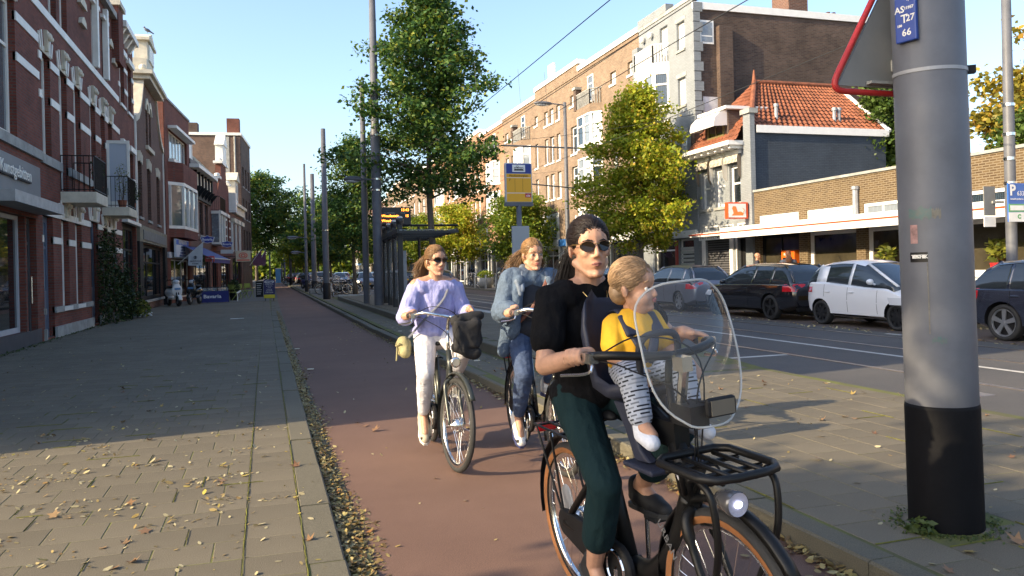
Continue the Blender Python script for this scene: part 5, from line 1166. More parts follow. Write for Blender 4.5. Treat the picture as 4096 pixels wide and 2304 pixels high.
# LED display
t = thing('departure_display', 'black tram departure display with orange letters above the shelter', 'display', (4.6, 29.2, .25), 0)
MB().box(-.6, .6, -.1, .1, 2.95, 3.6).obj('case', bl, t, bevel=.02); MB().tube([(.9, 0, 0), (.9, 0, 2.9)], .05).tube([(-.6, 0, 2.93), (2.4, 0, 2.93)], .04).obj('mast', bl, t)
led = mat('led_amber', (.9, .3, .02), .5, emit=(1, .27, .03), estr=2.2)
for s_, x, z, sz in (('15:43', .38, 3.5, .14), ('7 Woudestein', -.22, 3.28, .13), ('15', .45, 3.28, .13), ('7 Woudestein', -.22, 3.1, .13)): text(s_, sz, led, t, (x, -.105, z), rot=(math.pi/2, 0, 0), ext=.002, bold=.003)
text('Lijn  Bestemming              Vertrek', .055, mat('pale_ink', (.5, .5, .5), .5), t, (0, -.105, 3.39), rot=(math.pi/2, 0, 0), ext=.001)
# pedestrian crossing sign
t = thing('crossing_sign', 'blue pedestrian crossing sign on a thin post by the road', 'sign', (14.5, 49.8, .1)); MB().tube([(0, 0, 0), (0, 0, 3.2)], .035).obj('post', steel, t); MB().box(-.34, .34, -.05, -.03, 2.35, 3.05).obj('panel', bluep, t)
MB().prism([(-.27, 2.42), (.27, 2.42), (0, 2.98)], -.056, -.05, 'y').obj('white_triangle', m_wht, t); mb = MB()
for k in range(4): mb.box(-.19+k*.11, -.13+k*.11, -.06, -.056, 2.44, 2.53)
mb.tube([(0, -.058, 2.85), (0, -.058, 2.7), (-.06, -.058, 2.55)], .02, 5).tube([(0, -.058, 2.7), (.06, -.058, 2.55)], .02, 5).obj('pictogram', black, t)
# tree box edges, stone planter, bollards
tag(MB().box(3.62, 5.35, 42.2, 42.7, .05, .3).obj('raised_stone_edge', stone, bevel=.03), 'dark raised stone edge at the foot of the green maple', 'edging')
t = thing('stone_planter', 'low dark stone base round the grey tram pole', 'planter', (3.2, 54, .1)); MB().box(-.45, .45, -.5, .5, 0, .35).obj('body', stone, t, bevel=.05); MB().box(-.36, .36, -.42, .42, .35, .38).obj('soil', bark, t)
t = thing('round_planter', 'big round stone planter with bushy plant outside the shops', 'planter', (15.0, 54.5, .12)); MB().lathe([(0, 0), (.4, 0), (.55, .3), (.6, .75), (.52, .75), (0, .7)], n=20).obj('bowl', stone, t, smooth=True); sprig('foliage', (0, 0, .95), (.6, .6, .35), 600, g_mid, t, .14)
for k, y in enumerate((50.5, 53.0, 56)): tag(MB().lathe([(.07, 0), (.07, .95), (0, 1.0)], (14.62, y, .1), 12).obj('bollard', stone, smooth=True), ['short pale bollard beside the crossing sign', 'short pale bollard just before the round planter', 'short pale bollard just past the round planter'][k], 'bollard', 'kerb bollards')
t = thing('blue_kiosk', 'small light blue cabinet far down the cycle path', 'cabinet', (1.9, 131, .05)); MB().box(-.4, .4, -.3, .3, 0, 2.2).obj('body', mat('kiosk_blue', (.08, .25, .45), .5), t); MB().box(-.45, .45, -.35, .35, 2.2, 2.3).obj('roof', white, t)
# overhead wires
mw_ = mat('wire', (.03, .03, .03), .6)
for i, (x, z) in enumerate(((5.4, 5.75), (6.6, 5.65), (7.35, 5.6), (10.75, 5.6))):
    mb = MB(); pts = [(x, y, z+.06*math.sin(y*.21)) for y in range(-4, 160, 4)]; mb.tube(pts, .009, 5)
    for y in range(6, 150, 14): mb.tube([(x, y, z), (x, y+.2, z+1.2)], .004, 4)
    tag(mb.obj('overhead_wire', mw_), ['thin black wire strung over the platform edge beside the first rail', 'thin black contact wire above the rail nearest the platform', 'thin black contact wire above the middle of the near track', 'thin black contact wire above the far track'][i], 'wire', 'overhead tram wires')
for i, (a, b) in enumerate((((3.02, 42.2, 6.6), (17.5, 43, 7.2)), ((3.92, 28.9, 6.0), (17.5, 27, 7.6)), ((3.1, 54.2, 6.4), (17.5, 55, 7.2)), ((2.9, 60.5, 7), (-2.6, 64, 6.4)))):
    A, B = Vector(a), Vector(b); tag(MB().tube([A.lerp(B, t_/8)+Vector((0, 0, -.35*math.sin(math.pi*t_/8))) for t_ in range(9)], .008, 5).obj('span_wire', mw_), ['span wire from the cut-off tram pole to the tan terrace', 'span wire from the lamp pole at the shelter to the small grey house', 'span wire from the stone planter pole to the tan terrace', 'span wire from the two-lamp pole to the left-hand brick row'][i], 'wire', 'cross span wires')
# ------------------------------------------------------------------ cafe and shops on the left
navy = mat('navy_cloth', (.012, .018, .16), .6, var=.2, vscale=3); cw = mat('sign_lettering', (.75, .75, .75), .5)
t = thing('cafe_barrier', 'navy blue cafe wind screen with white lettering standing on the pavement', 'barrier', (-2.6, 43.6, .07)); MB().box(-.74, .74, -.03, .03, .03, .6).obj('cloth', navy, t); mb = MB()
for x in (-.74, -.3, .2, .74): mb.tube([(x, 0, 0), (x, 0, .8)], .02)
mb.tube([(-.74, 0, .8), (.74, 0, .8)], .02).tube([(-.74, 0, .6), (.74, 0, .6)], .02).obj('frame', black, t); MB().box(-.72, .72, -.005, .005, .62, .79).obj('glass', mat('shelter_glass', (1, 1, 1)), t)
text('Bavaria', .25, cw, t, (-.05, -.036, .33), rot=(math.pi/2, 0, 0), ext=.002, bold=.006, sx=1.2); MB().lathe([(0, 0), (.05, 0), (.05, .004), (0, .004)], (-.55, -.034, .33), 12, Mx=Matrix.Rotation(math.pi/2, 4, 'X')).obj('emblem', mat('dull_blue', (.03, .06, .3), .5), t)
for k, (x, y, z) in enumerate(((-3.24, 50, 3.6), (-2.5, 58, 3.6))):
    t = thing('beer_sign', ['blue shield-shaped beer sign hung between the repair shop and the blue awning', 'blue shield-shaped beer sign hung beyond the blue awning'][k], 'sign', (x, y, z)); pts = [(-.4, .16), (-.12, .2), (0, .27), (.12, .2), (.4, .16), (.3, -.14), (0, -.2), (-.3, -.14)]
    MB().prism(pts, -.06, .06, 'y').obj('board', mat('beer_white', (.55, .57, .62), .4), t); MB().prism([(a*.9, b*.88) for a, b in pts], -.068, .068, 'y').obj('face', mat('beer_blue', (.01, .025, .25), .4), t); text('Bavaria', .2, cw, t, (0, -.072, .02), rot=(math.pi/2, 0, 0), ext=.002, bold=.004); MB().tube([(-.4, 0, 0), (-1.0, 0, 0)], .025).obj('bracket', black, t)
t = thing('cafe_awning', 'sloping navy blue awning over the cafe front', 'awning', (0, 0, 0)); MB().add([(-4.25, 46.2, 3.15), (-3.6, 53, 3.2), (-2.1, 52.2, 2.45), (-2.75, 45.6, 2.42)], [(0, 1, 2, 3)]).obj('cloth', navy, t); MB().add([(-2.75, 45.6, 2.42), (-2.1, 52.2, 2.45), (-2.1, 52.2, 2.2), (-2.75, 45.6, 2.18)], [(0, 1, 2, 3)]).obj('valance', navy, t); MB().tube([(-2.75, 45.6, 2.42), (-2.1, 52.2, 2.45)], .03).obj('front_rail', white, t)
for (x, y) in ((-2.7, 46), (-2.2, 51.5)): MB().tube([(x, y, .07), (x, y, 2.3)], .03).obj('post', blackm, t)
t = thing('shop_banner', 'white lettered shop flag on a slanted pole before the repair shop', 'flag', (0, 0, 0)); MB().tube([(-4.3, 43.9, 2.1), (-2.98, 43.5, 3.25)], .02).obj('pole', white, t)
MB().add([(-3.03, 43.52, 3.2), (-3.75, 43.6, 2.55), (-3.78, 43.58, 2.03), (-3.4, 43.5, 2.02), (-3.1, 43.55, 2.02)], [(0, 1, 2, 3, 4)]).obj('cloth', mat('flag_white', (.5, .53, .56), .8, var=.1), t); ink = mat('flag_ink', (.02, .02, .03), .6)
text('SMARTPHONE', .085, ink, t, (-3.42, 43.48, 2.24), rot=(math.pi/2, 0, 0), ext=.001, bold=.002); text('KLINIEK', .085, ink, t, (-3.42, 43.48, 2.11), rot=(math.pi/2, 0, 0), ext=.001, bold=.002); MB().torus((-3.42, 43.49, 2.44), .07, .012, 14, 6, Mx=Matrix.Rotation(math.pi/2, 4, 'X')).box(-3.45, -3.39, 43.48, 43.49, 2.36, 2.5).obj('emblem', ink, t)
t = thing('cafe_sign', 'red and white cafe light sign under the blue awning', 'sign', (-2.88, 46, 2.4)); MB().box(-.24, .24, -.05, .05, -.15, .15).obj('panel', mat('cafe_red', (.5, .06, .04), .5), t); text('cafe bar', .11, cw, t, (0, -.055, .04), rot=(math.pi/2, 0, 0), ext=.001)
t = thing('white_box_sign', 'blank white light box hung under the second beer sign', 'sign', (-2.47, 57, 3.08)); MB().box(-.4, .4, -.06, .06, -.13, .13).obj('panel', mat('grey_white', (.5, .52, .53), .5), t); MB().tube([(-.4, 0, 0), (-1.1, 0, 0)], .02).obj('bracket', black, t)
t = thing('shop_light_box', 'large cream sign with red ornament projecting from the ornate house', 'sign', (-1.56, 62, 2.87)); MB().box(-.52, .52, -.08, .08, -.4, .4).obj('panel', mat('cream_sign', (.55, .48, .34), .5), t); MB().torus((0, -.09, .05), .2, .025, 18, 6, Mx=Matrix.Rotation(math.pi/2, 4, 'X') @ Matrix.Scale(1.4, 4, (1, 0, 0))).torus((0, -.09, .05), .1, .03, 18, 6, Mx=Matrix.Rotation(math.pi/2, 4, 'X') @ Matrix.Scale(1.4, 4, (1, 0, 0))).obj('ornament', mat('sign_red', (.6, .12, .08), .5), t); MB().box(-.45, .45, -.088, -.08, -.35, -.25).obj('red_bar', mat('sign_red', (1, 1, 1)), t); MB().tube([(-.5, 0, 0), (-1.6, 0, 0)], .03).obj('bracket', black, t)
for k, (x, w) in enumerate(((-.62, .35), (-.2, .25))):
    t = thing('shop_flag', ['larger faded purple flag beyond the cream sign', 'smaller faded purple flag beyond the cream sign'][k], 'flag', (x, 66+k*.5, 0)); MB().tube([(-w*1.6, 0, 2.2), (w, 0, 3.5)], .02).obj('pole', white, t); MB().add([(w, .02, 3.45), (-w, .0, 2.75), (-w, .05, 2.2), (w*.3, -.05, 2.15), (w, .03, 2.25)], [(0, 1, 2, 3, 4)]).obj('cloth', mat('purple_cloth', (.16, .06, .10), .8, var=.2), t)
t = thing('advertising_board', 'blue and yellow pavement board with white lettering and scroll', 'sign', (.16, 44, .08)); MB().box(-.28, .3, -.05, .05, .12, 1.12).obj('frame', mat('board_navy', (.012, .012, .09), .4), t); MB().box(-.27, .29, -.056, -.05, .13, .32).obj('yellow_panel', mat('board_yellow', (.6, .5, .02), .5), t)
text('Gerry', .14, cw, t, (.01, -.055, 1.0), rot=(math.pi/2, 0, 0), ext=.001, bold=.002, sx=1.3); MB().torus((.01, -.056, 1.0), .09, .006, 20, 5, Mx=Matrix.Rotation(math.pi/2, 4, 'X') @ Matrix.Scale(2.6, 4, (1, 0, 0))).obj('scroll', cw, t)
for k, s_ in enumerate(('Dagmenu € 9,50', 'Kindermenu', 'Lunch', 'Verse soep', 'Borrelhapjes', 'Koffie en gebak')): text(s_, .062, cw, t, (.01, -.055, .86-k*.085), rot=(math.pi/2, 0, 0), ext=.001)
mb = MB()
for x in (-.2, .22): mb.tube([(x, -.18, 0), (x, -.04, .14), (x, .04, .14), (x, .18, 0)], .015, 6)
mb.obj('foot', blackm, t)
t = thing('chalk_board', 'dark chalk board behind the advertising board', 'sign', (-.35, 48.5, .08)); MB().box(-.22, .2, -.03, .03, .08, 1.0).obj('panel', blackm, t); mb = MB()
for k in range(6): mb.box(-.16, .12-.03*(k % 3), -.033, -.03, .85-k*.12, .88-k*.12)
mb.obj('chalk_lines', mat('pale_ink', (1, 1, 1)), t); mb = MB().box(-.24, -.22, -.05, .05, 0, 1.02).box(.2, .22, -.05, .05, 0, 1.02).box(-.22, .2, -.05, .05, 1.0, 1.04).obj('frame', stone, t)
for k, (x, y, rz) in enumerate(((-1.6, 48.2, .3), (-1.25, 49, 1.2), (-1.75, 46.8, 2.2), (-1.0, 51, .6))):
    if k == 0:
        t = thing('folding_chair', 'pale wooden folding chair outside the cafe', 'chair', (x, y, .07), rz, 'cafe chairs'); mb = MB()
        MB().box(-.2, .2, -.2, .2, .44, .47).obj('seat', mat('lime_paint', (.22, .28, .05), .6), t); MB().box(-.2, .2, .18, .21, .62, .88).obj('backrest', mat('lime_paint', (1, 1, 1)), t)
        for sx in (-.19, .19):
            for (y0, y1) in ((-.22, .2), (.24, -.18)): MB().tube([(sx, y0, 0), (sx, y1, .9 if y1 > 0 else .45)], .014, 6).obj('leg', mat('lime_paint', (1, 1, 1)), t)
        c0 = t; cmap = children_map()
    else: dup(c0, cmap, (x, y, .07), rz)
t = thing('cafe_shrub', 'dark potted shrub beside the navy cafe barrier', 'plant', (-1.72, 47, .07)); MB().lathe([(0, 0), (.2, 0), (.26, .4), (0, .4)], n=14).obj('pot', blackm, t); sprig('foliage', (0, 0, .75), (.35, .35, .45), 700, green_d, t, .1)
tag(MB().box(-1.5, -1.46, 45.2, 45.55, .07, .5, Mx=Matrix.Rotation(0, 4, 'Z')).tube([(-1.5, 45, .5), (-1.3, 45.1, .62)], .05).obj('white_stool', white), 'small white stool lying by the navy barrier', 'stool')
tag(MB().prism([(-.12, -.05), (.1, -.06), (.14, .0), (.3, .02), (.28, .06), (.05, .06), (-.1, .07)], 0, .01, 'z').obj('paper_scrap', white, loc=(-1.0, 27, .08)), 'white paper scrap lying on the shaded pavement', 'litter')
for k, (x, y, z) in enumerate(((.62, 12.5, .02), (.55, 16.0, .02), (2.85, 14.9, .12), (3.0, 11.5, .12), (2.9, 18, .12))):
    tag(MB().prism([(-.045, -.02), (.035, -.03), (.055, .012), (.0, .03), (-.04, .025)], 0, .012, 'z').obj('paper_litter', cream, loc=(x, y, z)), ['crumpled white paper in the leaf gutter', 'small paper scrap farther along the leaf gutter', 'white wrapper on the low platform strip', 'flat white wrapper at the foot of the platform ramp', 'far white wrapper on the platform strip'][k], 'litter')
# pigeon on the gable
t = thing('pigeon', 'grey pigeon perched on top of the white gable', 'bird', (-4.85, 38.9, 12.5), R(200)); b_ = MB().ell((0, 0, .14), (.15, .075, .075), 12, 8, Mx=Matrix.Rotation(-.35, 4, 'Y')).ell((.13, 0, .25), (.045, .04, .045), 10, 7).cap((.08, 0, .18), (.12, 0, .24), .05, .035).cap((-.1, 0, .1), (-.26, 0, .02), .04, .025).cap((.0, .03, .08), (0, .03, .0), .012, .01).cap((.0, -.03, .08), (0, -.03, .0), .012, .01).cap((.17, 0, .25), (.2, 0, .24), .012, .005)
remesh(b_, 'body', mat('pigeon_grey', (.12, .13, .16), .7, var=.3), t, .012, 2)
# ------------------------------------------------------------------ bicycles
RX90 = Matrix.Rotation(math.pi/2, 4, 'X')
def merge(a, b, M=None):
    a.add([M @ Vector(v) for v in b.v] if M is not None else b.v, b.f, None)
    return a
def xf(mb, M):
    mb.v = [T3(M @ Vector(v)) for v in mb.v]; return mb
mframe = {}
def wheel_parts(t, c, Rw, tw, M=None, sidewall=None, spoke_n=32, rim_m=None, hub_r=.035, tyre_m=None, drum=False):
    c = Vector(c); M = M or Matrix.Identity(4)
    rim = xf(MB().lathe([(Rw-.062, -.011), (Rw-.036, -.014), (Rw-.03, -.011), (Rw-.034, 0), (Rw-.03, .011), (Rw-.036, .014), (Rw-.062, .011), (Rw-.066, 0), (Rw-.062, -.011)], c, 40, RX90), M).obj('wheel', rim_m or chrome, t, smooth=True)
    xf(MB().torus(c, Rw-.02, tw, 44, 10, RX90), M).obj('tyre', tyre_m or rubber, rim, smooth=True)
    if sidewall:
        for s_ in (-1, 1): xf(MB().lathe([(Rw-.042, s_*tw*.80), (Rw-.034, s_*(tw*.93)), (Rw-.024, s_*(tw*1.03)), (Rw-.018, s_*(tw*1.03))], c, 44, RX90), M).obj('tyre_stripe', sidewall, rim, smooth=True)
    sp = MB()
    for k in range(spoke_n):
        a = 2*math.pi*k/spoke_n; b = a+(.35 if k % 2 else -.35); s_ = -1 if (k//2) % 2 else 1
        sp.tube([c+Vector((hub_r*math.cos(b), s_*.03, hub_r*math.sin(b))), c+Vector(((Rw-.05)*math.cos(a), 0, (Rw-.05)*math.sin(a)))], .0014, 4, cap=False)
    xf(sp, M).obj('spokes', chrome, rim)
    xf(MB().lathe([(0, -.055), (.012, -.055), (.012, -.04), (hub_r*(1.6 if drum else 1), -.035), (hub_r*(1.6 if drum else .6), -.01), (hub_r*(1.3 if drum else .6), .02), (hub_r, .035), (.012, .04), (.012, .055), (0, .055)], c, 18, RX90), M).obj('hub', steel if not drum else chrome, rim, smooth=True)
    return rim
def arc(c, r, a0, a1, n=16): return [(c[0]+r*math.cos(a0+(a1-a0)*i/n), c[1], c[2]+r*math.sin(a0+(a1-a0)*i/n)) for i in range(n+1)]
def fender(mb, c, r, a0, a1, w=.026, n=18):
    rings = []
    for i in range(n+1):
        a = a0+(a1-a0)*i/n
        rings.append([(c[0]+(r+d)*math.cos(a), c[1]+yy, c[2]+(r+d)*math.sin(a)) for yy, d in ((-w, -.012), (-w*.7, .004), (0, .009), (w*.7, .004), (w, -.012), (w*.7, 0), (0, .005), (-w*.7, 0))])
    mb.loft(rings)
def bez(pts, n=10):                      # Catmull-Rom through the points
    P = [Vector(p) for p in pts]; P = [P[0]*2-P[1]]+P+[P[-1]*2-P[-2]]; out = []
    for i in range(1, len(P)-2):
        for k in range(n):
            t = k/n; a, b, c, d = P[i-1:i+3]
            out.append(.5*((2*b)+(c-a)*t+(2*a-5*b+4*c-d)*t*t+(3*b-a-3*c+d)*t**3))
    return out+[P[-2]]
def bicycle(label, loc, rz, lean=0, frame_m=None, zb=1.16, bar='swept', steer=0, fat=1., case=True, rackr=True, spokes=32, sidewall=None, detail=True, group=None, crank=0, bars_m=None, halfw=.27, name='bicycle', saddle_z=.88, drum=False):
    t = thing(name, label, 'bicycle', loc, 0, group); t.rotation_euler = (lean, 0, rz); fm = frame_m or black
    Rw = .345; A = (-.56, 0, Rw); B = (.56, 0, Rw); BB = Vector((-.08, 0, .30))
    piv = Vector((.41, 0, .66)); S = Matrix.Translation(piv) @ Matrix.Rotation(steer, 4, Vector((-.3, 0, .95)).normalized()) @ Matrix.Translation(-piv)
    wheel_parts(t, A, Rw, .021*fat**.3, None, sidewall, spokes, drum=True); wheel_parts(t, B, Rw, .021*fat**.3, S, sidewall, spokes, drum=drum)
    f = MB(); r = .018*fat
    f.tube(bez([(.385, 0, .70), (.27, 0, .50), (.10, 0, .345), tuple(BB)]), r*1.25, 10); f.tube([BB, (-.245, 0, .76)], r, 10)
    f.tube([(.39, 0, .67), (.325, 0, .875)], r*1.15, 10)
    if fat < 1.2: f.tube(bez([(.345, 0, .80), (.2, 0, .57), (.02, 0, .43), (-.155, 0, .47)]), r*.8, 8)
    for s_ in (-1, 1):
        f.tube([BB+Vector((0, s_*.03, 0)), (-.3, s_*.05, .33), (-.56, s_*.062, Rw)], r*.6, 8); f.tube([(-.215, s_*.012, .68), (-.35, s_*.045, .55), (-.56, s_*.062, Rw)], r*.5, 8)
    f.lathe([(.032, -.04), (.032, .04)], BB, 12, RX90); f.obj('frame', fm, t, smooth=True)
    fk = MB(); fk.tube([(.37, 0, .73), (.405, 0, .64)], .02*fat**.5, 10)
    for s_ in (-1, 1): fk.tube(bez([(.405, s_*.01, .66), (.418, s_*.05, .625), (.47, s_*.054, .50), (.56, s_*.058, Rw)], 5), [.016*fat**.5]*8+[.014]*4+[.011]*4, 8)
    xf(fk, S).obj('fork', fm, t, smooth=True)
    st = MB().tube([(-.235, 0, .73), (-.285, 0, saddle_z-.04)], .0135, 10); st.obj('seat_post', chrome, t, smooth=True)
    sd = MB(); z = saddle_z
    sd.loft([[(x, w*math.cos(a), zz+hh*math.sin(a)*(1 if math.sin(a) > 0 else .5)) for a in [2*math.pi*k/12 for k in range(12)]] for x, w, hh, zz in ((-.42, .02, .015, z), (-.41, .085, .035, z), (-.36, .105, .042, z), (-.29, .085, .038, z), (-.22, .045, .03, z), (-.15, .026, .024, z), (-.125, .012, .012, z))]); sd.obj('saddle', blackm, t, smooth=True)
    fe = MB(); fender(fe, A, .385, R(-5), R(190)); fe.obj('fender', fm, t, smooth=True)
    fe = MB(); fender(fe, B, .385, R(35), R(205)); fe.tube([(.56+.385*math.cos(R(195)), .03, Rw-.09), (.56, .058, Rw)], .003, 4); xf(fe, S).obj('fender', fm, t, smooth=True)
    ck = MB(); a = R(-88)+crank; e = Vector((math.cos(a), 0, math.sin(a)))*.165
    ck.tube([BB+Vector((0, -.075, 0)), BB+e+Vector((0, -.085, 0))], .010, 8).tube([BB+Vector((0, .075, 0)), BB-e+Vector((0, .085, 0))], .010, 8); ck.tube([BB+Vector((0, -.075, 0)), BB+Vector((0, .075, 0))], .012, 8)
    ck.obj('crank', chrome, t)
    for s_ in (-1, 1):
        p = BB+e*(-s_)+Vector((0, s_*.135, 0)); MB().box(p.x-.045, p.x+.045, p.y-.04, p.y+.04, p.z-.012, p.z+.012).obj('pedal', rubber, t, bevel=.006)
    if case:
        cs = MB(); pts = [(BB.x+.115*math.cos(q), BB.z+.105*math.sin(q)) for q in [R(-90+180*k/10) for k in range(11)]]+[(A[0]+.06*math.cos(q), A[2]+.06*math.sin(q)) for q in [R(90+180*k/10) for k in range(11)]]
        cs.prism(pts, -.075, -.045, 'y'); cs.obj('chain_case', blackm, t, bevel=.008)
        MB().torus((BB.x, -.078, BB.z), .07, .007, 24, 6, RX90).obj('chainring', chrome, t)
    if rackr:
        rk = MB()
        for yy in (-.07, 0, .07): rk.tube([(-.32, yy, .745), (-.82, yy, .75)], .006, 6)
        for xx in (-.36, -.55, -.8): rk.tube([(xx, -.075, .745), (xx, .075, .745)], .006, 6)
        for s_ in (-1, 1): rk.tube([(-.56, s_*.066, Rw), (-.62, s_*.075, .745)], .006, 6).tube([(-.56, s_*.066, Rw), (-.78, s_*.075, .745)], .006, 6)
        rk.obj('rear_rack', blackm, t); MB().box(-.86, -.83, -.05, .05, .70, .74).obj('rear_light', tail_red, t, bevel=.008)
        MB().ell((-.62, -.02, .42), (.06, .012, .075), 12, 8).obj('lock', steel, t)
    hb = MB(); hb.tube([(.33, 0, .86), (.30, 0, zb-.10)], .0135, 10).tube(bez([(.30, 0, zb-.10), (.31, 0, zb-.03), (.335, 0, zb)], 4), .0135, 10)
    if bar == 'swept': half = [(.335, 0, zb), (.35, .09, zb+.015), (.30, .19, zb+.03), (.19, halfw-.01, zb+.005), (.06, halfw+.015, zb-.01)]
    else: half = [(.335, 0, zb), (.325, .12, zb+.01), (.27, .22, zb+.02), (.18, halfw, zb+.012), (.10, halfw+.03, zb+.005)]
    for s_ in (-1, 1): hb.tube(bez([(x, y*s_, z_) for x, y, z_ in half], 6), .0115 if fat < 1.2 else .016, 10)
    xf(hb, S).obj('handlebar', bars_m or chrome, t, smooth=True)
    for s_ in (-1, 1):
        a_, b_ = Vector(half[-2]), Vector(half[-1]); a_.y *= s_; b_.y *= s_
        xf(MB().tube([a_.lerp(b_, .05), b_+(b_-a_)*.12], .0165, 10), S).obj('grip', rubber, t, smooth=True)
        if detail: xf(MB().tube(bez([a_+Vector((.03, 0, -.005)), a_+Vector((.045, s_*.02, -.05)), b_+Vector((.0, s_*.035, -.06))], 5), .006, 6).box(a_.x-.01, a_.x+.05, a_.y-.018, a_.y+.018, a_.z-.02, a_.z+.016), S).obj('brake_lever', chrome, t)
    if detail:
        cb = MB(); cb.tube(bez([(.22, -halfw+.02, zb), (.36, -.2, zb-.02), (.45, -.03, zb-.15), (.41, 0, .72)], 8), .003, 5); cb.tube(bez([(.22, halfw-.02, zb), (.38, .15, zb+.02), (.46, .0, zb-.12), (.41, .02, .72)], 8), .003, 5); cb.tube(bez([(.20, -halfw+.02, zb+.01), (.34, -.12, zb+.08), (.42, .05, zb-.02), (.4, .03, .75)], 8), .003, 5); xf(cb, S).obj('cables', blackm, t)
        Ml = S; mb = MB().lathe([(0, .05), (.025, .045), (.038, .0), (.04, -.03), (.036, -.035), (0, -.03)], (0, 0, 0), 16, Matrix.Translation((.475, 0, .80)) @ Matrix.Rotation(-math.pi/2, 4, 'Y')); hl = xf(mb, S).obj('headlight', blackm if fat > 1.2 else chrome, t, smooth=True)
        xf(MB().lathe([(0, 0), (.035, 0)], (0, 0, 0), 16, Matrix.Translation((.509, 0, .80)) @ Matrix.Rotation(-math.pi/2, 4, 'Y')), S).obj('lens', mat('headlight_lens', (.6, .5, .36), .05, spec=.8), hl)
    return t, S, half

# ------------------------------------------------------------------ people
def ik(a, b, l1, l2, hint):
    a, b, hint = Vector(a), Vector(b), Vector(hint); d = b-a; L = min(d.length, (l1+l2)*.999); u = d.normalized()
    x = (l1*l1-l2*l2+L*L)/(2*L); h = math.sqrt(max(0, l1*l1-x*x)); hv = hint-u*hint.dot(u); hv.normalize()
    return a+u*x+hv*h
def head_mb(child=False):
    m = MB(); k = 1
    m.ell((-.012, 0, .03), (.098, .077, .092), 18, 12)
    m.ell((.028, 0, -.04), (.066, .058, .082), 16, 10); m.ell((.02, 0, .035), (.075, .068, .07), 14, 9)
    if child:
        m.ell((.045, .03, -.045), (.045, .034, .038), 12, 8).ell((.045, -.03, -.045), (.045, .034, .038), 12, 8); m.cap((.088, 0, -.004), (.099, 0, -.03), .009, .0125); m.ell((.075, 0, -.088), (.018, .02, .016), 10, 7)
    else:
        for s_ in (-1, 1):
            m.ell((.058, s_*.036, -.022), (.03, .024, .024), 10, 7); m.cap((.0, s_*.058, -.06), (.066, s_*.016, -.108), .02, .016); m.cap((.079, s_*.012, .027), (.066, s_*.048, .024), .011, .010); m.ell((.096, s_*.0105, -.036), (.010, .008, .007), 8, 6)
        m.cap((.088, 0, .014), (.105, 0, -.028), .008, .0115); m.ell((.078, 0, -.108), (.018, .018, .015), 10, 7); m.ell((.083, 0, -.067), (.014, .023, .017), 10, 7)
    for s_ in (-1, 1):
        m.ell((-.008, s_*.079, -.012), (.018, .008, .03), 10, 8, Mx=Matrix.Rotation(-.25, 4, 'Y') @ Matrix.Rotation(s_*.35, 4, 'Z'))
    return m
def hand(m, G, g, E, thumb=1, sc=1.):
    G, g, E = Vector(G), Vector(g).normalized(), Vector(E); w = (E-G); w -= g*w.dot(g); w.normalize()      # towards the forearm
    upv = Vector((0, 0, 1)); upv = (upv-g*upv.dot(g)-w*upv.dot(w)); upv = upv.normalized() if upv.length > .05 else g.cross(w)
    W = G+w*.066*sc+upv*.028*sc
    lens = (1.0, 1.08, 1.0, .82)
    for k in range(4):
        off = g*((k-1.5)*.0205*sc)*thumb; rho = .027*sc
        pts = [G+off+w*.036*sc+upv*.026*sc]
        for th in (95, 45, 0, -50, -95): 
            a = R(th*1.0); pts.append(G+off+(-w*math.cos(a)*rho*(1.05 if th > -60 else .95)+upv*math.sin(a)*rho)*lens[k]**.6)
        for i in range(len(pts)-1): m.cap(pts[i], pts[i+1], (.0098-.0006*i)*sc, (.0094-.0006*i)*sc, 8)
        m.cap(W, pts[0], .0165*sc, .0125*sc, 8)
    T0 = W-g*thumb*.022*sc-upv*.004; T1 = G+w*.02*sc-g*thumb*.045*sc+upv*.006*sc; T2 = G-w*.012*sc-g*thumb*.043*sc-upv*.018*sc
    m.cap(T0, T1, .0135*sc, .0115*sc, 8).cap(T1, T2, .0115*sc, .0088*sc, 8); m.cap(W, G+w*.03*sc+upv*.02*sc, .025*sc, .022*sc, 10)
    return W
def strands(name, m, parent, M, n, ends, col=None, seed=0, w=.0015, cap_c=(-.012, 0, .042), cap_r=(.096, .084, .092), zmin=-.02, part=0, curl=.01, frontmax=.08, short=0):
    rs = np.random.RandomState(seed); mb = MB(); cc = Vector(cap_c)
    S_ = lambda u, k: cc+Vector((u.x*cap_r[0]*k, u.y*cap_r[1]*k, u.z*cap_r[2]*k))
    for _k in range(n):
        for _ in range(30):
            a = rs.uniform(0, 2*math.pi); zz = rs.uniform(-.8, 1.0); q = math.sqrt(1-zz*zz); n0 = Vector((q*math.cos(a), q*math.sin(a), zz)); p0 = S_(n0, 1)
            if p0.x < frontmax and p0.z > zmin+max(0, p0.x)*1.1: break
        nb = Vector((-.9, n0.y*.55+rs.normal(0, .07), -.12+rs.normal(0, .12) if not short else -.5)).normalized(); lift = 1.0+abs(rs.normal(0, .022)); pts = []
        f = 1. if not short else short*rs.uniform(.6, 1.2)
        for t in (0, .25, .5, .75, 1.):
            u = n0.lerp(nb, t*f)
            if u.length < .3: u = Vector((u.x, u.y, u.z+.5))
            pts.append(S_(u.normalized(), 1.0+(lift-1)*min(1, t*3)+.006*t))
        if not short:
            d = ends(p0, rs); mid = pts[-1].lerp(d, .5)+Vector((rs.normal(-.012, .008), rs.normal(0, curl), rs.normal(.004, curl*.6))); pts += [mid, d]
        pts = bez(pts, 2); L = len(pts); mb.tube(pts, [w*(1 if i < L*.7 else 1-.75*(i-L*.7)/(L*.3)) for i in range(L)], 3, cap=False)
    return xf(mb, M).obj(name, m, parent, smooth=True)
def hairmat(name, c): 
    m = mat(name, c, .45, var=.45, vscale=30, stretch=(.3, 1, 1), spec=.4); return m
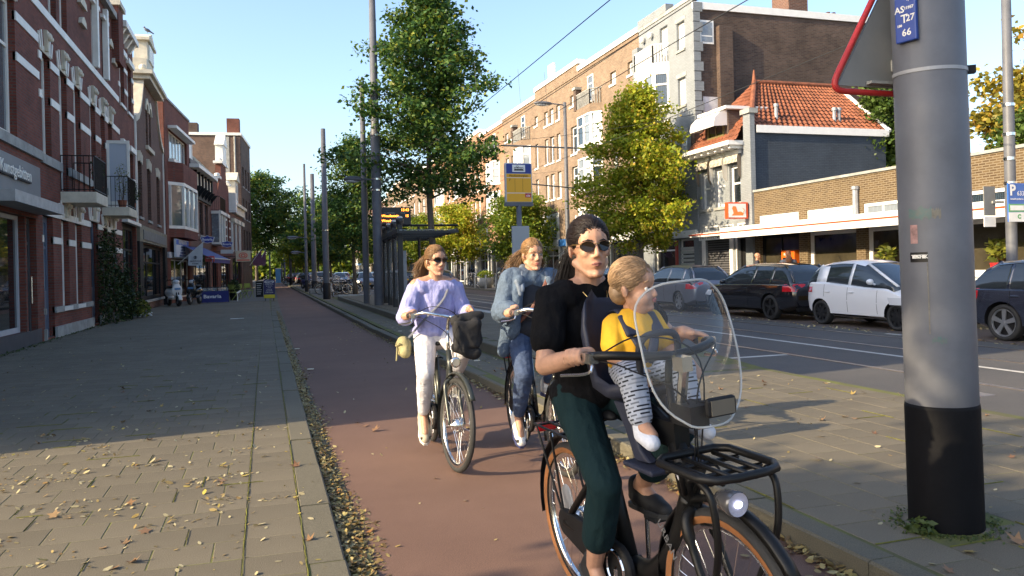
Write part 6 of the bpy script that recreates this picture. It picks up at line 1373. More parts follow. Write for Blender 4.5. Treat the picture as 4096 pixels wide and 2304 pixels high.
def glasses(t, M, lens_m, rim_m, aviator=True):
    g = MB()
    for s_ in (-1, 1):
        pts = [(s_*(.034+.027*math.cos(a)), .006+(.021 if math.sin(a) < 0 else .017)*math.sin(a)*(1.1 if aviator else .95)) for a in [2*math.pi*k/16 for k in range(16)]]
        rings = [[(.098+d-1.6*(abs(p[0])-.01)**2*7, p[0], p[1]) for p in pts] for d in (0, .004)]; g.loft(rings)
    xf(g, M); lo = g.obj('sunglasses', lens_m, t); r_ = MB()
    for s_ in (-1, 1): r_.tube([(.090, s_*.060, .014), (.04, s_*.083, .014), (-.012, s_*.086, .008)], .0022 if aviator else .0045, 5)
    r_.tube([(.101, -.011, .014), (.104, 0, .016), (.101, .011, .014)], .002, 5)
    if not aviator:
        for s_ in (-1, 1): r_.tube([(.103, s_*.008, .018), (.1, s_*.035, .026), (.089, s_*.062, .022)], .004, 5)
    xf(r_, M).obj('temples', rim_m, lo); return lo
def face_bits(t, M, brow, eyes=True, child=False, body=None, lipm=None):
    b = MB()
    for s_ in (-1, 1): b.tube([(.0935 if not child else .087, s_*.014, .026), (.090 if not child else .083, s_*.033, .031), (.078 if not child else .071, s_*.052, .025)], [.0028, .0034, .0015], 5)
    xf(b, M).obj('eyebrows', brow, t, smooth=True)
    l = MB().tube([(.088, -.022, -.0665), (.0965, -.010, -.0625), (.0975, 0, -.064), (.0965, .010, -.0625), (.088, .022, -.0665)], [.0018, .0042, .0038, .0042, .0018], 6).tube([(.088, -.021, -.068), (.096, 0, -.0725), (.088, .021, -.068)], [.0015, .0058, .0015], 6)
    if child: l = MB().tube([(.092, -.013, -.052), (.1, 0, -.05), (.092, .013, -.052)], [.002, .006, .002], 6).tube([(.092, -.012, -.056), (.098, 0, -.06), (.092, .012, -.056)], [.002, .006, .002], 6)
    xf(l, M).obj('lips', lipm or lip, t, smooth=True)
    if eyes:
        for s_ in (-1, 1):
            y, x, z = (.034, .0825, .004) if not child else (.032, .081, -.004)
            e = xf(MB().ell((x-.005, s_*y, z), (.0105, .014, .0085), 12, 8), M).obj('eye', mat('eye_white', (.62, .60, .57), .2), t, smooth=True)
            xf(MB().ell((x+.0035, s_*y, z), (.003, .006, .006), 10, 6), M).obj('iris', mat('iris', (.03, .022, .015), .1), e, smooth=True)
            xf(MB().tube([(x+.003, s_*(y-.015), z+.003), (x+.0075, s_*y, z+.0085), (x-.001, s_*(y+.017), z+.004)], [.001, .0022, .001], 5).tube([(x+.002, s_*(y-.014), z-.004), (x+.005, s_*y, z-.0085), (x-.001, s_*(y+.016), z-.002)], [.0008, .0014, .0008], 5), M).obj('eyelid', mat('lash', (.04, .025, .018), .6), e, smooth=True)
def shoe(t, ank, toe_dir, m, sole_m, sc=1., laces=None, name='shoe'):
    a = Vector(ank); d = Vector(toe_dir).normalized(); side = Vector((0, 0, 1)).cross(d).normalized(); up = d.cross(side); o = a-up*.075*sc-d*.03*sc
    s_ = MB(); s_.cap(o+up*.055*sc, o+up*.025*sc+d*.03*sc, .036*sc, .038*sc).cap(o+up*.03*sc, o+up*.018*sc+d*.13*sc, .04*sc, .042*sc).cap(o+up*.018*sc+d*.12*sc, o+up*.008*sc+d*.19*sc, .042*sc, .032*sc).cap(o+up*.055*sc+d*.02*sc, o+up*.03*sc+d*.12*sc, .035*sc, .03*sc).cap(o+up*.08*sc, o+up*.05*sc, .036*sc, .038*sc)
    so_ = remesh(s_, name, m, t, .006, 3); pl = []
    for x, w in ((-.045, .012), (-.035, .03), (0, .036), (.06, .036), (.13, .044), (.19, .036), (.222, .014)): pl.append((x*sc, w*sc))
    poly = pl+[(x, -w) for x, w in reversed(pl)]; vs = [o+d*x+side*y-up*.024*sc for x, y in poly]+[o+d*x+side*y-up*.0*sc for x, y in poly]; n = len(poly)
    MB().add(vs, [tuple(range(n)), tuple(range(2*n-1, n-1, -1))]+[(i, (i+1) % n, n+(i+1) % n, n+i) for i in range(n)]).obj('sole', sole_m, so_, bevel=.004)
    if laces:
        lc = MB()
        for k in range(5): q = o+d*(.05+.02*k)*sc+up*(.066-.006*k)*sc; lc.tube([q-side*.026*sc, q+up*.006, q+side*.026*sc], .0035, 5)
        lc.obj('laces', laces, so_)
    return so_
def lerp(a, b, t): return Vector(a).lerp(Vector(b), t)
def rider(label, t, S, half, P):
    """t: bicycle thing whose frame we share; P: parameters."""
    p = thing('person', label, 'person', t.location); p.rotation_euler = t.rotation_euler
    hc = Vector(P.get('hip', (-.28, 0, .95))); sc_ = Vector(P.get('sh', (-.20, 0, 1.40))); yaw = P.get('yaw', 0); nod = P.get('nod', 0); tilt = P.get('tilt', 0)
    hw = P.get('hw', .165); bd = MB(); hips = {s_: hc+Vector((0, s_*.085, 0)) for s_ in (-1, 1)}; shs = {s_: sc_+Vector((0, s_*hw, -.01)) for s_ in (-1, 1)}
    nb = sc_+Vector((.0, 0, .03)); hd = nb+Vector((.045, 0, .155)); M = Matrix.Translation(hd) @ Matrix.Rotation(yaw, 4, 'Z') @ Matrix.Rotation(nod, 4, 'Y') @ Matrix.Rotation(tilt, 4, 'X')
    merge(bd, head_mb(), M); bd.cap(nb-Vector((0, 0, .03)), hd+Vector((-.03, 0, -.07)), .056, .052)
    bd.cap(shs[1]*.72+sc_*.28, shs[-1]*.72+sc_*.28, .062, .062); bd.ell(lerp(hc, sc_, .68), (.105, .15, .17), 16, 10); bd.ell(lerp(hc, sc_, .3), (.095, .125, .17), 16, 10); bd.ell(hc, (.125, .165, .12), 16, 10)
    for s_ in (-1, 1): bd.cap(sc_+Vector((0, s_*.03, .03)), shs[s_], .045, .05)
    arms = {}
    for s_ in (-1, 1):
        a_, b_ = Vector(half[-2]), Vector(half[-1]); a_.y *= s_; b_.y *= s_; G = S @ (a_.lerp(b_, .55)); g = (S.to_3x3() @ (b_-a_)).normalized()
        el = ik(shs[s_], G+Vector((-.06, 0, .03)), .285, .245, P.get('elbow', Vector((-.45, s_*.22, -.9))) if not isinstance(P.get('elbow'), dict) else P['elbow'][s_])
        W = hand(bd, G, g*(-s_) if False else g, el, thumb=-1)
        bd.cap(shs[s_], el, .05, .038).cap(el, lerp(el, W, .35), .038, .038).cap(lerp(el, W, .35), W, .038, .0245); arms[s_] = (shs[s_], el, W, G)
    legs = {}; BB = Vector((-.08, 0, .30)); a = R(-88)+P.get('crank', 0); e = Vector((math.cos(a), 0, math.sin(a)))*.165
    for s_ in (-1, 1):
        ped = BB+e*(-s_)+Vector((0, s_*.135, .02)); td = Vector((.93, -s_*.02*0+s_*.06, -.66 if s_ < 0 else .02)); ank = ped-td.normalized()*.105+Vector((0, 0, .085)); kn = ik(hips[s_], ank, .43, .415, Vector((1, s_*P.get('kneeout', .12), .2)))
        bd.cap(hips[s_], kn, .085, .056).cap(kn, lerp(kn, ank, .35), .054, .054).cap(lerp(kn, ank, .35), ank, .054, .034).cap(ank, ank+td.normalized()*.12-Vector((0, 0, .06)), .032, .028); legs[s_] = (hips[s_], kn, ank, td)
    body = remesh(bd, 'body', P.get('skin', skin), p, P.get('vox', .006), 3)
    return p, dict(M=M, hd=hd, nb=nb, sc=sc_, hc=hc, shs=shs, arms=arms, legs=legs, hips=hips)
def trousers(p, J, m, e=.014, ankle=.86, flare=0, noise=.004, seed=0, voxel=.0075):
    mb = MB(); mb.ell(J['hc'], (.125+e, .168+e, .12+e), 16, 10).ell(lerp(J['hc'], J['sc'], .18), (.105+e, .138+e, .09), 14, 8)
    for s_ in (-1, 1):
        h_, k_, a_, td = J['legs'][s_]; q = lerp(k_, a_, ankle); mb.cap(h_, k_, .088+e, .060+e).cap(k_, lerp(k_, a_, .35), .058+e, .056+e+flare*.3).cap(lerp(k_, a_, .35), q, .056+e+flare*.3, .038+e+flare)
    return remesh(mb, 'trousers', m, p, voxel, 2, noise, 13, seed)

# ---- woman in white trousers
wood = math.pi*1.5
t1, S1, hf1 = bicycle('dark city bicycle with silver handlebar ridden by woman in white trousers', (1.34, 6.27, .006), -math.pi/2+R(-2), R(0), mat('anthracite_paint', (.05, .055, .05), .3, metal=.4), 1.13, 'swept', R(9), name='bicycle', drum=True, crank=R(0))
p1, J = rider('woman in lilac blouse, white trousers and sunglasses riding a city bicycle', t1, S1, hf1, dict(yaw=R(20), nod=R(2), tilt=R(-2), hip=(-.28, 0, .95), sh=(-.20, 0, 1.385)))
lil = mat('lilac_cotton', (.27, .28, .52), .85, var=.14, vscale=60, bump=.8, bscale=22, bdist=.02, stretch=(1, 1, .45))
mb = MB(); a, s_c = J['hc'], J['sc']
mb.cap(J['shs'][1]*.75+s_c*.25-Vector((0, 0, .035)), J['shs'][-1]*.75+s_c*.25-Vector((0, 0, .035)), .082, .082).ell(lerp(a, s_c, .66), (.128, .178, .18), 18, 12).ell(lerp(a, s_c, .32), (.128, .172, .17), 18, 12).ell(lerp(a, s_c, .08), (.142, .19, .085), 18, 10)
for s_ in (-1, 1):
    sh, el, W, G = J['arms'][s_]; mb.cap(sh-Vector((0, 0, .045)), el, .072, .068).cap(el, lerp(el, W, .62), .068, .052)
remesh(mb, 'blouse', lil, p1, .007, 1, .013, 9, 3)
trousers(p1, J, mat('white_denim', (.50, .49, .52), .8, var=.06, bump=.6, bscale=24, bdist=.015, stretch=(1, 1, 2.2)), .012, .86, 0, .0035, 2)
hm = hairmat('light_brown_hair', (.17, .095, .045))
xf(MB().ell((-.012, 0, .042), (.095, .083, .091), 18, 12).ell((-.06, 0, -.02), (.052, .07, .07), 12, 8), J['M']).obj('hair_cap', hm, p1, smooth=True)
strands('hair', hm, p1, J['M'], 1900, lambda p0, rs: Vector((-.15-abs(rs.normal(0, .035)), -.05+p0.y*.3+rs.normal(0, .02), -.10+rs.normal(0, .035))), None, 1, .0015)
glasses(p1, J['M'], mat('dark_lens', (.008, .007, .006), .1, spec=.3), mat('tortoise', (.04, .015, .008), .25), False); face_bits(p1, J['M'], hm, False)
tan_shoe = mat('beige_canvas', (.42, .36, .27), .85, var=.15, vscale=20); wsole = mat('white_sole', (.66, .65, .6), .6, var=.1)
for s_ in (-1, 1): shoe(p1, J['legs'][s_][2], J['legs'][s_][3], tan_shoe, wsole, 1.18, mat('white_lace', (.65, .63, .58), .8))
stp = MB().tube(bez([(s_c+Vector((.02, .13, .06))), lerp(a, s_c, .72)+Vector((.135, .05, 0)), lerp(a, s_c, .4)+Vector((.14, -.08, 0)), a+Vector((.1, -.21, .02)), a+Vector((.02, -.23, -.02))], 8), .011, 6, flat=.35); 
stp.tube(bez([s_c+Vector((.02, .13, .06)), s_c+Vector((-.09, .1, -.03)), lerp(a, s_c, .4)+Vector((-.14, -.05, 0)), a+Vector((-.05, -.2, .03))], 8), .011, 6, flat=.35)
bg_ = thing('shoulder_bag', 'small olive shoulder bag at the hip of the woman in lilac', 'bag', t1.location); bg_.rotation_euler = t1.rotation_euler
stp.obj('strap', mat('grey_strap', (.10, .11, .14), .7), bg_)
remesh(MB().ell(a+Vector((.02, -.26, -.09)), (.115, .055, .085), 14, 10).ell(a+Vector((.02, -.27, -.06)), (.105, .055, .06), 14, 8).cap(a+Vector((-.06, -.265, -.13)), a+Vector((.1, -.265, -.13)), .045, .045), 'pouch', mat('olive_canvas', (.27, .24, .12), .85, var=.2, vscale=25, bump=.3), bg_, .009, 2, .005, 18, 5)
MB().tube([a+Vector((.03, -.32, -.08)), a+Vector((.03, -.33, -.2))], .008, 5).tube(bez([a+Vector((-.07, -.31, -.05)), a+Vector((.02, -.33, -.08)), a+Vector((.12, -.31, -.05))], 5), .007, 5).obj('drawstring', mat('olive_canvas', (1, 1, 1)), bg_)
bb = thing('black_cloth_bag', 'black cloth bag hanging from the silver handlebar', 'bag', t1.location); bb.rotation_euler = t1.rotation_euler
remesh(MB().box(.33, .43, .04, .22, .90, 1.09).cap((.37, .05, 1.10), (.36, .25, 1.14), .034, .026).cap((.38, .06, .90), (.385, .19, .85), .045, .04).cap((.38, .2, 1.08), (.37, .22, .95), .04, .045), 'body', mat('black_fabric', (.010, .010, .012), .85, var=.3, vscale=12, bump=.4, bscale=30), bb, .009, 2, .02, 8, 6)

# ---- woman in denim jacket
t2, S2, hf2 = bicycle('black bicycle with green front pannier ridden by woman in denim jacket', (2.02, 5.85, .006), -math.pi/2+R(-1), R(-1), mat('gloss_black_paint', (.012, .013, .013), .2, coat=.4), 1.15, 'swept', R(2), fat=1.25, name='bicycle', drum=True)
p2, J = rider('woman in blue denim jacket and jeans riding behind the mother', t2, S2, hf2, dict(yaw=R(6), nod=R(5), tilt=R(3), hip=(-.28, 0, .96), sh=(-.20, 0, 1.415), hw=.175))
den = mat('denim_jacket', (.07, .105, .16), .85, var=.25, vscale=14, bump=.8, bscale=20, bdist=.022); a, s_c = J['hc'], J['sc']
mb = MB(); mb.cap(J['shs'][1]*.8+s_c*.2, J['shs'][-1]*.8+s_c*.2, .083, .083).ell(lerp(a, s_c, .62)+Vector((-.02, 0, 0)), (.125, .19, .2), 18, 12).ell(lerp(a, s_c, .2)+Vector((-.03, 0, 0)), (.13, .2, .16), 18, 12)
for s_ in (-1, 1):
    sh, el, W, G = J['arms'][s_]; mb.cap(sh, el, .08, .078).cap(el, lerp(el, W, .5), .08, .072).cap(lerp(el, W, .5), lerp(el, W, .62), .07, .058)
    mb.cap(s_c+Vector((.08, s_*.13, -.03)), a+Vector((.115, s_*.17, .02)), .045, .05); mb.cap(a+Vector((.05, s_*.2, .02)), a+Vector((.06, s_*.23, -.13)), .055, .045)
remesh(mb, 'jacket', den, p2, .007, 1, .015, 8, 7)
col = MB()
for s_ in (-1, 1): col.cap(s_c+Vector((-.05, s_*.075, .07)), s_c+Vector((.06, s_*.10, .035)), .018, .018).cap(s_c+Vector((.06, s_*.10, .035)), s_c+Vector((.125, s_*.115, -.10)), .020, .016).cap(s_c+Vector((.10, s_*.15, -.03)), s_c+Vector((.13, s_*.13, -.13)), .02, .014)
col.cap(s_c+Vector((-.07, -.06, .085)), s_c+Vector((-.07, .06, .085)), .025, .025); remesh(col, 'collar', mat('faded_denim', (.15, .185, .24), .85, var=.3, vscale=18, bump=.4), p2, .007, 2, .004, 14, 2)
remesh(MB().ell(lerp(a, s_c, .55)+Vector((.03, 0, 0)), (.105, .15, .22), 16, 12).ell(lerp(a, s_c, .1)+Vector((.03, 0, 0)), (.13, .165, .1), 16, 10), 'top', mat('navy_top', (.012, .014, .022), .85, bump=.3), p2, .009, 2, .004, 12, 4)
trousers(p2, J, mat('blue_jeans', (.036, .06, .125), .85, var=.4, vscale=7, bump=.7, bscale=22, bdist=.018, stretch=(1, 1, 1.8)), .011, .86, 0, .005, 8)
hm2 = hairmat('dark_blond_hair', (.22, .125, .055))
xf(MB().ell((-.012, 0, .042), (.095, .083, .091), 18, 12).ell((-.06, 0, -.02), (.052, .072, .08), 12, 8), J['M']).obj('hair_cap', hm2, p2, smooth=True)
strands('hair', hm2, p2, J['M'], 2000, lambda p0, rs: Vector((-.11-abs(rs.normal(0, .035)), -.085+p0.y*.45+rs.normal(0, .035), -.13+rs.normal(0, .04))), None, 2, .0016, curl=.016)
strands('hair_lock', hm2, p2, J['M'], 140, lambda p0, rs: Vector((.0+rs.normal(0, .015), .088+rs.normal(0, .01), -.08+rs.normal(0, .02))), None, 3, .0026, frontmax=.05)
face_bits(p2, J['M'], hm2, True)
MB().tube(bez([s_c+Vector((.0, .14, .075)), s_c+Vector((.10, .10, -.02)), lerp(a, s_c, .5)+Vector((.15, -.02, 0)), a+Vector((.12, -.17, .05))], 8), .016, 6, flat=.3).obj('bag_strap', mat('brown_leather', (.12, .035, .018), .5), p2)
for s_ in (-1, 1): shoe(p2, J['legs'][s_][2], J['legs'][s_][3], mat('pale_sneaker', (.62, .60, .58), .7, var=.15, vscale=25), mat('navy_sole', (.04, .05, .14), .6), 1.18, mat('cream_lace', (.6, .52, .38), .8))
bk = thing('front_pannier', 'grey-green front basket with dark scarf on the black bicycle', 'basket', t2.location); bk.rotation_euler = t2.rotation_euler
remesh(MB().box(.40, .68, -.04, .26, .82, 1.12), 'body', mat('green_canvas', (.13, .17, .09), .85, var=.35, vscale=8, bump=.3), bk, .012, 3, .006, 9, 2); MB().box(.39, .69, -.05, .27, 1.09, 1.13).obj('rim', mat('green_dark', (.06, .075, .05), .7), bk)
remesh(MB().ell((.5, .02, 1.15), (.11, .1, .06), 12, 8).ell((.58, .12, 1.16), (.09, .1, .05), 12, 8).cap((.42, -.08, 1.14), (.55, -.03, 1.17), .04, .05), 'scarf', mat('dark_scarf', (.03, .026, .024), .9, bump=.6, bscale=40), bk, .01, 1, .012, 14, 3); remesh(MB().ell((.6, .2, 1.17), (.07, .06, .07), 12, 8), 'cloth', mat('mint_cloth', (.42, .52, .40), .85), bk, .01, 1, .01, 14, 4)

# ---- mother and child
blk = mat('matt_black_frame', (.007, .007, .007), .45, spec=.3)
t3, S3, hf3 = bicycle('heavy black bicycle with front rack, child seat and orange-striped tyres', (1.40, 2.80, .006), -math.pi/2+R(4), R(4.0), blk, 1.18, 'wide', R(3), fat=1.75, sidewall=mat('orange_sidewall', (.26, .105, .035), .65, var=.15, vscale=15), name='bicycle', bars_m=blk, halfw=.255, drum=True, spokes=28)
p3, J = rider('mother in black T-shirt and dark green trousers riding with a child', t3, S3, hf3, dict(yaw=R(-10), nod=R(0), tilt=R(-2), hip=(-.30, -.01, .96), sh=(-.235, -.015, 1.39), hw=.165, vox=.005, elbow={-1: Vector((-.55, -.25, -.9)), 1: Vector((-.3, .6, -.7))}))
a, s_c = J['hc'], J['sc']; tee = mat('black_tshirt', (.006, .006, .007), .95, spec=.1, var=.2, vscale=10, bump=.8, bscale=16, bdist=.03, stretch=(1, 1, .6)); mb = MB()
mb.cap(J['shs'][1]*.84+s_c*.16, J['shs'][-1]*.84+s_c*.16, .066, .066).ell(lerp(a, s_c, .66), (.122, .165, .19), 18, 12).ell(lerp(a, s_c, .3), (.122, .155, .18), 18, 12).ell(lerp(a, s_c, .04), (.14, .18, .09), 16, 10)
for s_ in (-1, 1): sh, el, W, G = J['arms'][s_]; mb.cap(sh, lerp(sh, el, .62), .064, .064); mb.cap(s_c+Vector((-.03, s_*.10, .02)), sh, .042, .056)
remesh(mb, 'tshirt', tee, p3, .007, 1, .010, 9, 9)
trousers(p3, J, mat('dark_green_trousers', (.009, .023, .026), .9, spec=.12, var=.15, vscale=8, bump=.7, bscale=16, bdist=.025, stretch=(1, 1, .4)), .006, .64, .022, .003, 11, .007)
hm3 = hairmat('dark_brown_hair', (.014, .009, .008))
xf(MB().ell((-.012, 0, .042), (.095, .083, .091), 18, 12).ell((-.06, 0, -.03), (.055, .074, .09), 14, 9), J['M']).obj('hair_cap', hm3, p3, smooth=True)
strands('hair', hm3, p3, J['M'], 3000, lambda p0, rs: Vector((-.115-abs(rs.normal(0, .03)), -.05+p0.y*.5+rs.normal(0, .028), -.23+rs.normal(0, .05))), None, 4, .0014, curl=.010)
strands('hair_wisps', hm3, p3, J['M'], 40, lambda p0, rs: Vector((-.17-abs(rs.normal(0, .04)), -.12+rs.normal(0, .03), -.22+rs.normal(0, .06))), None, 6, .0012, curl=.02)
glasses(p3, J['M'], mat('aviator_lens', (.012, .008, .005), .12, spec=.25), mat('gold_wire', (.5, .36, .15), .3, metal=1), True); face_bits(p3, J['M'], hm3, False, lipm=mat('muted_lips', (.24, .095, .08), .5))
MB().tube(bez([s_c+Vector((-.02, -.07, .06)), s_c+Vector((.07, -.05, .0)), s_c+Vector((.122, 0, -.085)), s_c+Vector((.07, .05, .0)), s_c+Vector((-.02, .07, .06))], 8), .0016, 5).obj('necklace', mat('gold_wire', (1, 1, 1)), p3)
for s_ in (-1, 1): shoe(p3, J['legs'][s_][2], J['legs'][s_][3], mat('black_sneaker', (.012, .012, .013), .7), mat('dark_sole', (.03, .03, .03), .7), 1.0)
# front rack, lamp, child seat and wind screen are parts of her bicycle
rk = MB(); z = .86
loop = [(x, y) for x, y in ((.46, -.14), (.68, -.14), (.73, -.11), (.745, -.05), (.745, .05), (.73, .11), (.68, .14), (.46, .14), (.42, .10), (.42, -.10), (.46, -.14))]
rk.tube([(x, y, z) for x, y in loop], .014, 8, cap=False)
for y in (-.09, -.03, .03, .09): rk.tube([(.43, y, z-.012), (.735, y, z-.012)], .008, 6)
for x in (.5, .62): rk.tube([(x, -.14, z-.02), (x, .14, z-.02)], .008, 6)
for s_ in (-1, 1): rk.tube(bez([(.66, s_*.125, z-.015), (.71, s_*.12, z-.06), (.71, s_*.11, z-.2), (.65, s_*.09, .52), (.565, s_*.075, .35)], 6), .0115, 8); rk.tube([(.45, s_*.06, z-.02), (.41, s_*.02, .72)], .01, 8)
xf(rk, Matrix.Translation((0, -.02, 0))).obj('front_rack', blk, t3, smooth=True)
Mx = Matrix.Translation((.67, -.035, .76)) @ Matrix.Rotation(math.pi/2, 4, 'Y')
fl = MB().lathe([(0, -.07), (.024, -.065), (.034, -.04), (.040, .0), (.041, .022), (.037, .026)], (0, 0, 0), 22, Mx).obj('rack_lamp', mat('lamp_grey', (.18, .18, .19), .25, metal=.6), t3, smooth=True); MB().lathe([(0, .021), (.038, .024)], (0, 0, 0), 22, Mx).obj('lens', mat('rack_lamp_lens', (.40, .40, .48), .08, spec=.9, bump=.4, bscale=90), fl, smooth=True); MB().ell(Mx @ Vector((0, 0, .026)), (.004, .016, .012), 10, 6).obj('bulb', mat('lit_bulb', (.9, .9, 1), .2, emit=(.8, .8, 1), estr=1.2), fl)
seat_m = mat('child_seat_navy', (.016, .02, .04), .6, var=.15, vscale=14, bump=.1)
cx, cz = .04, 1.05
sh = MB(); rings = []
for (x, z_, w, d) in ((cx+.14, cz-.02, .10, .03), (cx+.02, cz-.035, .125, .035), (cx-.07, cz-.01, .13, .04), (cx-.10, cz+.09, .135, .04), (cx-.115, cz+.19, .14, .035), (cx-.125, cz+.275, .125, .03), (cx-.13, cz+.315, .09, .02)):
    rings.append([(x+dx*.6, y, z_+dz) for dx, y, dz in ((.06, -w, .05), (0, -w*1.02, 0), (-.03, -w*.7, -.02), (-.035, 0, -.025), (-.03, w*.7, -.02), (0, w*1.02, 0), (.06, w, .05), (.035, w*.88, .04), (.01, w*.6, .012), (.005, 0, .008), (.01, -w*.6, .012), (.035, -w*.88, .04))])
cs = sh.loft(rings).obj('child_seat', seat_m, t3, smooth=True)
for s_ in (-1, 1):
    MB().prism([(cx+.03, cz-.05), (cx+.12, cz-.05), (cx+.20, cz-.20), (cx+.26, cz-.24), (cx+.16, cz-.25), (cx+.10, cz-.14)], s_*.085-.02, s_*.085+.02, 'y').obj('foot_rest', seat_m, cs, bevel=.008)
    MB().box(cx+.12, cx+.32, s_*.095-.04, s_*.095+.04, cz-.27, cz-.25).obj('foot_plate', seat_m, cs, bevel=.008)
MB().tube([(.34, 0, .9), (.2, 0, .96), (.05, 0, 1.0)], .02, 8).box(.16, .36, -.03, .03, .86, .95).obj('seat_bracket', blk, cs)
MB().tube(bez([(cx+.20, -.075, cz+.07), (cx+.215, -.08, cz+.155), (cx+.225, -.05, cz+.2), (cx+.225, .05, cz+.2), (cx+.215, .08, cz+.155), (cx+.20, .075, cz+.07)], 6), .013, 8).obj('grab_bar', mat('soft_black', (.02, .022, .03), .7), cs, smooth=True)
# wind screen: curved clear sheet with a paler moulded edge
ws_m = bpy.data.materials.new('clear_plastic'); ws_m.use_nodes = True; nt = ws_m.node_tree; nt.nodes.clear()
o_ = nt.nodes.new('ShaderNodeOutputMaterial'); tr = nt.nodes.new('ShaderNodeBsdfTransparent'); gl = nt.nodes.new('ShaderNodeBsdfGlossy'); gl.inputs['Roughness'].default_value = .06; mx = nt.nodes.new('ShaderNodeMixShader'); fr = nt.nodes.new('ShaderNodeFresnel'); fr.inputs[0].default_value = 1.3; df = nt.nodes.new('ShaderNodeBsdfDiffuse'); df.inputs[0].default_value = (.5, .5, .5, 1); mx2 = nt.nodes.new('ShaderNodeMixShader'); mx2.inputs[0].default_value = .05
tr.inputs[0].default_value = (.93, .94, .94, 1)
nt.links.new(fr.outputs[0], mx.inputs[0]); nt.links.new(tr.outputs[0], mx.inputs[1]); nt.links.new(gl.outputs[0], mx.inputs[2]); nt.links.new(mx.outputs[0], mx2.inputs[1]); nt.links.new(df.outputs[0], mx2.inputs[2]); nt.links.new(mx2.outputs[0], o_.inputs[0])
def wsp(u, v):          # u -1..1 across, v 0..1 up
    q = 2*v-1; y = .185*u*(1-.30*q**6)*(1-.25*max(0, -q)**2); zz = q*(1-.10*u**4)
    return Vector((.53-2.1*y*y-.10*v*v, y+.015, 1.2025+.2375*zz))
NU, NV = 20, 20; V = [wsp(-1+2*i/NU, j/NV) for j in range(NV+1) for i in range(NU+1)]
ws = MB().add(V, [(j*(NU+1)+i, j*(NU+1)+i+1, (j+1)*(NU+1)+i+1, (j+1)*(NU+1)+i) for j in range(NV) for i in range(NU)]).obj('wind_screen', ws_m, t3, smooth=True)
edge = [wsp(-1, j/NV) for j in range(NV+1)]+[wsp(-1+2*i/10, 1) for i in range(1, 10)]+[wsp(1, 1-j/NV) for j in range(NV+1)]+[wsp(1-2*i/10, 0) for i in range(1, 10)]; edge.append(edge[0])
MB().tube(edge, .0045, 6, cap=False).obj('screen_edge', mat('pale_clear_edge', (.6, .6, .57), .15, alpha=.55), ws, smooth=True)
MB().tube([(.40, -.02, 1.02), (.44, -.02, 1.16)], .018, 8).box(.40, .46, -.04, .0, 1.14, 1.19).obj('screen_clamp', chrome, ws); MB().box(.38, .5, -.05, .02, .96, 1.03).obj('screen_mount', blackm, ws)
MB().tube([(.55, .03, 1.03), (.38, .03, 1.02)], .012).obj('reflector_stem', blackm, t3); rfl = MB().box(.545, .57, -.03, .085, 1.0, 1.065).obj('screen_light', blackm, t3, bevel=.025); MB().box(.57, .573, -.017, .072, 1.008, 1.057).obj('lens', mat('smoked_lens', (.12, .11, .09), .15), rfl)
# emblem and lettering on the frame
text('URBAN', .045, mat('frame_letter', (.14, .14, .14), .5), t3, (.27, -.042, .52), rot=(math.pi/2, R(50), 0), ext=.001); MB().ell((.372, -.034, .78), (.014, .006, .024), 12, 8).obj('emblem', mat('emblem_white', (.55, .57, .62), .4), t3)

ch = thing('toddler', 'toddler in yellow shirt and dashed leggings sitting in the child seat', 'person', t3.location); ch.rotation_euler = t3.rotation_euler
hc = Vector((cx-.0, .02, cz+.055)); scn = Vector((cx-.035, .045, cz+.235)); HS = .88
M = Matrix.Translation(scn+Vector((.03, .0, .125))) @ Matrix.Rotation(R(36), 4, 'Z') @ Matrix.Rotation(R(3), 4, 'Y') @ Matrix.Scale(HS, 4)
bd = MB(); merge(bd, head_mb(True), M); bd.cap(scn, scn+Vector((.01, 0, .07)), .034, .036); bd.ell(lerp(hc, scn, .55), (.075, .085, .12), 14, 10).ell(hc, (.085, .1, .075), 14, 9); CA = {}; CL = {}
for s_ in (-1, 1):
    s0 = scn+Vector((0, s_*.082, -.015)); el = s0+Vector((.045, s_*.035, -.115)); W = el+Vector((.115, -s_*.035 if s_ < 0 else .02, -.04)); bd.cap(scn+Vector((0, s_*.03, 0)), s0, .035, .036).cap(s0, el, .034, .03).cap(el, W, .031, .021)
    if s_ > 0: W = Vector(W)
    fd = Vector((.8, 0, -.6))
    bd.cap(W, W+fd*.03, .02, .02)
    for k in range(4): b0 = W+fd*.035+Vector((0, (k-1.5)*.012, 0)); bd.cap(b0, b0+fd*.022, .0072, .007, 8).cap(b0+fd*.022, b0+fd*.03+Vector((0, 0, -.016)), .007, .006, 8)
    bd.cap(W+Vector((0, -s_*.016, 0)), W+Vector((.02, -s_*.034, -.006)), .008, .007, 8); CA[s_] = (s0, el, W)
    h0 = hc+Vector((.02, s_*.05, -.01)); kn = hc+Vector((.155, s_*.105, -.005)); an = kn+Vector((.045, s_*.0, -.165)); bd.cap(h0, kn, .056, .048).cap(kn, lerp(kn, an, .4), .046, .046).cap(lerp(kn, an, .4), an, .045, .031).cap(an, an+Vector((.06, 0, -.03)), .028, .024); CL[s_] = (h0, kn, an)
remesh(bd, 'body', skin, ch, .005, 3)
yel = mat('yellow_cotton', (.68, .36, .015), .85, var=.08, vscale=20, bump=.35, bscale=50); mb = MB().ell(lerp(hc, scn, .58), (.088, .098, .125), 16, 12).ell(lerp(hc, scn, .1), (.096, .108, .06), 16, 8).cap(scn+Vector((0, -.06, -.02)), scn+Vector((0, .06, -.02)), .048, .048)
for s_ in (-1, 1): s0, el, W = CA[s_]; mb.cap(s0, lerp(s0, el, .62), .045, .05)
remesh(mb, 'shirt', yel, ch, .006, 2, .004, 18, 3)
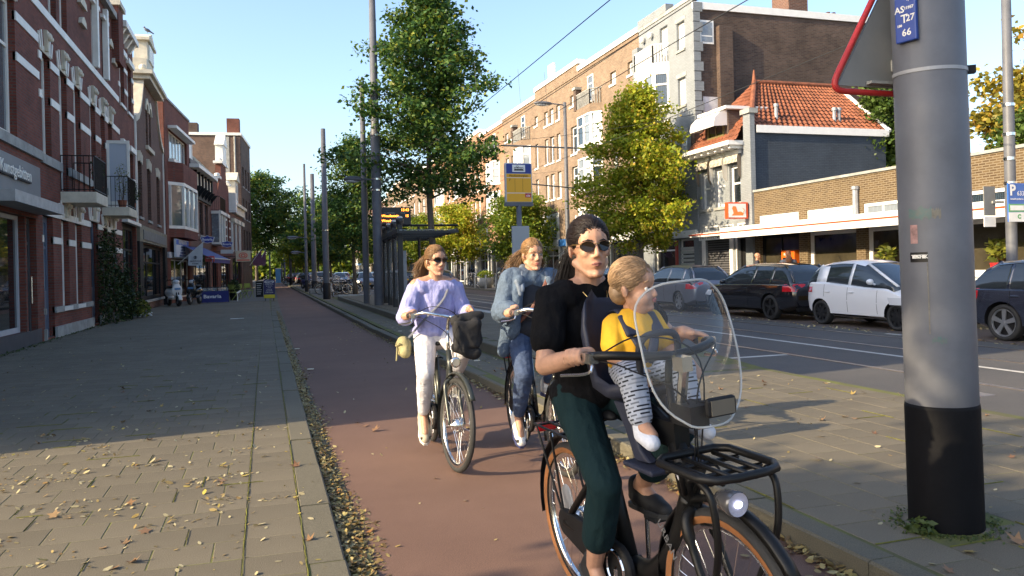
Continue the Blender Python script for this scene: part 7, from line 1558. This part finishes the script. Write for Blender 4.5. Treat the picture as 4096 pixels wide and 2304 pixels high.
dash = mat('dashed_leggings', (.40, .43, .50), .85, bump=.5, bscale=30, bdist=.012); dn = dash.node_tree; tc = dn.nodes.new('ShaderNodeTexCoord'); br = dn.nodes.new('ShaderNodeTexBrick'); mp = dn.nodes.new('ShaderNodeMapping'); mp.inputs['Rotation'].default_value = (R(90), 0, R(20)); dn.links.new(tc.outputs['Object'], mp.inputs[0]); dn.links.new(mp.outputs[0], br.inputs[0])
br.inputs['Scale'].default_value = 1; br.inputs['Brick Width'].default_value = .03; br.inputs['Row Height'].default_value = .0135; br.inputs['Mortar Size'].default_value = .0038; br.inputs['Mortar Smooth'].default_value = 0; br.inputs['Color1'].default_value = (.012, .014, .022, 1); br.inputs['Color2'].default_value = (.38, .41, .48, 1); br.inputs['Mortar'].default_value = (.38, .41, .48, 1); br.inputs['Bias'].default_value = -.35
dn.links.new(br.outputs[0], dn.nodes['Principled BSDF'].inputs['Base Color']); mb = MB().ell(hc, (.092, .108, .07), 14, 9)
for s_ in (-1, 1): h0, kn, an = CL[s_]; mb.cap(h0, kn, .062, .054).cap(kn, lerp(kn, an, .82), .052, .044)
remesh(mb, 'leggings', dash, ch, .006, 2, .003, 18, 5)
for s_ in (-1, 1):
    an = CL[s_][2]; remesh(MB().cap(an+Vector((-.005, 0, -.0)), an+Vector((.0, 0, -.035)), .034, .034).cap(an+Vector((0, 0, -.035)), an+Vector((.075, s_*.01, -.05)), .034, .03), 'sock', mat('white_sock', (.62, .64, .70), .95, bump=.4, bscale=80), ch, .006, 2)
hb = hairmat('sandy_baby_hair', (.33, .21, .115)); xf(MB().ell((-.012, 0, .040), (.095, .083, .091), 18, 12).ell((-.06, 0, -.02), (.052, .07, .06), 12, 8), M).obj('hair_cap', hb, ch, smooth=True)
strands('hair', hb, ch, M, 2400, lambda p0, rs: Vector((-.097+rs.normal(0, .006), p0.y*.92+rs.normal(0, .008), min(p0.z-.02, .03)-.03+rs.normal(0, .012))), None, 8, .0014, zmin=-.03, frontmax=.078, short=.42)
face_bits(ch, M, hb, True, True)
hn = MB()
for s_ in (-1, 1):
    hn.tube(bez([scn+Vector((-.08, s_*.045, .03)), scn+Vector((.0, s_*.052, .036)), scn+Vector((.062, s_*.05, -.03)), lerp(hc, scn, .5)+Vector((.098, s_*.03, 0)), hc+Vector((.1, 0, .03))], 6), .019, 6, flat=.3)
hn.obj('harness', seat_m, cs, smooth=True)
for s_ in (-1, 1): MB().box(-.012, .012, -.028, .028, -.05, .05, Mx=Matrix.Translation(scn+Vector((.06, s_*.053, -.015))) @ Matrix.Rotation(-.75, 4, 'Y')).obj('harness_pad', seat_m, cs, bevel=.01)

# ---- two people at the cash machine
def stander(label, loc, rz, top_m, hair_m, bald=False, low_m=None):
    p = thing('person', label, 'person', loc, rz); bd = MB(); M = Matrix.Translation((.02, 0, 1.60)); merge(bd, head_mb(), M); bd.cap((0, 0, 1.38), (0, 0, 1.52), .058, .052).cap((0, -.15, 1.40), (0, .15, 1.40), .06, .06).ell((0, 0, 1.2), (.11, .16, .22), 14, 9).ell((0, 0, .95), (.12, .16, .14), 14, 9)
    cl = MB().cap((0, -.16, 1.38), (0, .16, 1.38), .08, .08).ell((0, 0, 1.18), (.135, .185, .24), 14, 9).ell((0, 0, .98), (.14, .18, .13), 14, 9); tr_ = MB().ell((0, 0, .93), (.135, .17, .12), 12, 8)
    for s_ in (-1, 1):
        el = Vector((-.03, s_*.25, 1.12)); W = Vector((.18, s_*.2, 1.05)) ; bd.cap((0, s_*.19, 1.38), el, .05, .04).cap(el, W, .04, .027).cap(W, W+Vector((.07, 0, -.01)), .028, .022); cl.cap((0, s_*.19, 1.38), el, .066, .055).cap(el, lerp(el, W, .7), .055, .042)
        for k in range(4): f0 = W+Vector((.07, (k-1.5)*.02, -.01)); bd.cap(f0, f0+Vector((.05, 0, -.02)), .01, .008, 8)
        bd.cap(W+Vector((.03, -s_*.02, 0)), W+Vector((.07, -s_*.05, .0)), .011, .009, 8)
        bd.cap((0, s_*.09, .92), (0.02, s_*.1, .5), .085, .055).cap((.02, s_*.1, .5), (0, s_*.1, .08), .053, .034).cap((0, s_*.1, .06), (.14, s_*.11, .03), .035, .028); tr_.cap((0, s_*.09, .92), (.02, s_*.1, .5), .098, .07).cap((.02, s_*.1, .5), (0, s_*.1, .1), .068, .06)
    remesh(bd, 'body', skin, p, .011, 2); remesh(cl, 'top', top_m, p, .012, 2, .006, 9, 2); remesh(tr_, 'trousers', low_m or mat('navy_top', (1, 1, 1)), p, .012, 2)
    if not bald: xf(MB().ell((-.02, 0, .036), (.099, .086, .095), 14, 9), M).obj('hair_cap', hair_m, p, smooth=True); strands('hair', hair_m, p, M, 200, lambda p0, rs: Vector((-.13+rs.normal(0, .02), p0.y*.8+rs.normal(0, .03), -.2+rs.normal(0, .05))), None, 5, .006)
    else: xf(MB().torus((-.02, 0, 0), .095, .012, 20, 6, Matrix.Rotation(math.pi/2, 4, 'X')), M).obj('headphones', blackm, p)
    return p
stander('bald man with dark jacket and headphones at the cash machine', (16.75, 24.3, .12), R(-35), mat('dark_jacket', (.03, .03, .045), .85), None, True)
stander('person with long auburn hair waiting near the bank window', (15.9, 21.4, .12), R(60), mat('slate_top', (.05, .06, .085), .85), hairmat('auburn_hair', (.13, .055, .028)))
# ------------------------------------------------------------------ cars: x forward, y left, z up, origin on the ground at the middle
def interp(tab, x):
    for (a, va), (b, vb) in zip(tab, tab[1:]):
        if x <= b: 
            t = (x-a)/(b-a) if b > a else 0; t = max(0, min(1, t)); return va+(vb-va)*t
    return tab[-1][1]
def car(label, loc, rz, paint, spec, rim_m=None, group=None, lit=False, plate=None, plates_text=None, nspoke=5):
    L, W, Hh = spec['L'], spec['W'], spec['H']; wb = spec['wb']; wr = spec['wr']; xr, xfw = spec['xr'], spec['xr']+wb
    t = thing('parked_car' if not lit else 'driving_car', label, 'car', loc, rz, group); x0, x1 = -L/2, L/2
    belt, bot, hood = spec['belt'], spec['bot'], spec['hood']
    N = 56; rings = []; xs = [x0+(x1-x0)*(.5-.5*math.cos(math.pi*k/N)) for k in range(N+1)]
    for x in xs:
        e = min(1, (x-x0)/.5, (x1-x)/.75); e = max(0, e); w = W/2*(.72+.28*math.sqrt(1-(1-e)**2)) ; zb_ = interp(bot, x); zt = interp(belt, x); zm = zb_+(zt-zb_)*.52; ztc = interp(hood, x)
        half = [(0, zb_), (w*.80, zb_), (w*.96, zb_+.07), (w, zm), (w*.985, zm+(zt-zm)*.55), (w*.955, zt-.02), (w*.90, zt+.012), (w*.6, ztc), (0, ztc+.012)]
        rings.append([(x, y, z) for y, z in half]+[(x, -y, z) for y, z in half[-2:0:-1]])
    def by(x, z):
        e = max(0, min(1, (x-x0)/.5, (x1-x)/.75)); w = W/2*(.72+.28*math.sqrt(1-(1-e)**2)); zb_ = interp(bot, x); zt = interp(belt, x); zm = zb_+(zt-zb_)*.52
        return interp([(zb_, w*.8), (zb_+.07, w*.96), (zm, w), (zm+(zt-zm)*.55, w*.985), (zt-.02, w*.955), (zt+.012, w*.90), (interp(hood, x), w*.6)], z)
    def patch(name, xa, xb, za, zb, m, s_, off=.004, nx=6, nz=4, skew=0, par=None):
        V = []
        for j in range(nz+1):
            for i in range(nx+1):
                z = za+(zb-za)*j/nz; x = xa+(xb-xa)*i/nx+skew*(z-za); V.append((x, s_*(by(x, z)+off), z))
        return MB().add(V, [(j*(nx+1)+i, j*(nx+1)+i+1, (j+1)*(nx+1)+i+1, (j+1)*(nx+1)+i) for j in range(nz) for i in range(nx)]).obj(name, m, t, smooth=True)
    b = MB().loft(rings); bo = b.obj('body', paint, t, smooth=True)
    bm = bmesh.new(); bm.from_mesh(bo.data); bmesh.ops.triangulate(bm, faces=bm.faces); bm.to_mesh(bo.data); bm.free()
    cut = MB()
    for xx in (xr, xfw):
        for s_ in (-1, 1): cut.tube([(xx, s_*(W/2-.06)-.17, wr), (xx, s_*(W/2-.06)+.17, wr)], wr+.05, 28)
    co = cut.obj('cut', blackm, t); md = bo.modifiers.new('b', 'BOOLEAN'); md.operation = 'DIFFERENCE'; md.solver = 'EXACT'; md.object = co; co.data.materials.clear()
    me = bpy.data.meshes.new_from_object(bo.evaluated_get(bpy.context.evaluated_depsgraph_get())); bpy.data.objects.remove(co); bo.modifiers.clear(); bo.data = me
    me.materials.clear(); me.materials.append(paint)
    me.materials.append(blackm); bm = bmesh.new(); bm.from_mesh(me)
    for ed in bm.edges:
        if len(ed.link_faces) == 2 and ed.calc_face_angle(0) > R(34): ed.smooth = False
    for fc in bm.faces:
        c_ = fc.calc_center_median()
        if min(math.hypot(c_.x-xr, c_.z-wr), math.hypot(c_.x-xfw, c_.z-wr)) < wr+.053 and abs(fc.normal.y) < .6: fc.material_index = 1; fc.smooth = False
    bmesh.ops.triangulate(bm, faces=[f_ for f_ in bm.faces if len(f_.verts) > 4]); bm.to_mesh(me); bm.free()
    wnm = bo.modifiers.new('wn', 'WEIGHTED_NORMAL'); wnm.keep_sharp = True
    # cabin: dark glass shell plus painted roof and pillars
    g = spec['cab']                      # list of (x, z) of the roof line from rear base to front base
    cabw = lambda z: W/2*(.90-.27*((z-.85)/(Hh-.85))**1.25 if z > .85 else .90)
    def ring(x, zt):
        zb_ = interp(belt, x)-.03; pts = []
        for f in (0, .35, .7, .92): z = zb_+(zt-zb_)*f; pts.append((x, cabw(z), z))
        pts += [(x, cabw(zt)*.86, zt+.012), (x, cabw(zt)*.45, zt+.03), (x, 0, zt+.035)]
        return pts+[(p[0], -p[1], p[2]) for p in reversed(pts[:-1])]
    gxs = [q[0] for q in g]; fine = []
    for (xa, za), (xb, zb2) in zip(g, g[1:]):
        for k in range(4): fine.append((xa+(xb-xa)*k/4, za+(zb2-za)*k/4))
    fine.append(g[-1]); rg = [ring(x, max(z, interp(belt, x)-.02)) for x, z in fine]
    cab = MB().loft(rg).obj('cabin_glass', mat('car_glass', (.03, .037, .043), .03, spec=.8), t, smooth=True)
    rf = MB(); top = [r for r, (x, z) in zip(rg, fine) if spec['roof'][0] <= x <= spec['roof'][1]]
    up_ = lambda p, d=.007: (p[0], p[1]*1.006, p[2]+d)
    rf.loft([[up_(p) for p in r[3:10]] for r in top], closed=False, caps=False)
    for s_ in (1, -1):
        sel = (lambda r, i: r[i]) if s_ > 0 else (lambda r, i: (r[i][0], -r[i][1], r[i][2]))
        for xc, w_ in spec['pillars']:      # pillars follow the shell at given x, leaning with the roof line
            idx = min(range(len(fine)), key=lambda i: abs(fine[i][0]-xc)); r = rg[idx]; sx = spec.get('lean', {}).get(xc, 0)
            pts = [Vector(sel(r, i)) for i in range(4)]; pts = [Vector((p.x+sx*(p.z-pts[0].z), p.y*1.008, p.z)) for p in pts]
            rf.loft([[p+Vector((-w_/2, 0, 0)), p+Vector((w_/2, 0, 0)), p+Vector((w_/2, -s_*.03, 0)), p+Vector((-w_/2, -s_*.03, 0))] for p in pts])
        for seq in (spec['front'], spec['rear']):
            pts = []
            for x in seq:
                i = min(range(len(fine)), key=lambda i: abs(fine[i][0]-x)); pts.append(Vector(sel(rg[i], 4)))
            rf.tube([p+Vector((0, 0, .004)) for p in pts], .032, 6)
    rf.obj('roof', paint, t, smooth=True)
    if spec.get('cpill'):
        for s_ in (1, -1): MB().prism(spec['cpill'], s_*(W/2*.80)-.02, s_*(W/2*.80)+.02, 'y').obj('rear_quarter_panel', paint, t, bevel=.02)
    for xx in (xr, xfw):
        for s_ in (-1, 1):
            c = Vector((xx, s_*(W/2-.125), wr)); wh = MB().lathe([(wr-.075, -.09), (wr-.01, -.085), (wr, -.055), (wr, .055), (wr-.01, .085), (wr-.075, .09), (wr-.09, 0), (wr-.075, -.09)], c, 30, RX90).obj('wheel', rubber, t, smooth=True)
            rm = MB(); yo = s_*.062; rm.lathe([(wr-.105, -.012), (wr-.075, -.012), (wr-.07, .014), (wr-.1, .012), (wr-.105, -.012)], c+Vector((0, yo, 0)), 30, RX90)
            for k in range(nspoke):
                a = 2*math.pi*k/nspoke+.3; d = Vector((math.cos(a), 0, math.sin(a))); sd = Vector((-math.sin(a), 0, math.cos(a))); r0, r1 = .02, wr-.085
                q = [c+Vector((0, yo+s_*.012, 0))+d*r0+sd*.03, c+Vector((0, yo+s_*.004, 0))+d*r1+sd*.045, c+Vector((0, yo+s_*.004, 0))+d*r1-sd*.045, c+Vector((0, yo+s_*.012, 0))+d*r0-sd*.03]; rm.add(q+[p-Vector((0, s_*.02, 0)) for p in q], [(0, 1, 2, 3), (4, 5, 6, 7), (0, 1, 5, 4), (2, 3, 7, 6)])
            rm.lathe([(0, s_*-.02), (.035, s_*-.015), (.035, s_*-.005)], c+Vector((0, yo, 0)), 12, RX90); rm.obj('rim', rim_m or steel, wh); MB().lathe([(0, 0), (wr-.075, 0)], c+Vector((0, s_*.03, 0)), 20, RX90).obj('brake_shadow', blackm, wh)
    for s_ in (-1, 1):
        mir = MB().ell((spec['mx'], s_*(W/2+.06), spec['mz']), (.06, .09, .065), 10, 7).tube([(spec['mx']+.02, s_*(W/2-.06), spec['mz']-.06), (spec['mx'], s_*(W/2+.02), spec['mz']-.03)], .025, 6).obj('mirror', spec.get('mirm', paint), t, smooth=True)
        for xd in spec['doors']: patch('door_gap', xd-.005, xd+.005, interp(bot, xd)+(.12 if xd > xr+wr+.1 else .45), interp(belt, xd)-.03, blackm, s_, .0025, 1, 5)
        for xd in spec['handles']: yy = by(xd, spec['hz']); MB().box(xd-.08, xd+.08, s_*(yy-.02), s_*(yy+.022), spec['hz']-.016, spec['hz']+.016).obj('door_handle', paint, t, bevel=.01)
        q = spec['tail']; zs_ = [p[1] for p in q]; patch('tail_light', x0+.008, x0+.34, min(zs_)+.02, max(zs_)-.02, tail_red, s_, .006, 8, 4)
        q = spec['headl']; zs_ = [p[1] for p in q]; patch('headlight', x1-.62, x1-.03, min(zs_)-.02, min(zs_)+.13, mat('headlight_glow', (.9, .85, .7), .2, emit=(1, .85, .6), estr=4) if lit else lampglass, s_, .006, 8, 4, -.4)
        patch('sill_trim', xr+wr+.1, xfw-wr-.1, interp(bot, 0)+.03, interp(bot, 0)+.07, blackm, s_, .004, 6, 1)
    MB().box(x0-.012, x0+.05, -.27, .27, spec['pz'], spec['pz']+.115).obj('number_plate', mat('plate_yellow', (.72, .42, .02), .5), t); MB().box(x1-.05, x1+.012, -.26, .26, .38, .49).obj('number_plate', mat('plate_yellow', (1, 1, 1)), t)
    if plates_text: text(plates_text, .12, black, t, (x0-.014, 0, spec['pz']+.057), rot=(math.pi/2, 0, -math.pi/2), ext=.001)
    MB().box(x1-.12, x1+.006, -W*.33, W*.33, .26, .36).box(x0-.004, x0+.1, -W*.36, W*.36, .24, .34).obj('bumper_insert', blackm, t)
    MB().tube([(spec['roof'][0]+.15, 0, Hh+.0), (spec['roof'][0]+.02, 0, Hh+.14)], .006, 5).obj('aerial', blackm, t)
    return t
hatch = dict(L=4.05, W=1.72, H=1.43, wb=2.52, wr=.31, xr=-1.22, belt=[(-2.1, .72), (-1.9, .90), (-.6, .90), (.9, .90), (1.5, .84), (2.0, .66), (2.1, .55)], hood=[(-2.1, .74), (-1.95, .96), (-1.8, .98), (.9, .98), (1.5, .90), (1.9, .76), (2.1, .58)], bot=[(-2.05, .34), (-1.7, .22), (1.7, .20), (2.05, .30)],
    cab=[(-1.93, .93), (-1.72, 1.20), (-1.45, 1.37), (-.9, 1.42), (-.2, 1.44), (.3, 1.40), (.75, 1.18), (1.25, .90)], roof=(-1.5, .36), pillars=[(-.35, .09), (-1.28, .12)], front=(.32, .75, 1.2), rear=(-1.93, -1.7, -1.45), mx=.78, mz=.98, doors=(.95, -.30, -1.1), handles=(-.18, -1.0), hz=.80, tail=[(-2.03, .70), (-1.72, .80), (-1.72, .92), (-1.96, .95)], headl=[(1.55, .62), (1.98, .60), (1.85, .74), (1.5, .82)], pz=.58, lean={-.35: -.05})
audi = dict(hatch, L=4.28, W=1.77, wb=2.60, xr=-1.25, wr=.325, cab=[(-2.02, .95), (-1.78, 1.22), (-1.5, 1.38), (-.9, 1.43), (-.2, 1.44), (.3, 1.39), (.8, 1.16), (1.3, .90)], rear=(-2.02, -1.78, -1.5), pillars=[(-.35, .09), (-1.2, .08)], tail=[(-2.13, .72), (-1.70, .78), (-1.68, .92), (-2.05, .95)], belt=[(-2.2, .74), (-2.0, .92), (-.6, .92), (.9, .90), (1.5, .84), (2.05, .66), (2.2, .55)], hood=[(-2.2, .76), (-2.05, .98), (.9, .98), (1.5, .90), (1.95, .76), (2.2, .58)], bot=[(-2.15, .34), (-1.75, .22), (1.75, .20), (2.15, .30)], headl=[(1.6, .62), (2.06, .60), (1.93, .74), (1.55, .82)])
aygo = dict(hatch, L=3.42, W=1.62, H=1.46, wb=2.34, xr=-1.10, wr=.285, belt=[(-1.72, .70), (-1.55, .98), (-.9, .98), (.3, .88), (.95, .86), (1.45, .70), (1.72, .5)], hood=[(-1.72, .72), (-1.6, 1.0), (.5, .96), (1.0, .93), (1.4, .78), (1.72, .52)], bot=[(-1.7, .34), (-1.4, .22), (1.4, .20), (1.7, .28)],
    cab=[(-1.62, .98), (-1.50, 1.22), (-1.32, 1.37), (-1.0, 1.43), (-.6, 1.46), (-.2, 1.455), (.15, 1.39), (.6, 1.17), (1.15, .90)], roof=(-1.4, .2), pillars=[(-.22, .09), (-1.12, .34)], front=(.18, .6, 1.1), rear=(-1.62, -1.50, -1.32), mx=.62, mz=1.02, doors=(.72, -.18, -.95), handles=(-.06, -.83), hz=.78, tail=[(-1.70, .74), (-1.5, .78), (-1.47, 1.25), (-1.56, 1.28), (-1.68, .98)], headl=[(1.1, .66), (1.55, .56), (1.45, .72), (1.08, .84)], pz=.5)
golf = dict(audi, L=4.2, H=1.48, mx=.8)
def flip(s): return s
gt = mat('silver_grey_paint', (.20, .21, .25), .28, metal=.6, coat=.6); bk_ = mat('black_car_paint', (.010, .010, .013), .12, coat=1); wt = mat('white_car_paint', (.72, .72, .73), .3, coat=.6); dk = mat('dark_blue_paint', (.03, .035, .055), .18, metal=.3, coat=1); cm = mat('light_blue_paint', (.22, .30, .42), .25, metal=.4, coat=.6)
rimb = mat('black_rim', (.015, .015, .016), .35); rims = mat('alloy_rim', (.45, .46, .48), .3, metal=.8)
UP = math.pi/2
cA = car('silver grey hatchback parked before the yellow-green maple', (13.32, 23.6, .003), UP, gt, hatch, rims, 'cars parked along the kerb', nspoke=7)
cB = car('glossy black hatchback with yellow number plate parked by the bank', (13.32, 18.85, .003), UP, bk_, audi, rimb, 'cars parked along the kerb', plates_text='93-GHX', nspoke=5)
cC = car('small white five-door car parked facing the black hatchback', (13.27, 14.55, .003), -UP, wt, aygo, rimb, 'cars parked along the kerb', nspoke=8)
cD = car('dark blue hatchback with silver wheels parked beyond the big pole', (13.32, 9.55, .003), -UP, dk, golf, rims, 'cars parked along the kerb', nspoke=5)
cE = car('light blue hatchback parked behind the silver grey one', (13.32, 28.7, .003), UP, cm, hatch, rims, 'cars parked along the kerb', nspoke=7)
cF = car('grey hatchback driving towards the crossing with its headlights on', (8.3, 70, .003), -UP, gt, hatch, rims, 'cars down the street', lit=True)
cG = car('silver blue hatchback driving away past the far terrace', (11.1, 84, .003), UP, cm, hatch, rims, 'cars down the street')
cG.name = 'driving_car'
cmap = children_map()
for k, (src, x, y, rz, lab) in enumerate([(cB, 5.3, 88, 0, 'dark car parked across the median beyond the bicycles'), (cA, 5.2, 93, 0, 'grey car parked across the median beyond the dark one'), (cC, 5.3, 74, 0.1, 'white car parked across the median behind the scooters'), (cD, 5.4, 104, 0, 'dark blue car parked across the far median'), (cA, 4.8, 112, 0, 'grey car near the far median trees'), (cB, 4.9, 121, 0, 'black car near the far median trees'), (cE, 8.4, 96, UP*-1, 'blue car far down the near lane'), (cB, 11, 100, UP, 'black car far down the road'), (cC, 11, 118, UP, 'small white car far down the road'), (cE, 13.3, 62, UP, 'light blue car parked by the orange terrace'), (cB, 13.3, 70, UP, 'black car parked by the orange terrace'), (cA, 13.3, 78, UP, 'grey car parked by the orange terrace'), (cC, 13.3, 90, UP, 'white car parked by the far brown terrace')]):
    dup(src, cmap, (x, y, .11 if x < 6 else .003), rz, lab, 'cars down the street')

# ------------------------------------------------------------------ scooters
def scooter(label, loc, rz, m, dark, lean=0):
    t = thing('scooter', label, 'scooter', loc, rz); t.rotation_euler = (lean, 0, rz); t.scale = (1.18, 1.3, 1.18)
    b = MB(); b.cap((.38, 0, .45), (.30, 0, .85), .10, .13).ell((.40, 0, .62), (.06, .2, .26), 12, 9).ell((.30, 0, .98), (.12, .13, .09), 12, 8).box(-.25, .3, -.14, .14, .28, .36).ell((-.42, 0, .55), (.36, .17, .2), 14, 9).cap((-.3, 0, .4), (-.6, 0, .6), .13, .12)
    remesh(b, 'body', m, t, .02, 3)
    sd = MB().ell((-.38, 0, .77), (.36, .14, .06), 14, 8).obj('seat', blackm, t, smooth=True)
    for x in (.58, -.58): w_ = MB().torus((x, 0, .22), .16, .06, 24, 10, RX90).obj('wheel', rubber, t, smooth=True); MB().lathe([(0, -.05), (.1, -.05), (.11, 0), (.1, .05), (0, .05)], (x, 0, .22), 16, RX90).obj('rim', steel, w_, smooth=True)
    MB().cap((.58, .05, .22), (.42, .03, .6), .025, .025).cap((.58, -.05, .22), (.42, -.03, .6), .025, .025).obj('fork', blackm, t, smooth=True); fm_ = MB(); fender(fm_, (.58, 0, .22), .24, R(10), R(150), .075, 12); fm_.obj('front_fender', m, t, smooth=True)
    MB().tube(bez([(.16, -.33, 1.02), (.24, -.2, 1.06), (.28, 0, 1.04), (.24, .2, 1.06), (.16, .33, 1.02)], 5), .016, 8).obj('handlebar', blackm, t, smooth=True)
    for s_ in (-1, 1): MB().tube([(.2, s_*.3, 1.03), (.15, s_*.36, 1.02)], .02, 8).obj('grip', rubber, t); MB().ell((.24, s_*.34, 1.2), (.015, .06, .045), 10, 7).tube([(.22, s_*.25, 1.05), (.24, s_*.33, 1.2)], .006, 5).obj('mirror', blackm, t)
    MB().ell((.41, 0, .97), (.03, .085, .07), 12, 8).obj('headlight', lampglass, t, smooth=True); MB().box(-.8, -.74, -.06, .06, .58, .64).obj('tail_light', tail_red, t); MB().box(.46, .5, -.1, .1, .66, .74).obj('badge_panel', mat('scooter_blue', (.08, .2, .4), .4), t)
    return t
scooter('white scooter standing before the repair shop', (-4.2, 40.7, .07), -math.pi/2+R(24), mat('scooter_white', (.6, .61, .62), .3, coat=.5), False)
scooter('black scooter standing beside the navy cafe barrier', (-3.4, 42.3, .07), -math.pi/2-R(14), mat('scooter_black', (.012, .012, .013), .2, coat=.6), True)
scb = scooter('dark blue covered scooter among the far parked bicycles', (3.5, 72, .11), -math.pi/2+R(30), mat('scooter_navy', (.02, .025, .09), .3, coat=.5), True)

# ------------------------------------------------------------------ parked bicycles
b0, _, _ = bicycle('parked black bicycle with silver bars on the median', (5.15, 51.4, .11), R(200), R(6), mat('parked_black', (.02, .02, .02), .4), 1.05, 'swept', R(20), spokes=18, group='bicycles parked on the median', name='parked_bicycle')
b1_, _, _ = bicycle('parked grey racing-frame bicycle by the round planter', (14.95, 50.2, .12), R(80), R(8), mat('parked_grey', (.32, .32, .33), .35, metal=.5), 1.02, 'wide', R(-12), spokes=18, case=False, group='bicycles parked by the shops', name='parked_bicycle')
b2_, _, _ = bicycle('parked white-framed bicycle against the grey tram pole', (3.5, 44.9, .11), R(258), R(5), mat('parked_silver', (.40, .40, .40), .35, metal=.4), 1.05, 'swept', R(8), spokes=18, group='bicycles parked on the median', name='parked_bicycle')
cmap = children_map()
lab = ['black bicycle in the parked row on the median', 'black bicycle in the parked row by the shops']
for k in range(9):
    y = 49.5+k*.85; dup([b0, b2_, b0][k % 3], cmap, (4.25+.5*math.sin(k*2.1), y, .11), R(180+random.uniform(-25, 25)), 'bicycle in the crowded parked row on the median', 'bicycles parked on the median', R(random.uniform(-8, 8)))
for k in range(6): dup([b0, b2_][k % 2], cmap, (4.2, 66+k*1.1, .11), R(180+random.uniform(-20, 20)), 'far bicycle parked beyond the stone planter', 'far bicycles on the median', R(random.uniform(-8, 8)))
for k in range(2): dup(b0, cmap, (2.95, 104+k*5, .11), R(190), 'single bicycle parked at the far cycle path edge', 'bicycles at the far path edge', R(5))
for k in range(8): dup([b0, b1_, b0, b0][k % 4], cmap, (15.1+.2*(k % 2), 48.2+k*.55, .12), R(95+random.uniform(-22, 22)), 'bicycle in the dense parked row by the shops', 'bicycles parked by the shops', R(random.uniform(-9, 9)))
for k in range(3): dup(b0, cmap, (15.0, 57+k*.9, .12), R(90+random.uniform(-15, 15)), 'bicycle parked beyond the round planter', 'bicycles beyond the planter', R(random.uniform(-6, 6)))
